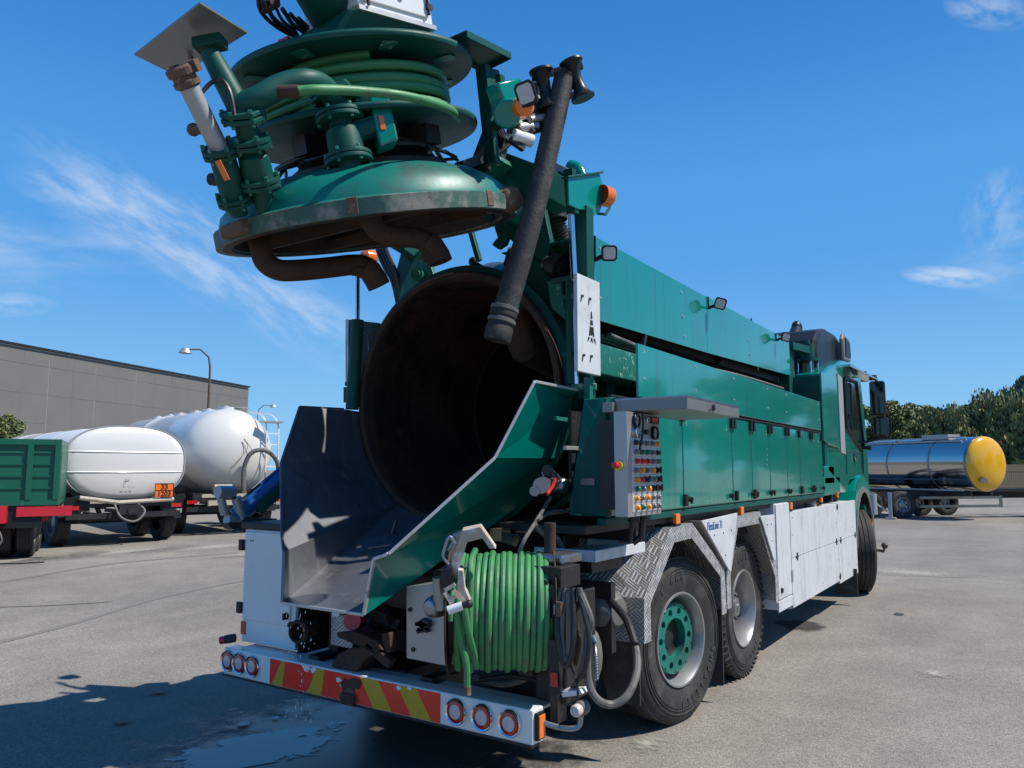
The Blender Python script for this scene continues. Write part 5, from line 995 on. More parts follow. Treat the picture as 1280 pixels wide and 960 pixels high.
# ---- thick suction hose hanging from the rollers into the mouth
HA, HB = V((1.063,3.489,3.696)), V((0.790,3.255,2.270))
HP = spline([HA - (HB - HA) * .012, HA, HA.lerp(HB, 0.2) + X * .012, HA.lerp(HB, 0.4) + X * .022, HA.lerp(HB, .6) + X * .022, HA.lerp(HB, .8) + X * .012, HB], 27)
n_ = len(HP); rs = [0.0550 + 0.0095 * i / n_ + (0.0010 if (i % 2) else -0.0010) for i in range(n_)]
b = MB(); b.tube(HP, rs, 28, cap=False, smooth=True); hose = b.build('suction_hose', 'hose_matt', T, sharp=60)
dh = (HB - HA).normalized(); b = MB(); b.lathe(HB - dh * .15, dh * .9, [(0.070, 0), (0.072, 0.005), (0.072, .035), (.068, .04), (.067, .09), (.072, .10), (.073, .155), (.068, .17), (.056, .173), (.054, .08), (0.001, .08)], 28); b.build('hose_cuff', 'rubber', hose)
for f_ in (0.045, 0.075): b = MB(); b.lathe(HB - dh * f_ * 2.2, dh, [(.069, 0), (.075, .003), (.075, .02), (.069, .023)], 28); b.build('cuff_band', 'hose_grey', hose)
b = MB(); b.lathe(HA + V((0, .02, 0.0)), dh, [(.001, -0.02), (.045, -0.02), (.057, .0), (.058, .01)], 20); b.build('hose_end_cap', 'black_plastic', hose)

# ---- hinge arms between tank and lid
def plate_px(pts, t, name, mat, bev=0.004, out=None, par=None):
    b = MB(); b.plate(pts, t, out); return b.build(name, mat, par or T, bev)
plate_px([(-0.383,3.980,3.087), (-0.295,3.980,3.067), (-0.229,3.980,2.894), (-0.278,3.980,2.862), (-0.554,3.980,2.750), (-0.518,3.980,2.849), (-0.439,3.980,2.981)], 0.05, 'hinge_plate', 'green_chipped')
plate_px([(-0.567,4.020,3.132), (-0.417,4.020,3.119), (-0.348,4.020,2.919), (-0.552,4.020,2.734), (-0.654,4.020,2.875)], 0.04, 'hinge_plate', 'green_shade_worn')
b = MB(); q = V((-0.345,3.940,2.902)); b.cyl(q, q + V((0.02, -0.05, 0)), .042, 20); b.cyl(q, q + V((0.03, -0.07, 0)), .026, 20); b.build('hinge_pin', 'green_chipped', T)
plate_px([(0.411,3.920,3.453), (0.497,3.920,3.413), (0.556,3.920,3.328), (0.562,3.920,3.192), (0.508,3.920,3.099), (0.442,3.920,3.111), (0.368,3.920,3.251)], 0.24, 'lift_arm', 'green_paint')  # this arm and the next beam are thickened to shade the chute
plate_px([(0.463,3.880,3.513), (0.511,3.880,3.512), (0.845,3.880,3.325), (0.810,3.880,3.167), (0.709,3.880,3.152), (0.582,3.880,3.289), (0.463,3.880,3.439)], 0.26, 'lift_beam', 'green_shade_worn')
plate_px([(0.589,4.020,3.279), (0.624,4.020,3.209), (0.669,4.020,3.004), (0.663,4.020,2.913), (0.610,4.020,2.880), (0.563,4.020,2.908), (0.516,4.020,3.030)], 0.05, 'lift_arm', 'green_shade_worn')
plate_px([(0.345,3.700,3.411), (0.536,3.700,3.449), (0.560,3.700,3.408), (0.418,3.700,3.359)], 0.16, 'lift_beam', 'green_chipped')
plate_px([(0.272,3.950,3.182), (0.354,3.950,3.209), (0.397,3.950,3.054), (0.373,3.950,3.005), (0.317,3.950,2.983), (0.273,3.950,3.017), (0.292,3.950,3.040), (0.317,3.950,3.057)], 0.04, 'lid_hook', 'green_shade_worn')
b = MB(); b.beam(V((-0.028,4.100,3.216)), V((0.048,4.100,2.985)), .035, .035); b.build('guide_bar', 'green_shade_worn', T, .003)
b = MB(); b.beam(V((0.311,4.050,3.278)), V((0.423,4.050,3.054)), .03); b.beam(V((0.334,4.100,3.271)), V((0.409,4.100,2.908)), .05, .03); b.build('guide_bar', 'black_steel', T)
b = MB(); q = V((0.106,3.950,2.936)); b.ball(q, .032, 14, (1, .7, 1)); b.beam(q, q + V((.03, .08, -.03)), .02); b.build('camera_lamp', 'black_plastic', T)
for j, (dx, r_) in enumerate(((0, .017), (.03, .014), (.055, .012), (.08, .016))):
    b = MB(); b.tube(spline([V((-0.882,4.050,3.299)) + V((dx, 0, 0)), V((-0.782,4.000,3.138)) + V((dx, 0, 0)), V((-0.716,4.000,3.021)) + V((dx, 0, 0)), V((-0.644,4.000,2.916)) + V((dx * .7, 0, 0)), V((-0.640,4.050,2.773)) + V((dx * .4, 0, 0)), V((-0.660,4.100,2.685))], 6), r_, 8); b.build('hydraulic_hose', 'hose_black', T)
b = MB(); q = V((-1.025,4.150,3.180)); b.lathe(q, V((-.2, -1, .1)), [(.07, -.03), (.07, 0), (.06, .05), (.03, .075), (.001, .08)], 20); b.build('beacon', 'amber', T)

for s in (-.43, .43):
    b = MB(); b.plate([(s, 3.50, 3.10), (s, 3.62, 3.30), (s, 3.95, 3.34), (s, 4.12, 3.22), (s, 4.12, 2.98), (s, 3.90, 3.06), (s, 3.66, 3.10)], .07); b.build('shading_hinge_arm', 'green_shade_worn', T, .005)  # arms added to block sun that would reach the chute's left plate
# left lift cylinder with its shield
b = MB(); b.cyl((-0.814,3.820,2.943), (-0.804,3.820,2.614), 0.018, 14); b.build('cylinder_rod', 'chrome', T)
b = MB(); b.cyl((-0.804,3.820,2.625), (-0.839,3.820,1.995), 0.045, 18); b.build('cylinder_barrel', 'green_shade_worn', T)
b = MB(); b.beam(V((-0.898,3.850,2.158)), V((-0.895,3.850,2.050)), .06); b.cyl((-0.857,3.840,2.189), (-0.857,3.840,2.166), .055, 16); b.build('cylinder_foot', 'green_shade_worn', T)
plate_px([(-1.051,3.950,2.679), (-0.713,3.950,2.614), (-0.802,3.950,2.184), (-1.034,3.950,2.187)], 0.02, 'heat_shield', 'black_steel')
b = MB(); b.plate([(-1.030,3.930,2.674), (-0.953,3.880,2.651), (-0.937,3.880,2.169), (-1.013,3.930,2.184)], .006); b.tube([V((-0.811,3.900,2.552)), V((-0.771,3.900,2.520)), V((-0.768,3.900,2.405))], .006, 6); b.build('shield_edge', 'steel', T)
# right lift cylinder, guard column, white plate with emblem
b = MB(); b.cyl((0.942,3.780,3.050), (0.960,3.780,2.659), 0.02, 14); b.cyl((0.960,3.780,2.659), (0.969,3.780,2.059), 0.012, 10); b.build('cylinder_rod', 'chrome', T)
b = MB(); b.cyl((0.910,3.850,2.680), (0.914,3.850,2.069), 0.045, 18); b.build('cylinder_barrel', 'green_shade_worn', T)
for y_ in (352, 392, 441): pass
for q0, q1 in (((0.739,3.900,2.705), (0.938,3.800,2.680)), ((0.845,3.850,2.584), (0.937,3.800,2.572)), ((0.842,3.850,2.247), (0.934,3.800,2.233))):
    b = MB(); b.beam(q0, q1, .02, .03); b.build('cylinder_strap', 'green_shade_worn', T)
b = MB(); b.box((0.93, 3.86, 1.98), (1.0, 3.95, 3.12)); b.build('guard_column', 'green_shade_worn', T, .005)
b = MB(); b.box((1.035, 3.63, 2.11), (1.06, 3.90, 2.655)); wp = b.build('guard_plate', 'white_panel', T, .004)
b = MB(); b.plate([(1.061, 3.632, 2.64), (1.061, 3.9, 2.652), (1.061, 3.9, 2.12), (1.061, 3.632, 2.112)], .001); 
# cut-out slots and the derrick emblem
for y_, z_ in ((3.675, 2.52), (3.765, 2.52), (3.685, 2.19), (3.775, 2.195)):
    b = MB(); b.plate([(1.0605, y_ - .012, z_ - .018), (1.0605, y_ - .004, z_ - .022), (1.0605, y_ + .006, z_ + .006), (1.0605, y_ + .026, z_ + .012), (1.0605, y_ + .026, z_ + .024), (1.0605, y_ - .004, z_ + .02)], .002, X); b.build('cut_slot', 'lettering_black', wp)
def emb(pts): b = MB(); b.plate([(1.0605, 3.79 + y_ * 1.05, 2.37 + z_) for y_, z_ in pts], .002, X); b.build('emblem_piece', 'lettering_black', wp)
emb([(-.004, .095), (.004, .095), (.010, .055), (-.010, .055)]); emb([(-.012, .045), (.012, .045), (.016, .018), (-.016, .018)])
emb([(-.020, .008), (-.010, .008), (-.014, -.045), (-.030, -.045)]); emb([(.020, .008), (.010, .008), (.014, -.045), (.030, -.045)]); emb([(-.006, .006), (.006, .006), (.008, -.040), (-.008, -.040)])
emb([(-.048, -.085), (-.038, -.055), (-.022, -.055), (-.03, -.07)]); emb([(.048, -.085), (.038, -.055), (.022, -.055), (.03, -.07)]); emb([(-.014, -.085), (-.006, -.055), (.006, -.055), (.014, -.085), (0, -.07)])
# lamp bracket at the top right with beacon and guard loop
plate_px([(0.980,3.670,3.227), (0.980,4.056,3.383), (0.980,4.118,3.301), (0.980,4.094,3.192), (0.980,4.050,3.129), (0.980,3.966,3.080), (0.980,3.896,3.100), (0.980,3.789,3.074), (0.980,3.677,3.069)], 0.015, 'lamp_bracket', 'green_paint')
b = MB(); b.beam(V((0.980,3.643,3.218)), V((0.980,4.078,3.390)), .05, .012); b.beam(V((0.950,3.752,3.308)), V((0.950,3.785,3.050)), .06, .05); b.build('lamp_bracket', 'green_shade_worn', T, .003)
b = MB(); q = V((1.000,4.077,3.238)); b.lathe(q - Y * .03, (0.25, 1, 0), [(.062, 0), (.064, .03), (.062, .07), (.05, .085), (.001, .09)], 24); b.build('beacon', 'amber', T)
b = MB(); b.tube([V((0.980,4.039,3.121)), V((0.980,4.146,3.146)), V((0.980,4.203,3.203)), V((0.980,4.218,3.332))], .009, 8); b.build('guard_loop', 'green_shade_worn', T)
b = MB(); b.beam(V((0.626,4.200,3.455)), V((0.721,4.200,3.381)), .16, .10); b.build('control_block', 'black_steel', T, .01)
plate_px([(0.620,4.150,3.564), (0.732,4.150,3.490), (0.690,4.150,3.446), (0.595,4.150,3.467)], .04, 'cover_plate', 'bare_edge')
b = MB(); b.tube(spline([V((0.642,4.300,3.582)), V((0.702,4.300,3.547)), V((0.737,4.300,3.468)), V((0.725,4.300,3.416))], 6), .045, 14); b.build('bent_pipe', 'green_paint', T)
for pts, nm in (([(0.594,4.150,3.306), (0.599,4.180,3.190), (0.612,4.250,3.072), (0.632,4.350,2.931), (0.633,4.500,2.788)], 'corrugated_hose'), ([(0.672,4.350,3.295), (0.688,4.350,3.139), (0.692,4.350,2.976), (0.669,4.400,2.828)], 'corrugated_hose')):
    pp_ = spline([V(p) for p in pts], 26); b = MB(); b.tube(pp_, [0.066 if (i // 2) % 2 else 0.055 for i in range(len(pp_))], 18); b.build(nm, 'hose_black', T, sharp=20)
b = MB(); q = V((0.617,4.150,3.248)); b.lathe(q, (0.1, 0, -1), [(.07, 0), (.074, .005), (.074, .07), (.07, .075)], 20); b.build('hose_band', 'black_steel', T)
b = MB(); q = V((0.720,4.000,2.829)); b.cyl(V((0.646,4.000,2.850)), V((0.771,4.000,2.801)), .055, 18); b.cyl(V((0.692,3.980,2.833)), V((0.749,3.980,2.805)), .075, 18); b.build('rotary_union', 'black_steel', T); b = MB(); b.cyl(V((0.634,4.000,2.852)), V((0.663,4.000,2.842)), .045, 14); b.build('union_nose', 'steel', T)
plate_px([(0.686,3.950,2.722), (0.777,3.950,2.720), (0.798,3.950,2.550), (0.830,3.950,2.458), (0.791,3.950,2.482), (0.708,3.950,2.555)], .03, 'side_bracket', 'green_chipped')
plate_px([(0.435,4.060,2.895), (0.645,4.060,2.884), (0.655,4.060,2.749), (0.700,4.060,2.541), (0.435,4.060,2.633)], .05, 'tower_plate', 'green_shade_worn')

# ================================================================== rear chute
def ringp(deg, s=1, r=0.895, y=3.90): a = radians(deg); return V((s * sin(a) * r, y, 2.045 - cos(a) * r))
A_ = lambda s: V((.315, 2.80, .875)) if s > 0 else V((-.285, 2.80, .875)); B_ = lambda s: V((.375, 2.80, 1.145)) if s > 0 else V((-.32, 2.83, 1.14)); C_ = lambda s: V((.47, 2.80, 1.175)) if s > 0 else V((-.40, 2.88, 1.22)); D_ = lambda s: V((.80, 3.22, 1.64)) if s > 0 else V((-.74, 3.14, 1.62)); E_ = lambda s: V((.945, 3.37, 2.035)) if s > 0 else V((-.90, 3.41, 1.99)); F_ = lambda s: V((.945, 3.83, 2.03)) if s > 0 else V((-.90, 3.80, 2.00))
chute = MB(); r0_ = lambda d_, s: ringp(d_, s, .80, 3.85)
chute.plate([A_(-1), A_(1), r0_(17, 1), r0_(17, -1)], .006, -UP); chute = chute.build('rear_chute', 'chute_steel', T)
for s in (1, -1):
    o_ = X * s
    polys = [[A_(s), B_(s), ringp(34, s, .84), r0_(17, s)], [B_(s), C_(s), D_(s), ringp(62, s, .845), ringp(34, s, .84)], [D_(s), E_(s), F_(s), ringp(86, s, .845), ringp(62, s, .845)]]
    ci = MB(); co = MB()
    for p in polys:
        c = sum(p, V((0, 0, 0))) / len(p); k0 = 0 if len(p) == 4 else 3
        p = p[k0:] + p[:k0]
        for i in range(1, len(p) - 1):
            tri = [p[0], p[i], p[i + 1]]; n_ = (tri[1] - tri[0]).cross(tri[2] - tri[0]).normalized()
            if n_.dot(o_ - UP * .6) < 0: n_ = -n_
            ci.add([q for q in tri], [(0, 1, 2)], True); co.add([q + n_ * .007 for q in tri], [(0, 1, 2)], True)
    ol = ci.build('chute_liner', 'chute_steel', chute, sharp=22); oc = co.build('chute_shell', 'green_paint', chute, sharp=22)
    b = MB(); P_ = [A_(s), B_(s), C_(s), D_(s), E_(s), F_(s)]
    for i in range(5): b.beam(P_[i], P_[i + 1], .016, .016)
    b.build('chute_edge', 'bare_edge' if s > 0 else 'chute_steel', chute, .003)
b = MB(); b.beam(A_(-1), A_(1), .012, .016); b.build('chute_lip', 'bare_edge', chute, .003)
for p, q in (((0.970,3.537,1.852), (0.970,3.710,1.848)), ((1.000,3.585,1.695), (1.000,3.846,1.696))):
    b = MB(); b.beam(p, q, .022, .022); b.build('chute_hinge', 'bare_edge' if p[2] < 1.8 else 'green_chipped', chute, .003)
for a_, c_ in (((-0.840,3.750,1.640), (-0.880,3.855,1.680)), ((-0.237,3.600,1.187), (-0.206,3.600,1.271))):
    b = MB(); b.beam(a_, c_, .03, .012); b.build('chute_latch', 'steel', chute, .003)
b = MB(); b.beam(V((.90, 3.84, 2.05)), V((1.02, 3.92, 2.05)), .05, .04); b.beam(V((1.0, 3.86, 1.96)), V((1.0, 3.86, 2.1)), .04); b.build('chute_hook', 'green_chipped', T, .004)
# valve cluster low on the right of the chute
q = V((0.980,3.483,1.526)); b = MB(); b.cyl(V((1.050,3.258,1.501)), V((0.950,3.533,1.521)), .04, 14); b.cyl(V((1.000,3.402,1.568)), V((0.950,3.583,1.524)), .03, 12); b.cyl(V((1.020,3.246,1.474)), V((0.950,3.533,1.500)), .026, 14); b.ball(V((0.950,3.617,1.494)), .05, 12); b.build('water_valve', 'steel', T)
b = MB(); b.tube([V((1.080,3.269,1.459)), V((1.080,3.331,1.504)), V((1.080,3.347,1.536))], .009, 8); b.build('valve_lever', 'red_plastic', T)
b = MB(); b.cyl(V((1.050,3.320,1.576)), V((1.000,3.426,1.559)), .028, 14); b.build('valve_cap', 'black_plastic', T)
b = MB(); b.tube(spline([V((1.000,3.433,1.437)), V((1.020,3.305,1.362)), V((1.030,3.229,1.315)), V((1.030,3.135,1.242)), V((1.000,3.132,1.172))], 6), .010, 8); b.tube(spline([V((1.030,3.229,1.315)), V((1.050,3.286,1.262)), V((1.050,3.402,1.238)), V((1.050,3.482,1.160))], 6), .013, 8); b.tube(spline([V((1.000,3.648,1.354)), V((1.000,3.448,1.363)), V((1.020,3.275,1.332))], 6), .010, 8); b.build('water_hose', 'hose_grey', T)

# ================================================================== rear bumper
BY = 3.05
bar = MB(); bar.box((-1.10, BY, 0.345), (1.13, BY + 0.10, 0.50)); bumper = bar.build('rear_bumper', 'white_paint', T, .008)
bar = MB(); bar.box((-1.10, BY - .004, 0.335), (1.13, BY + .06, 0.347)); bar.build('bumper_flange', 'black_steel', bumper, .002)
bar = MB(); bar.box((-1.08, BY + .10, 0.47), (1.11, BY + .22, 0.485)); bar.build('bumper_step', 'white_paint', bumper, .003)
for s in (-.42, .42): bar = MB(); bar.box((s - .04, BY + .1, .38), (s + .04, 3.5, .52)); bar.box((s - .04, 3.3, .5), (s + .04, 3.4, .85)); bar.build('bumper_bracket', 'black_steel', bumper, .005)
def lampround(x, z=0.425, r=0.063):
    c = V((x, BY - .001, z))
    b = MB(); b.lathe(c, -Y, [(r, 0), (r, .012), (r * .93, .020), (r * .80, .014), (r * .78, .004)], 36); o = b.build('tail_lamp', 'chrome', T)
    b = MB(); b.lathe(c, -Y, [(r * .80, .004), (r * .78, .017), (r * .56, .020), (r * .55, .005)], 36); b.build('red_ring', 'red_lens', o)
    b = MB(); b.lathe(c, -Y, [(r * .555, .005), (r * .54, .018), (r * .3, .021), (.001, .022)], 28); b.build('clear_centre', 'clear_lens', o)
for x in (-1.045, -0.935, -0.815, 0.70, 0.855, 1.01): lampround(x, 0.425 + (0.004 if x < 0 else 0))
x0, x1, z0, z1 = -0.665, 0.60, 0.352, 0.492
def hatch(xa, xb, xc, xd, mat):  # stripe polygon: top xa..xb, bottom xc..xd
    b = MB(); b.plate([(xa, BY - .0015, z1), (xb, BY - .0015, z1), (xd, BY - .0015, z0), (xc, BY - .0015, z0)], .0025, -Y); b.build('hatched_marking', mat, bumper)
def clipx(x): return x
# right half: stripes leaning down to the right, left half: leaning down to the left
segs = [(0.02, 0.13, 'red'), (0.13, 0.26, 'yel'), (0.26, 0.40, 'red'), (0.40, 0.53, 'yel')]
hatch(0.005, 0.055, 0.005, 0.155, 'red_reflect'); hatch(0.055, 0.185, 0.155, 0.285, 'yellow_reflect'); hatch(0.185, 0.315, 0.285, 0.415, 'red_reflect'); hatch(0.315, 0.445, 0.415, 0.545, 'yellow_reflect'); hatch(0.445, 0.598, 0.545, 0.598, 'red_reflect')
hatch(-0.665, -0.565, -0.665, -0.645, 'red_reflect'); hatch(-0.565, -0.535, -0.645, -0.555, 'yellow_reflect'); hatch(-0.535, -0.275, -0.555, -0.345, 'red_reflect'); hatch(-0.275, -0.215, -0.345, -0.235, 'yellow_reflect'); hatch(-0.215, 0.003, -0.235, 0.003, 'red_reflect')
for k, (x, z, r) in enumerate(((-.36, .485, .035), (-.30, .48, .03), (-.10, .455, .025), (-.07, .43, .02), (.33, .478, .02), (.40, .487, .015))):
    rr_ = random.Random(k); b = MB(); b.plate([(x + cos(a) * r * rr_.uniform(.5, 1.2), BY - .0042, min(z + sin(a) * r * .6 * rr_.uniform(.5, 1.2), .494)) for a in [2 * pi * i / 11 for i in range(11)]], .001, -Y); b.build('peeled_patch', 'white_paint', bumper)
for k, (x, z, rx, rz) in enumerate(((-.03, .415, .055, .07), (-.01, .385, .06, .04), (.03, .46, .035, .03), (-.05, .37, .04, .03))):
    rr_ = random.Random(50 + k); b = MB(); b.plate([(x + cos(a) * rx * rr_.uniform(.6, 1.2), BY - .0055 - .0008 * k, max(.338, z + sin(a) * rz * rr_.uniform(.6, 1.2))) for a in [2 * pi * i / 14 for i in range(14)]], .001, -Y); b.build('rust_patch', 'rust_light' if k % 2 else 'rust', bumper)
b = MB(); b.box((-0.07, BY - .03, .34), (0.03, BY, .40)); b.build('tow_eye', 'rust', bumper, .012)
bar = MB(); bar.box((1.131, BY + .012, .365), (1.15, BY + .075, .485)); bar.build('side_marker_frame', 'black_plastic', bumper, .004)
bar = MB(); bar.box((1.149, BY + .018, .375), (1.157, BY + .069, .475)); bar.build('side_marker', 'amber', bumper, .003)
# rubber marker lamps on arms at both ends
def horn(x, s):
    b = MB(); b.tube(spline([V((x, BY + .05, .44)), V((x + s * .10, BY + .10, .415)), V((x + s * .155, BY + .14, .42)), V((x + s * .165, BY + .15, .47))], 5), .013, 8); o = b.build('marker_arm', 'steel', T)
    c = V((x + s * .165, BY + .15, .50)); b = MB(); b.lathe(c - Y * .06, Y, [(.001, -.004), (.022, 0), (.028, .01), (.028, .04)], 18); b.build('marker_lens', 'clear_lens' if s > 0 else 'red_lens', o)
    b = MB(); b.lathe(c - Y * .02, Y, [(.030, -.004), (.033, 0), (.033, .05), (.028, .06), (.001, .062)], 18); b.build('marker_body', 'hose_grey' if s > 0 else 'rubber', o)
horn(1.13, 1)
b = MB(); b.cyl((-1.12, BY + .02, .54), (-1.07, BY + .055, .55), .026, 14); b.build('marker_body', 'rubber', T); b = MB(); b.cyl((-1.145, BY + .004, .535), (-1.12, BY + .02, .54), .023, 14); b.build('marker_lens', 'red_lens', T)

# ================================================================== left rear cabinet, rear underside
cb = MB(); cb.box((-1.16, 3.22, 0.50), (-0.66, 4.1, 1.20)); cab_l = cb.build('side_cabinet', 'white_paint', T, .006)
b = MB(); b.box((-1.145, 3.207, .64), (-0.70, 3.222, 1.185)); b.build('cabinet_door', 'white_paint', cab_l, .004)
for z in (1.10, .71): b = MB(); b.box((-1.19, 3.19, z - .035), (-1.145, 3.215, z + .035)); b.build('door_hinge', 'black_plastic', cab_l, .006)
b = MB(); b.lathe((-0.725, 3.207, .70), -Y, [(.022, 0), (.018, .012), (.001, .014)], 14); b.beam((-0.725, 3.185, .72), (-0.725, 3.185, .68), .012); b.build('door_lock', 'black_plastic', cab_l)
bolts('rivet', 'black_plastic', cab_l, [(-1.085, 3.207, 1.13), (-1.062, 3.207, 1.13)], -Y, .006, .003)
b = MB(); b.box((-1.163, 3.219, .545), (-1.125, 3.2205, .625)); b.box((-1.164, 3.214, .545), (-1.122, 3.2195, .625)); b.build('reflector', 'red_lens', cab_l)
b = MB(); b.box((-1.18, 3.2, 1.205), (-0.6, 4.15, 1.245)); b.build('cabinet_lid', 'black_steel', T, .006)
b = MB(); b.box((-0.66, 3.24, .48), (-0.64, 3.9, .95)); b.build('side_plate', 'black_steel', T)
c = V((-0.497,3.120,0.652)); b = MB(); b.lathe(c, (0.15, -1, 0), [(.045, -.12), (.050, 0), (.066, .002), (.070, .02), (.062, .034), (.048, .036), (.046, -.10), (.001, -.1)], 28); b.build('drain_coupling', 'rust', T)
for a in (0.6, 2.7, 4.8): b = MB(); b.beam(c + V((cos(a) * .06, -.02, sin(a) * .06)), c + V((cos(a) * .085, -.02, sin(a) * .085)), .025); b.build('coupling_lug', 'rust', T)
b = MB(); b.plate([(-0.329,3.200,0.760), (-0.168,3.200,0.759), (-0.130,3.200,0.728), (-0.185,3.200,0.696), (-0.159,3.200,0.672), (-0.156,3.200,0.581), (-0.329,3.200,0.586)], .006); b.build('chequer_bracket', 'chequer_plate', T)
b = MB(); q0 = V((-0.297,3.170,0.750)); b.box(q0, q0 + V((.055, .02, .03))); b.build('bracket_block', 'white_paint', T, .003)
b = MB(); b.cyl(V((-0.167,3.250,0.729)), V((-0.117,3.150,0.746)), .05, 16); b.build('red_cap', 'red_paint', T)
b = MB(); hk = [(-0.184,3.120,0.683), (-0.049,3.120,0.707), (0.124,3.120,0.677), (0.166,3.120,0.632), (0.067,3.120,0.620), (-0.083,3.120,0.643), (-0.170,3.120,0.659)]; b.plate(hk, .05); b.beam(V((-0.084,3.120,0.660)), V((0.045,3.300,0.657)), .05); b.beam(V((0.037,3.120,0.645)), V((0.213,3.120,0.565)), .05); b.beam(V((0.159,3.150,0.717)), V((0.173,3.150,0.615)), .06); b.build('tow_hook', 'rust', T, .008)
b = MB(); b.plate([(-0.199,3.140,0.514), (-0.151,3.140,0.576), (-0.066,3.140,0.616), (0.053,3.140,0.639), (0.124,3.140,0.611), (0.055,3.140,0.573), (-0.008,3.140,0.497), (-0.198,3.140,0.497)], .12); b.build('tow_jaw', 'rust', T, .01)
b = MB(); b.beam(V((-0.206,3.300,0.785)), V((0.013,3.400,0.702)), .06); b.beam(V((-0.141,3.300,0.724)), V((-0.074,3.500,0.585)), .05); b.cyl(V((-0.065,3.350,0.747)), V((-0.033,3.450,0.771)), .07, 14); b.beam((-0.4, 3.45, .62), (0.35, 3.45, .6), .08, .12); b.build('tow_linkage', 'black_steel', T, .006)
b = MB(); b.box((-0.6, 3.6, .50), (0.6, 3.7, .98)); b.build('rear_crossmember', 'black_steel', T)
b = MB(); b.box((-0.45, 3.25, .40), (0.2, 3.7, .50)); b.build('spare_shelf', 'black_steel', T)
b = MB(); b.plate([(0.428,2.980,0.998), (0.684,2.980,1.038), (0.693,2.980,0.647), (0.435,2.980,0.650)], .3, Y); ab = b.build('alloy_box', 'panel_steel', T, .004)
b = MB(); q = V((0.551,2.980,0.817)); 
for k in range(9): rr_ = random.Random(k); b.box(q + V((rr_.uniform(-.05, .03), -.03, rr_.uniform(-.03, .03))), q + V((rr_.uniform(-.01, .06), .0, rr_.uniform(-.01, .04))), (0, rr_.uniform(-.6, .6), 0))
b.build('valve_manifold', 'black_steel', ab, .003)
bolts('bolt_head', 'black_steel', ab, [(0.481,2.980,0.698), (0.457,2.980,0.888), (0.641,2.980,0.913)], -Y, .012, .008)
# thin streams of water falling from the chute
b = MB(); rr_ = random.Random(3)
for k in range(60):
    x = rr_.choice((-.13, -.05, -.03, .02)) + rr_.gauss(0, .012) - .12; z = .86 - rr_.random() ** 1.4 * .62; b.ball((x, 2.83 + rr_.gauss(0, .02), z), rr_.uniform(.0018, .0034), 6, (1, 1, rr_.uniform(1, 4)))
o = b.build('water_drip', 'water_drop', None); tag(o, 'falling drops of water dripping from the steel rear chute', 'water', None, 'stuff')

# ================================================================== lower hose reel (axis along x)
RL0 = V((0.952,3.060,0.921)); RAx = FR.copy(); RF = -FD; RW = .235        # the reel is swivelled on its post to face the back right corner
b = MB(); b.lathe(RL0 + RAx * (RW + .004), RAx, [(.05, 0), (.285, 0), (.288, .004), (.285, .008), (.05, .008)], 56); lower = b.build('rear_hose_reel', 'rust', T)
b = MB(); b.lathe(RL0 - RAx * (RW + .012), RAx, [(.05, 0), (.275, 0), (.278, .004), (.275, .008), (.05, .008)], 56); b.build('reel_flange', 'rust', lower)
b = MB(); b.lathe(RL0 - RAx * RW, RAx, [(.2, 0), (.2, 2 * RW)], 32); b.build('drum', 'black_steel', lower)
pts = []; turns = 15.6; nn = int(turns * 36); hw_ = .0152
rr_ = random.Random(9); jit = [rr_.uniform(-.005, .005) for _ in range(20)]
for i in range(nn + 1):
    t = turns * i / nn; a = 2 * pi * t; x = -RW + .016 + (2 * RW - .034) * i / nn; k = int(t + .5) % 20
    r_ = .256 + .004 * sin(a * .37) + jit[k] * (1 if t > 4 else 1.8); pts.append(RL0 + RAx * (x + .0025 * sin(a + k)) + RF * cos(a) * r_ + UP * sin(a) * r_)
b = MB(); b.tube(pts, hw_, 10); b.build('coiled_hose', 'hose_green', lower)
b = MB(); b.tube([RL0 + RAx * (-RW + .016 + .44 * i / 400) + RF * cos(i * .22) * .228 + UP * sin(i * .22) * .228 for i in range(401)], hw_, 8); b.build('coiled_hose', 'hose_green', lower)
b = MB(); b.tube(spline([V((1.018,2.682,1.000)), V((1.022,2.712,0.889)), V((1.009,2.764,0.795)), V((0.974,2.837,0.711))], 6), .0145, 10); b.build('loose_hose', 'hose_green', lower); b = MB(); b.tube(spline([V((0.979,2.683,0.983)), V((0.985,2.704,0.853)), V((0.999,2.727,0.750)), V((0.995,2.739,0.641))], 6), .0145, 10); b.build('loose_hose', 'hose_green', lower); b = MB(); b.tube(spline([V((0.939,2.867,1.214)), V((1.021,2.722,1.173)), V((1.039,2.698,1.076)), V((1.010,2.693,0.974))], 6), .0145, 10); b.build('loose_hose', 'hose_green', lower)
b = MB(); b.cyl(V((0.996,2.738,0.655)), V((0.994,2.741,0.621)), .0165, 12); b.build('hose_tip', 'rust_light', lower)
b = MB(); b.beam(RL0 + RAx * (RW + .03), RL0 + RAx * (RW + .03) - UP * .5, .08, .04); b.build('reel_support', 'black_steel', lower)
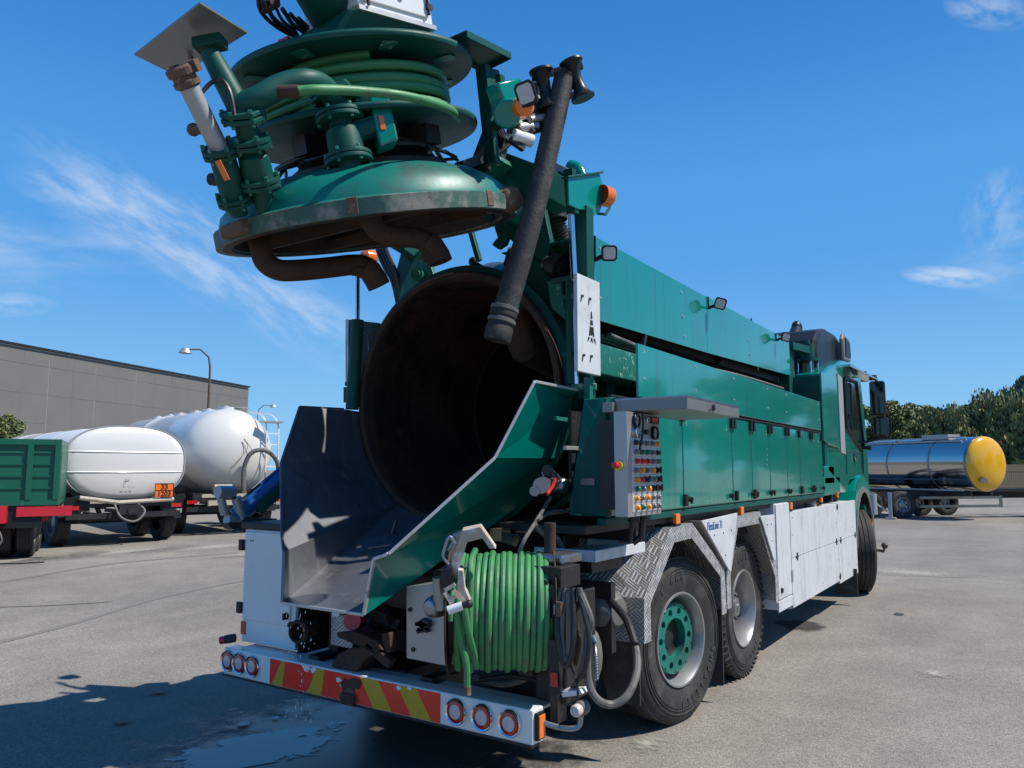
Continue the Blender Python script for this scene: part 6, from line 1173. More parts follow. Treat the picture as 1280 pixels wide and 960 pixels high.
# hose guide arm over the reel: worn, muddy steel
def yp(pts, t, name, mat, y=None, bev=.003): b = MB(); b.plate(pts, t, FD); return b.build(name, mat, T, bev)
ga = yp([(1.069,2.600,1.327), (1.134,2.641,1.343), (1.182,2.686,1.250), (1.159,2.671,1.250), (1.137,2.650,1.293), (1.083,2.616,1.277), (1.059,2.610,1.204), (1.045,2.606,1.164), (1.028,2.602,1.104), (1.019,2.585,1.187)], .07, 'hose_guide_arm', 'muddy_steel')
def sub(mb, name, mat, bev=0): return mb.build(name, mat, ga, bev)
b = MB(); b.plate([(1.063,2.578,1.168), (1.082,2.591,1.164), (1.083,2.602,1.092), (1.099,2.620,1.036), (1.084,2.612,1.026), (1.057,2.587,1.075)], .05, FD); sub(b, 'guide_cheek', 'muddy_steel', .003)
b = MB(); b.tube(spline([V((1.023,2.569,1.186)), V((1.006,2.553,1.219)), V((1.014,2.553,1.255)), V((1.033,2.560,1.301)), V((1.051,2.576,1.272))], 5), .007, 8); b.tube([V((1.043,2.569,1.282)), V((1.024,2.561,1.245))], .006, 6); sub(b, 'guide_handle', 'steel')
b = MB(); b.plate([(1.012,2.604,1.301), (1.049,2.626,1.321), (1.044,2.634,1.233), (0.999,2.610,1.193)], .05, FD); sub(b, 'guide_plate', 'steel', .004)
b = MB(); b.plate([(1.000,2.546,1.167), (1.039,2.570,1.180), (1.046,2.584,1.114), (1.013,2.568,1.067), (0.995,2.553,1.091)], .07, FD); sub(b, 'guide_motor_box', 'black_steel', .006)
b = MB(); b.beam(V((1.013,2.557,1.082)), V((1.051,2.578,1.108)), .016); b.beam(V((1.013,2.557,1.075)), V((1.037,2.581,1.023)), .018); b.beam(V((1.041,2.575,1.085)), V((1.076,2.605,1.036)), .018); b.beam(V((1.030,2.573,1.049)), V((1.067,2.595,1.062)), .014); sub(b, 'roller_cage', 'muddy_steel')
b = MB(); b.cyl(V((1.040,2.546,1.005)), V((1.090,2.577,1.025)), .018, 14); sub(b, 'guide_roller', 'white_paint'); b = MB(); b.ball(V((1.112,2.591,1.031)), .018, 12); b.cyl(V((1.090,2.577,1.025)), V((1.109,2.589,1.031)), .013); sub(b, 'roller_ball', 'black_steel')
b = MB(); b.lathe(V((0.772,2.789,0.961)), -Y, [(.05, -.08), (.052, 0), (.045, .03), (.03, .045), (.001, .05)], 20); sub(b, 'guide_motor', 'steel'); b = MB(); b.cyl(V((0.928,2.620,1.053)), V((0.929,2.630,0.985)), .02); b.cyl(V((0.953,2.588,1.126)), V((0.950,2.598,1.032)), .025); sub(b, 'motor_port', 'steel')
b = MB(); b.box(V((0.736,3.300,1.218)) - V((0, .03, 0)), V((0.806,3.300,1.278)) + V((0, .05, 0))); b.beam(V((0.802,3.300,1.242)), V((0.890,3.300,1.226)), .02); b.cyl(V((0.752,3.300,1.248)), V((0.875,3.300,1.221)), .03); b.build('reel_gearbox', 'brass', T, .004)
b = MB(); b.tube([V((0.815,3.280,1.252)), V((0.903,3.280,1.252)), V((0.917,3.280,1.229))], .006, 6); b.build('gear_lever', 'black_steel', T)

# white step tray, post, hydraulic block and hoses on the right of the reel
b = MB(); b.box((0.95, 3.42, 1.145), (1.26, 3.98, 1.155)); b.box((0.92, 3.40, 1.13), (1.27, 3.412, 1.185)); b.box((1.262, 3.40, 1.13), (1.275, 3.985, 1.185)); b.box((.92, 3.975, 1.13), (1.27, 3.987, 1.185)); b.build('step_tray', 'white_panel', T, .003)
b = MB(); b.box((1.02, 3.5, 1.06), (1.2, 3.85, 1.13)); b.build('tray_bracket', 'black_steel', T, .005)
b = MB(); b.cyl((1.16, 3.16, 1.17), (1.16, 3.16, 1.33), .028, 18); b.build('control_post', 'rust', T)
b = MB(); b.box((1.10, 3.10, 1.145), (1.26, 3.30, 1.19)); b.build('valve_cover', 'steel', T, .012)
b = MB(); b.box((1.10, 3.02, 1.05), (1.30, 3.2, 1.145))
for k in range(5): b.box((1.11 + .037 * k, 2.99, .99), (1.135 + .037 * k, 3.06, 1.07 + .02 * (k % 2)))
vb = b.build('hydraulic_valve_block', 'black_steel', T, .005)
for k in range(5): b = MB(); b.cyl((1.12 + .04 * k, 3.0, .99), (1.12 + .04 * k, 3.0, .94), .012, 8); b.build('hose_fitting', 'steel', vb)
def hose(pts, r, mat='hose_black', n=8, name='hydraulic_hose'):
    b = MB(); b.tube(spline([V(p) for p in pts], n), r, 9); b.build(name, mat, T)
hose([(1.310,3.000,1.061), (1.311,2.970,0.946), (1.326,2.950,0.850), (1.357,2.950,0.747), (1.396,2.950,0.809), (1.400,2.960,0.923), (1.371,3.000,1.066)], .014)
hose([(1.331,3.000,1.063), (1.335,2.970,0.931), (1.340,2.960,0.833), (1.365,2.950,0.768), (1.379,2.960,0.838), (1.355,3.000,1.065)], .010, 'hose_grey')
hose([(1.395,3.000,1.068), (1.440,2.980,0.958), (1.467,2.970,0.863), (1.446,2.970,0.746), (1.402,2.980,0.681), (1.310,3.100,0.614)], .011)
hose([(1.396,3.020,1.066), (1.448,3.000,0.922), (1.451,3.000,0.822), (1.426,3.000,0.713), (1.306,3.100,0.613)], .009, 'hose_grey')
hose([(1.410,3.000,1.046), (1.456,3.000,0.939), (1.443,3.000,0.871), (1.441,3.000,0.706), (1.478,3.000,0.623), (1.528,3.050,0.590), (1.579,3.100,0.628), (1.576,3.200,0.706), (1.523,3.300,0.790), (1.434,3.400,0.874), (1.310,3.500,0.934)], .017, 'hose_grey', 10, 'return_hose')
hose([(1.533,3.280,0.795), (1.443,3.380,0.878), (1.320,3.480,0.937)], .0185, 'hose_black')
hose([(1.369,2.970,0.758), (1.413,2.960,0.661), (1.400,2.960,0.601), (1.353,2.960,0.586), (1.303,3.000,0.595)], .005)
hose([(1.298,3.000,1.036), (1.273,3.000,0.972), (1.285,3.000,0.870), (1.234,3.050,0.769)], .012)
hose([(1.399,3.050,1.028), (1.350,3.050,0.938), (1.373,3.050,0.838), (1.328,3.100,0.720)], .013)
b = MB(); pts = spline([V((1.444,3.050,0.853)), V((1.451,3.050,0.796)), V((1.457,3.050,0.681))], 20); b.tube(pts, [.010 if i % 2 else .007 for i in range(len(pts))], 8, smooth=False); b.build('spring_sleeve', 'steel', T)
b = MB(); b.cyl((1.436,3.050,0.862), (1.451,3.050,0.837), .014); b.build('hose_fitting', 'steel', T)
b = MB(); b.cyl((1.323,2.970,1.008), (1.323,2.970,0.947), .019, 10); b.build('hose_fitting', 'rust_light', T)
b = MB(); b.box((1.05, 3.2, .50), (1.22, 3.5, 1.0)); b.box((1.0, 3.12, .62), (1.08, 3.2, 1.0)); b.build('pump_housing', 'black_steel', T, .01)
b = MB(); q = V((1.274,2.980,0.602)); b.plate([(1.272,2.960,0.841), (1.320,2.960,0.847), (1.326,2.960,0.622), (1.270,2.960,0.613)], .03, Y); b.build('reflector_post', 'black_steel', T)
b = MB(); b.plate([(1.282,2.955,0.709), (1.318,2.955,0.711), (1.321,2.955,0.652), (1.285,2.955,0.650)], .004, -Y); b.build('reflector', 'red_lens', T)
b = MB(); b.plate([(1.315,2.980,0.628), (1.401,2.980,0.645), (1.413,2.980,0.627), (1.326,2.980,0.604)], .08, Y); b.build('foot_bracket', 'white_paint', T, .003)
b = MB(); c = V((1.105,3.850,0.824)); b.lathe(c - X * .10, (1, -.15, 0), [(.001, 0), (.07, .01), (.105, .05), (.115, .1), (.105, .15), (.07, .19), (.001, .2)], 24); b.build('air_tank', 'hose_grey', T)
b = MB(); b.ball((1.119,3.600,0.630), .09, 16, (.8, 1, 1.7)); b.build('air_tank', 'hose_grey', T)
b = MB(); b.box((0.2, 3.75, .62), (1.18, 3.80, .98)); b.build('rear_apron', 'black_steel', T)
for k in range(10): pass
hose([(0.654,3.300,0.509), (0.851,3.300,0.557), (1.038,3.300,0.565), (1.128,3.300,0.634)], .014)
hose([(0.528,3.400,0.489), (0.734,3.400,0.479), (0.929,3.400,0.558)], .018, 'hose_grey')

# ================================================================== fenders, chequer plate
def fender(prof, x0, x1, flange, name='fender'):
    b = MB()
    for i in range(len(prof) - 1):
        (y0, z0), (y1, z1) = prof[i], prof[i + 1]; b.plate([(x0, y0, z0), (x1, y0, z0), (x1, y1, z1), (x0, y1, z1)], .006, (0, 0, -1) if abs(z1 - z0) < abs(y1 - y0) else (0, 1 if i < len(prof) / 2 else -1, 0))
    o = b.build(name, 'chequer_plate', T, .002)
    cy = (prof[0][0] + prof[-1][0]) / 2; cz = .55; b = MB(); inn = [(y + (cy - y) * flange / max(.3, math.hypot(cy - y, cz - z)) * (1 if i not in (0, len(prof) - 1) else 1), z + (cz - z) * flange / max(.3, math.hypot(cy - y, cz - z)) * (0 if i in (0, len(prof) - 1) else 1)) for i, (y, z) in enumerate(prof)]
    for i in range(len(prof) - 1): b.plate([(x1 - .001, *prof[i]), (x1 - .001, *prof[i + 1]), (x1 - .001, *inn[i + 1]), (x1 - .001, *inn[i])], .008, X)
    b.build('fender_flange', 'chequer_plate', o, .002)
    return o
fa = fender([(3.965, .64), (3.97, .88), (4.385, 1.235), (4.72, 1.245), (5.31, .90), (5.33, .60)], 0.80, 1.262, .095)
fb = fender([(5.345, .62), (5.35, .88), (5.58, 1.24), (6.20, 1.25), (6.66, .72), (6.66, .5)], 0.80, 1.262, .095)
b = MB(); b.plate([(0.55, 4.00, .88), (1.245, 3.985, .88), (1.245, 4.37, 1.23), (1.06, 4.37, 1.23), (.55, 4.37, 1.33)][:2] + [(1.16, 4.37, 1.235), (.55, 4.30, 1.30)], .005); b.build('chequer_apron', 'chequer_plate', T)
b = MB(); b.box((0.55, 4.38, .9), (1.16, 4.386, 1.33)); b.build('chequer_wall', 'chequer_plate', T)
b = MB(); b.box((1.02, 4.0, .30), (1.22, 4.015, .66)); b.build('mudflap', 'rubber', T)
b = MB(); b.box((0.86, 5.32, .12), (1.235, 5.335, .62)); b.build('mudflap', 'rubber', T)
# white triangle panel with the model lettering, and the one before the cabinet
tp = MB(); TRI = [(1.280,4.829,1.253), (1.280,5.563,1.270), (1.280,5.372,0.872), (1.280,5.316,0.906)]; tp.plate(TRI, .012, X)
tp = tp.build('triangle_panel', 'white_panel', T, .002)
b = MB(); b.plate([(1.281,4.826,1.253), (1.281,5.313,0.906), V((1.281,5.313,0.906)) + V((-.10, -.02, 0)), V((1.281,4.826,1.253)) + V((-.10, -.02, 0))], .006); b.build('panel_return', 'grey_steel', tp)
text_mesh('FlexiLine 31', .078, .0008, axes(V((1.294,5.074,1.209)), Y, UP, X), 'model_lettering', 'lettering_blue', tp, -0.0005, .80)
bolts('rivet', 'black_steel', tp, [(1.292,5.058,1.147), (1.292,5.236,1.150), (1.292,5.406,1.156), (1.292,5.271,0.997)], X, .006, .003)
b = MB(); TR2 = [(1.275,6.149,1.218), (1.275,6.534,1.212), (1.275,6.532,0.843), (1.275,6.485,0.848)]; b.plate(TR2, .012, X); tp2 = b.build('triangle_panel', 'white_panel', T, .002)
bolts('rivet', 'black_steel', tp2, [(1.288,6.314,1.141), (1.288,6.430,1.141), (1.288,6.435,1.006)], X, .006, .003)

# ================================================================== side cabinets
XS = 1.24
b = MB(); b.add([(x, y, z) for x in (1.0, XS) for y, z in ((3.62, 1.335), (8.58, 1.335), (8.58, 1.975), (3.80, 1.975))], [(0,1,2,3),(4,5,6,7),(0,1,5,4),(1,2,6,5),(2,3,7,6),(3,0,4,7)])
cabn = b.build('side_body', 'green_gloss', T, .006)
b = MB(); b.plate([(1.059,3.560,1.355), (1.262, 3.56, 1.337), (1.262, 3.56, 1.955), (1.236,3.560,1.918), (1.154,3.560,1.754), (1.061,3.560,1.525)], .05, Y); b.build('rear_panel', 'green_shade_worn', cabn, .006)
b = MB(); b.box((0.92, 4.0, 1.3), (1.0, 4.05, 1.9)); b.box((0.98, 3.66, 1.335), (1.0, 4.05, 1.9)); b.build('shadow_gap_plate', 'black_steel', cabn)  # black plates stand in for the shadowed gap beside the chute
b = MB(); b.box((1.14, 3.557, 1.50), (1.19, 3.5595, 1.535)); b.lathe((1.125, 3.5595, 1.517), -Y, [(.001, 0), (.018, 0), (.018, .002), (.001, .002)], 14); b.build('panel_label', 'grey_steel', cabn)
b = MB(); b.box((1.20, 3.56, 1.295), (1.252, 8.58, 1.332)); b.build('sill_rail', 'green_shade_worn', T, .004)
b = MB(); b.box((0.7, 3.4, 1.26), (1.22, 8.6, 1.30)); b.build('floor_pan', 'black_steel', T)
seam = [3.84, 4.63, 5.60, 6.08, 6.58, 7.14, 7.60, 8.06, 8.57]
for i in range(8):
    y0, y1 = seam[i] + .008, seam[i + 1] - .008; b = MB(); b.box((XS, y0, 1.345), (XS + .014, y1, 1.955)); d = b.build('locker_door', 'green_gloss', cabn, .005)
b = MB(); b.box((XS - .002, 3.62, 1.962), (XS + .022, 8.575, 1.972)); b.build('drip_rail', 'black_steel', cabn)
hinge_me = MB().box((-.006, -.020, -.035), (.018, .020, .035)).build('door_hinge', 'black_plastic', None, .0, raw=True, mesh_only=True)
knob_me = MB().lathe((0, 0, 0), X, [(.018, 0), (.018, .01), (.010, .014), (.010, .03), (.001, .031)], 12).beam((.02, 0, .012), (.02, 0, -.03), .012).build('door_knob', 'black_steel', None, raw=True, mesh_only=True)
for y in (4.61, 5.58, 5.64, 6.045, 6.12, 6.545, 6.62, 7.10, 7.18, 7.58, 8.03, 8.10, 8.52):
    inst(hinge_me, 'door_hinge', cabn, (XS + .016, y, 1.915)); 
for y in (4.63, 5.65, 6.11, 7.60, 7.63, 8.10): inst(hinge_me, 'door_hinge', cabn, (XS + .016, y, 1.39))
for y in (4.71, 5.52, 6.04, 6.14, 6.54, 6.62, 7.10, 7.16, 8.00, 8.12, 8.5): inst(knob_me, 'door_knob', cabn, (XS + .014, y, 1.395))
bolts('rivet', 'bare_edge', cabn, [(XS + .014, y, z) for y in (4.70, 5.48, 6.50, 8.2, 8.4) for z in (1.86, 1.895, 1.875)] + [(XS + .014, 6.50, z) for z in (1.62, 1.66, 1.70, 1.75)] + [(XS + .014, 5.05 + .08 * k, 1.365) for k in range(4)], X, .005, .003)
# upper long panel over the lockers
for y0, y1 in ((3.99, 6.72), (6.723, 8.585)): b = MB(); b.box((1.235, y0, 1.99), (1.25, y1, 2.295)); b.build('upper_panel', 'green_gloss', T, .003)
bolts('rivet', 'bare_edge', T, [(1.25, y, z) for y in (4.07, 4.9, 5.7, 6.6, 7.2, 8.5) for z in (2.26, 2.10)], X, .008, .004)
b = MB(); b.box((0.84, 4.9, 1.985), (1.234, 8.58, 2.0)); b.box((0.84, 5.2, 2.28), (1.234, 8.58, 2.288)); b.build('upper_tray', 'black_steel', T)
b = MB(); b.box((0.86, 3.93, 2.13), (1.03, 6.2, 2.31)); b.build('side_beam', 'green_chipped', T, .008)
# marker lamps under the lockers
for p in ((1.262,4.496,1.285), (1.262,5.761,1.278), (1.262,7.186,1.259), (1.240,8.511,1.273), (1.240,9.324,1.301)):
    p = V(p); b = MB(); b.box(p - V((.02, .035, .035)), p + V((.006, .035, .028))); o = b.build('marker_lamp', 'amber', T, .006); b = MB(); b.box(p - V((.02, .04, .05)), p + V((.003, .04, -.033))); b.build('lamp_base', 'black_plastic', o)
for p, m_ in (((1.150,8.410,1.242), 'galv'), ((1.150,8.662,1.241), 'brass'), ((1.100,9.498,1.258), 'black_steel'), ((1.100,9.761,1.259), 'black_steel')):
    p = V(p); b = MB(); b.cyl(p - X * .05, p + X * .05, .05, 12); b.build('air_fitting', m_, T)

# ================================================================== lower white panels between the axles
WP = MB(); WP.box((1.05, 6.66, .42), (1.25, 7.12, 1.295)); wp1 = WP.build('battery_locker', 'white_panel', T, .004)
b = MB(); b.box((1.25, 6.68, .50), (1.262, 7.11, 1.285)); b.build('locker_door', 'white_panel', wp1, .003)
b = MB(); b.box((1.25, 6.665, .40), (1.264, 7.115, .485)); b.build('locker_sill', 'white_panel', wp1, .003)
b = MB(); b.box((1.05, 7.12, .36), (1.24, 10.18, 1.20)); wp2 = b.build('skirt_locker', 'white_panel', T, .004)
for y0, y1, z0, z1 in ((7.13, 9.13, .80, 1.205), (9.14, 10.20, .80, 1.21), (7.13, 9.13, .37, .795), (9.14, 10.20, .34, .795)):
    b = MB(); b.box((1.24, y0, z0), (1.262, y1, z1)); b.build('skirt_panel', 'white_panel', wp2, .003)
for y, z in ((7.32, .80), (9.03, .80), (9.25, .80), (10.1, .80), (9.14, 1.17), (9.14, .42)):
    b = MB(); b.beam((1.266, y - .04, z), (1.266, y + .04, z), .010, .012); b.beam((1.266, y, z - .035), (1.266, y, z + .035), .010, .012, up=Y); b.build('panel_latch', 'black_plastic', wp2)
bolts('rivet', 'black_steel', wp2, [(1.262, y, z) for y, z in ((7.2, 1.0), (8.3, .45), (7.2, 1.15), (9.2, 1.1), (9.2, .5), (9.7, .5), (9.95, .9), (9.08, .6), (9.08, 1.0), (10.1, .45))], X, .006, .003)
b = MB(); b.lathe((1.262, 6.76, .57), X, [(.024, 0), (.02, .014), (.001, .016)], 14); b.build('locker_knob', 'black_plastic', wp1)
b = MB(); b.box((1.258, 7.095, .60), (1.272, 7.13, .70)); b.build('locker_hinge', 'galv', wp1)
b = MB(); b.box((1.06, 9.9, .12), (1.30, 9.92, .42)); b.build('mudflap', 'rubber', T)
text_mesh('VESSEL', .06, .001, axes(V((1.19, 9.898, .2)), X, UP, -Y), 'flap_lettering', 'hose_grey', T, 0, .9)

# ================================================================== control panel and swing-out canopy
b = MB(); b.box((1.382, 3.40, 1.352), (1.452, 3.80, 1.862)); cp = b.build('control_panel', 'panel_steel', T, .003)
b = MB(); b.box((1.25, 3.50, 1.38), (1.382, 3.7, 1.83)); b.build('panel_mount', 'black_steel', cp)
b = MB(); b.box((1.452, 3.445, 1.372), (1.4545, 3.785, 1.735)); b.build('button_plate', 'aluminium', cp)
for z in [1.735 - .045 * k for k in range(9)]: b = MB(); b.box((1.4545, 3.45, z - .001), (1.4552, 3.78, z + .001)); b.build('plate_line', 'btn_grey', cp)
kinds = ['DggaA', 'dGGdD', 'RRRdd', 'dAdAk', 'ARkddk', 'GdOkk', 'AdOdd', 'AGAdd']
mm = {'D': 'btn_black', 'd': 'btn_grey', 'g': 'btn_grey', 'a': 'btn_grey', 'A': 'btn_amber', 'O': 'btn_amber', 'G': 'btn_green', 'R': 'btn_red', 'k': 'btn_black'}
bmesh_ = {}
for m_ in set(mm.values()): bmesh_[m_] = MB().lathe((0, 0, 0), X, [(.0145, 0), (.0145, .005), (.0115, .006), (.0115, .017), (.009, .020), (.001, .021)], 16).build('push_button', m_, None, raw=True, mesh_only=True)
sw = MB().lathe((0, 0, 0), X, [(.0165, 0), (.0165, .007), (.010, .008), (.010, .018), (.001, .019)], 14).beam((.020, -.012, -.008), (.024, .016, .010), .010).build('rotary_switch', 'btn_black', None, raw=True, mesh_only=True)
for i, row in enumerate(kinds):
    for j, ch in enumerate(row):
        y = 3.485 + (.262 * j / max(4, len(row) - 1)) + .006 * (i % 3); z = 1.712 - .0452 * i
        inst(sw if ch == 'k' else bmesh_[mm[ch]], 'rotary_switch' if ch == 'k' else 'push_button', cp, (1.4548, y, z), (0.3 * j, 0, 0) if ch == 'k' else None)
def gauge(y, z, r, dark=True):
    b = MB(); b.lathe((1.452, y, z), X, [(r, 0), (r, .014), (r * .88, .018), (r * .86, .008)], 32); o = b.build('pressure_gauge', 'black_plastic' if dark else 'chrome', cp)
    b = MB(); b.lathe((1.452, y, z), X, [(r * .87, .008), (.001, .0085)], 28); b.build('gauge_dial', 'gauge_face', cp)
    for k in range(7):
        a = radians(-40 + k * 43); b = MB(); b.beam((1.461, y + cos(a) * r * .6, z + sin(a) * r * .6), (1.461, y + cos(a) * r * .78, z + sin(a) * r * .78), .003); b.build('gauge_tick', 'lettering_black', cp)
    b = MB(); b.beam((1.4615, y, z), (1.4615, y - r * .5, z + r * .35), .003); b.build('gauge_needle', 'lettering_black', cp)
gauge(3.495, 1.822, .036); gauge(3.505, 1.765, .030, False); gauge(3.718, 1.768, .036); gauge(3.625, 1.832, .020, False)
b = MB(); b.box((1.452, 3.655, 1.815), (1.466, 3.765, 1.852)); b.build('display_frame', 'black_plastic', cp, .002)
b = MB(); b.box((1.466, 3.675, 1.823), (1.4672, 3.745, 1.845)); b.build('display', 'red_lens', cp)
b = MB(); b.lathe((1.452, 3.615, 1.768), X, [(.014, 0), (.014, .015), (.001, .016)], 14); b.build('panel_knob', 'btn_black', cp)
b = MB(); b.tube(spline([V((1.47, 3.545, 1.87)), V((1.475, 3.54, 1.80)), V((1.475, 3.525, 1.74)), V((1.475, 3.50, 1.69)), V((1.472, 3.505, 1.66))], 6), .006, 8); b.build('panel_cable', 'hose_black', cp)
b = MB(); b.cyl((1.408, 3.40, 1.60), (1.408, 3.385, 1.60), .023, 20); b.build('stop_base', 'btn_yellow', cp); b = MB(); b.cyl((1.404, 3.385, 1.60), (1.402, 3.355, 1.602), .015, 18); b.build('emergency_stop', 'btn_red', cp)
b = MB(); b.cyl((1.39, 3.6, 1.35), (1.39, 3.6, 1.318), .03, 14); b.cyl((1.41, 3.66, 1.35), (1.41, 3.66, 1.33), .026, 14); b.tube([V((1.41, 3.66, 1.33)), V((1.40, 3.66, 1.24)), V((1.36, 3.64, 1.21))], .018, 10); b.tube([V((1.38, 3.6, 1.32)), V((1.36, 3.61, 1.22)), V((1.30, 3.62, 1.22))], .014, 10); b.build('cable_gland', 'black_steel', cp)
b = MB(); b.box((1.345, 3.50, 1.868), (1.722, 4.29, 1.93)); cn = b.build('swing_canopy', 'grey_steel', T, .003)
b = MB(); b.box((1.345, 3.497, 1.925), (1.724, 4.292, 1.934)); b.build('canopy_top', 'steel', cn)
b = MB(); b.lathe((1.722, 3.86, 1.898), X, [(.016, 0), (.016, .01), (.001, .012)], 14); b.beam((1.728, 3.83, 1.89), (1.728, 3.80, 1.88), .004); b.build('canopy_bolt', 'black_steel', cn)
b = MB(); b.box((1.29, 3.46, 1.865), (1.345, 3.60, 1.915)); b.box((1.25, 3.6, 1.88), (1.345, 3.8, 1.92)); b.build('canopy_bracket', 'grey_steel', cn, .003)

# ================================================================== boom with its long cover
for y0, y1, za, zb in ((4.0, 6.0, 2.475, 2.52), (6.003, 8.62, 2.52, 2.60)):
    b = MB(); b.plate([(.935, y0, za), (.935, y1, zb), (.935, y1, 2.985), (.935, y0, 2.99)], .014, X); b.build('boom_cover', 'green_gloss', T, .002)
b = MB(); b.box((0.885, 3.965, 2.45), (0.955, 3.995, 2.985)); b.build('cover_end_frame', 'black_steel', T)
b = MB(); b.plate([(0.3, 4.0, 2.975), (.934, 4.0, 2.982), (.934, 8.62, 2.975), (.3, 8.62, 2.97)], .006); b.build('cover_top', 'green_paint', T)
bolts('rivet', 'bare_edge', T, [(.949, y, z) for y, z in ((4.12, 2.93), (4.12, 2.62), (5.45, 2.91), (5.47, 2.73), (5.5, 2.58), (7.05, 2.92), (7.1, 2.78), (7.15, 2.65), (8.4, 2.93))], X, .009, .005)
b = MB(); b.box((0.25, 4.25, 2.62), (0.62, 9.2, 2.95)); b.build('boom', 'green_shade_worn', T, .01)
b = MB(); b.beam((0.75, 4.6, 2.52), (0.78, 8.6, 2.56), .10, .06); b.beam((.6, 5.0, 2.35), (.86, 5.0, 2.55), .05); b.beam((.6, 6.6, 2.35), (.86, 6.6, 2.55), .05); b.beam((.93, 4.72, 2.3), (.93, 4.82, 2.52), .03); b.build('boom_support', 'black_steel', T)
for k in range(5):
    hose([(0.80 + .03 * k, 4.3, 2.42), (0.84 + .02 * k, 5.4, 2.40 + .02 * sin(k)), (.86 + .02 * k, 6.8, 2.42), (.84 + .02 * k, 8.4, 2.44)], .014, 'hose_black' if k % 2 else 'hose_grey')
for x, y, z, nr, upv in ((1.06, 4.03, 2.86, (0.55, -0.80, -.25), UP), (1.06, 6.02, 2.915, (0.30, -0.92, -0.25), V((0.35, 0, 1))), (1.06, 8.06, 2.935, (0.5, -0.8, -0.25), V((.3, 0, 1)))):
    p = V((x, y, z)); lightbox(p, nr, upv, .095, .095, .055, T)
    b = MB(); q = p - V(nr).normalized() * .05; b.beam(q, V((.955, y - .0 + .02, z - .02)), .022); b.beam(V((.952, y + .02, z - .03)), V((.952, y + .02, 2.99)), .014, .006, up=Y); b.build('lamp_mount', 'black_plastic', T)
bolts('rivet', 'black_steel', T, [(.93, 7.3, 2.99)], UP, .008, .03)

# ================================================================== blue hose in its trough on the left flank
q0, q1 = V((-1.420,3.344,1.268)), V((-1.300,3.611,1.518)); q2 = q0 + (q1 - q0) * 2.4; dq = (q1 - q0).normalized()
b = MB(); b.tube([q0, q1, q2], .055, 18); b.build('blue_hose', 'hose_blue', T)
b = MB(); b.lathe(q0 - dq * .01, dq, [(.001, .02), (.04, .02), (.045, 0), (.062, 0), (.062, .1), (.056, .11)], 20); b.build('hose_collar', 'hose_blue', T)
sdv = dq.cross(UP).normalized(); upq = sdv.cross(dq)
b = MB(); 
for s in (1, -1): b.plate([q0 + dq * .12 + sdv * s * .085 - upq * .08, q2 + sdv * s * .085 - upq * .08, q2 + sdv * s * .085 + upq * (.06 if s < 0 else -.005), q0 + dq * .12 + sdv * s * .085 + upq * (.06 if s < 0 else -.005)], .006)
b.plate([q0 + dq * .12 + sdv * .085 - upq * .08, q2 + sdv * .085 - upq * .08, q2 - sdv * .085 - upq * .08, q0 + dq * .12 - sdv * .085 - upq * .08], .006)
b.build('hose_trough', 'green_shade_worn', T)
b = MB(); b.tube([q0 + dq * .25 + upq * .062, q2 + upq * .062], .012, 8); b.build('tie_rope', 'hose_blue', T)
def rollr(a, c, r): b = MB(); a, c = V(a), V(c); b.cyl(a, c, r, 16); b.build('trough_roller', 'galv', T)
rollr((-1.400,3.172,1.433), (-1.400,3.296,1.430), .042); rollr((-1.420,3.213,1.395), (-1.420,3.249,1.283), .028); rollr((-1.380,3.302,1.393), (-1.380,3.359,1.252), .034); rollr((-1.400,3.249,1.247), (-1.400,3.349,1.236), .036)
b = MB(); b.beam(V((-1.380,3.269,1.431)), V((-1.380,3.366,1.230)), .02); b.plate([(-1.380,3.210,1.229), (-1.380,3.419,1.217), (-1.380,3.420,1.179), (-1.380,3.249,1.190)], .08); b.beam(V((-1.300,3.312,1.247)), V((-1.200,3.493,1.230)), .04); b.build('roller_frame', 'black_steel', T)

# ================================================================== cab, snorkel, intake, mirrors
XC = 1.21
cabp = [(9.05, 1.55), (9.05, 2.66), (9.35, 2.76), (10.1, 2.93), (11.0, 2.98), (11.35, 2.85), (11.62, 2.0), (11.62, 1.0), (11.35, .95), (11.25, 1.3), (10.9, 1.47), (10.3, 1.45), (10.0, 1.3)]
b = MB(); k = len(cabp); b.add([(s * XC, y, z) for s in (-1, 1) for y, z in cabp], [tuple(range(k))[::-1], tuple(range(k, 2 * k))] + [(i, (i + 1) % k, k + (i + 1) % k, k + i) for i in range(k)]); cabin = b.build('cab', 'green_gloss', T, .03)
b = MB(); b.plate([(XC + .001, 9.02, 1.86), (XC + .001, 9.62, 1.84), (XC + .001, 9.62, 2.68), (XC + .001, 8.80, 2.64), (XC + .001, 8.80, 1.90)], .02, X); b.build('side_deflector', 'green_gloss', cabin, .004)
b = MB(); b.box((.7, 8.80, 1.9), (XC, 8.84, 2.6)); b.build('deflector_back', 'green_shade_worn', cabin)
b = MB(); b.plate([(XC + .001, 9.75, 1.78), (XC + .001, 10.02, 1.76), (XC + .001, 10.02, 2.70), (XC + .001, 9.75, 2.72)], .01, X); b.build('grey_strip', 'galv', cabin, .003)
b = MB(); b.plate([(XC + .001, 10.12, 2.12), (XC + .001, 11.0, 1.86), (XC + .001, 11.05, 2.5), (XC + .001, 10.95, 2.70), (XC + .001, 10.12, 2.68)], .008, X); b.build('door_window', 'dark_glass', cabin, .003)
b = MB(); 
for p0_, p1_ in (((10.95, 2.72), (11.28, 1.86)), ((10.12, 2.70), (10.97, 2.73)), ((10.12, 2.10), (11.05, 1.84)), ((10.11, 2.1), (10.11, 2.7))): b.beam((XC + .012, *p0_), (XC + .012, *p1_), .03, .03, up=X)
b.build('window_frame', 'black_plastic', cabin)
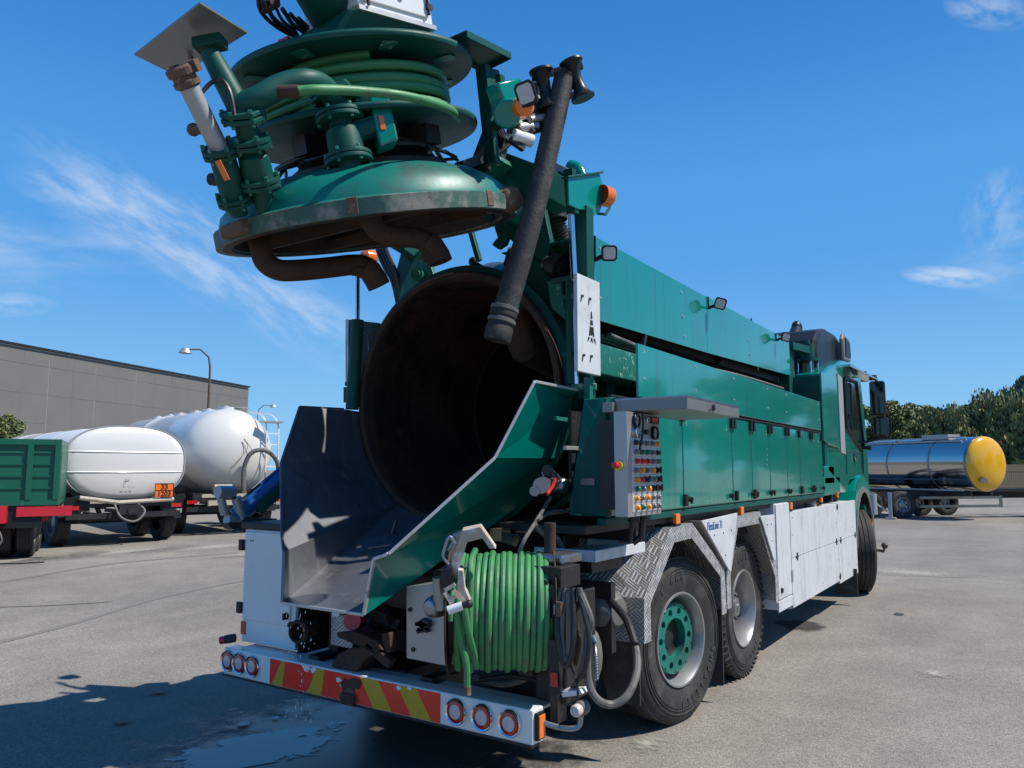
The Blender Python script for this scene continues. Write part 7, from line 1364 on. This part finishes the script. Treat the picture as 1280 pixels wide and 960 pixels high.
for y in (10.06, 11.2): b = MB(); b.beam((XC + .003, y, 1.52), (XC + .003, y, 2.1), .006, .012, up=X); b.build('door_gap', 'black_steel', cabin)
b = MB(); b.beam((XC + .003, 9.1, 1.80), (XC + .003, 11.4, 1.80), .006, .014); b.build('body_crease', 'green_shade_worn', cabin)
b = MB(); b.lathe((XC + .001, 10.62, 1.74), X, [(.075, 0), (.075, .012), (.065, .014), (.001, .014)], 28); b.build('door_badge', 'black_plastic', cabin); b = MB(); b.lathe((XC + .012, 10.62, 1.74), X, [(.068, .002), (.068, .008), (.058, .008), (.058, .002)], 28)
for a in (pi / 2, pi / 2 + 2 * pi / 3, pi / 2 - 2 * pi / 3): b.beam((XC + .018, 10.62, 1.74), (XC + .018, 10.62 + cos(a) * .06, 1.74 + sin(a) * .06), .006, .014, up=X)
b.build('badge_star', 'chrome', cabin)
# open gap behind the cab: exhaust stack, box below, step
b = MB(); b.cyl((1.02, 8.98, 1.70), (1.02, 8.98, 2.0), .06, 16); b.cyl((1.02, 8.98, 1.58), (1.02, 8.98, 1.70), .075, 16); b.build('vent_pipe', 'black_steel', T)
b = MB(); b.box((0.8, 8.85, 1.42), (XC, 9.35, 1.62)); b.box((0.8, 8.80, 1.30), (XC, 9.65, 1.5)); b.build('cab_step_box', 'green_paint', T, .01)
b = MB(); b.box((.2, 8.7, 1.3), (.9, 9.0, 2.5)); b.build('cab_rear_rack', 'black_steel', T)
# front fender
b = MB(); fy, fz, n_ = 10.88, .62, 14
for x0_, x1_, m_ in ((.85, XC + .03, 0),):
    for k in range(n_):
        a0, a1 = pi * .98 * k / n_ + .02, pi * .98 * (k + 1) / n_ + .02; P1 = lambda a, r, x: V((x, fy - cos(a) * r, fz + sin(a) * r * 1.12))
        b.plate([P1(a0, .78, x0_), P1(a0, .78, x1_), P1(a1, .78, x1_), P1(a1, .78, x0_)], .012, P1((a0 + a1) / 2, 1, 0) - V((0, fy, fz)))
        b.plate([P1(a0, .64, x1_), P1(a1, .64, x1_), P1(a1, .78, x1_), P1(a0, .78, x1_)], .01, X)
b.build('front_fender', 'green_paint', cabin, .004)
b = MB()
for k in range(n_):
    a0, a1 = pi * .98 * k / n_ + .02, pi * .98 * (k + 1) / n_ + .02; b.plate([P1(a0, .60, x1_ + .012), P1(a1, .60, x1_ + .012), P1(a1, .66, x1_ + .012), P1(a0, .66, x1_ + .012)], .012, X)
b.build('fender_lip', 'grey_steel', cabin)
b = MB()
for k in range(n_):
    a0, a1 = pi * k / n_, pi * (k + 1) / n_; b.plate([P1(a0, .62, .6), P1(a0, .62, XC), P1(a1, .62, XC), P1(a1, .62, .6)], .012)
b.build('wheel_arch', 'black_plastic', cabin)
b = MB(); b.cyl((XC + .05, 11.45, .98), (XC + .05, 11.45, 1.25), .06, 14); b.build('step_cylinder', 'galv', T)
b = MB(); b.box((XC - .02, 11.40, .80), (XC + .05, 11.48, .93)); b.build('indicator', 'amber', T, .01)
b = MB(); b.tube([V((1.15, 11.7, .5)), V((1.32, 11.8, .46)), V((1.33, 11.8, .52))], .02, 8); b.ball((1.335, 11.8, .54), .045, 12); b.build('marker_arm', 'rust_light', T)
b = MB(); b.box((-1.15, 11.5, .35), (1.2, 11.8, .95)); b.build('front_bumper', 'green_shade_worn', T, .03)
# roof deflector, in black
b = MB(); prof = [(9.35, 2.72), (9.30, 2.95), (9.38, 3.10), (9.6, 3.24), (9.9, 3.31), (10.5, 3.32), (10.85, 3.25), (11.1, 2.98)]
k = len(prof); b.add([(x_, y, z) for x_, sc in ((.45, 1), (1.08, 1)) for y, z in prof], [tuple(range(k))[::-1], tuple(range(k, 2 * k))] + [(i, (i + 1) % k, k + (i + 1) % k, k + i) for i in range(k)]); b.build('roof_deflector', 'black_plastic', T, .05)
b = MB(); b.box((-1.0, 9.7, 2.95), (.45, 10.9, 3.2)); b.build('roof_deflector', 'black_plastic', T, .05)
b = MB(); b.plate([(1.12, 10.5, 2.98), (1.12, 10.95, 3.0), (1.12, 10.9, 3.3), (1.12, 10.55, 3.33), (1.12, 10.45, 3.25)], .05, X); b.build('deflector_wing', 'grey_steel', T, .02)
b = MB(); b.plate([(1.17, 10.56, 3.03), (1.17, 10.9, 3.05), (1.17, 10.86, 3.25), (1.17, 10.58, 3.28)], .012, X); b.build('wing_panel', 'black_plastic', T, .01)
b = MB(); b.beam((1.13, 10.6, 2.95), (1.2, 11.75, 2.83), .10, .04); b.box((1.16, 11.6, 2.83), (1.24, 11.7, 2.95)); b.build('sun_visor', 'black_plastic', T, .01)
b = MB(); b.beam((1.22, 10.15, 2.86), (1.36, 11.2, 2.78), .16, .03); b.build('door_visor', 'chrome', T, .008)
# snorkel and glass-bodied filter
b = MB(); b.tube(spline([V((0.720,9.595,2.710)), V((0.720,9.642,3.011)), V((0.720,9.786,3.190)), V((0.700,10.010,3.327))], 6), .075, 18); b.ball(V((0.700,10.058,3.375)), .085, 16, (.8, 1, 1.1)); b.build('air_snorkel', 'black_plastic', T)
b = MB(); q = V((1.000,9.178,2.445)); q2_ = V((1.000,9.245,2.824)); b.cyl(q, q2_, .065, 20); fl = b.build('oil_filter', 'brass', T)
b = MB(); b.cyl(q2_, q2_ + V((0, 0, .03)), .13, 20); b.cyl(q2_ + V((0, 0, .03)), q2_ + V((0, 0, .20)), .075, 20); b.cyl(q2_ + V((0, 0, .2)), q2_ + V((0, 0, .25)), .03, 10); b.beam(q2_ + V((0, -.1, .12)), q2_ + V((-.08, -.52, .12)), .10, .08); b.build('filter_head', 'green_shade_worn', T)
for a in range(4): b = MB(); aa = a * pi / 2 + .5; b.cyl(q + V((cos(aa) * .11, sin(aa) * .11, 0)), q2_ + V((cos(aa) * .11, sin(aa) * .11, 0)), .010, 8); b.build('tie_rod', 'chrome', T)
b = MB(); b.box((0.62, 8.66, 2.35), (0.93, 8.9, 2.93)); b.build('filter_cowl', 'green_shade_worn', T, .01)
# mirrors
def zx(p, x): return V(p)
b = MB(); b.beam(V((1.18, 11.1, 2.82)), V((1.40, 11.35, 2.84)), .035, .03); b.tube([V((1.40, 11.3, 2.84)), V((1.42, 11.26, 2.74))], .02, 8); b.build('mirror_arm', 'black_plastic', T); b = MB(); b.beam(V((1.22, 11.2, 1.94)), V((1.50, 11.25, 2.0)), .04, .03); b.beam(V((1.2, 11.15, 1.88)), V((1.33, 11.15, 1.86)), .10, .05); b.build('mirror_arm', 'black_plastic', T)
b = MB(); b.box((1.33, 11.20, 2.30), (1.52, 11.30, 2.76)); mr = b.build('mirror_housing', 'black_plastic', T, .03)
b = MB(); b.box((1.345, 11.19, 2.32), (1.505, 11.199, 2.74)); b.build('mirror_glass', 'dark_glass', mr, .002)
b = MB(); b.box((1.35, 11.20, 2.02), (1.54, 11.32, 2.28)); mr2 = b.build('mirror_housing', 'black_plastic', T, .04)
b = MB(); b.box((1.365, 11.19, 2.04), (1.525, 11.199, 2.26)); b.build('mirror_glass', 'dark_glass', mr2, .002)
b = MB(); b.tube([V((1.53, 11.28, 2.3)), V((1.56, 11.28, 2.25)), V((1.56, 11.28, 2.07)), V((1.52, 11.27, 1.99))], .012, 8); b.build('mirror_bow', 'black_plastic', mr2)
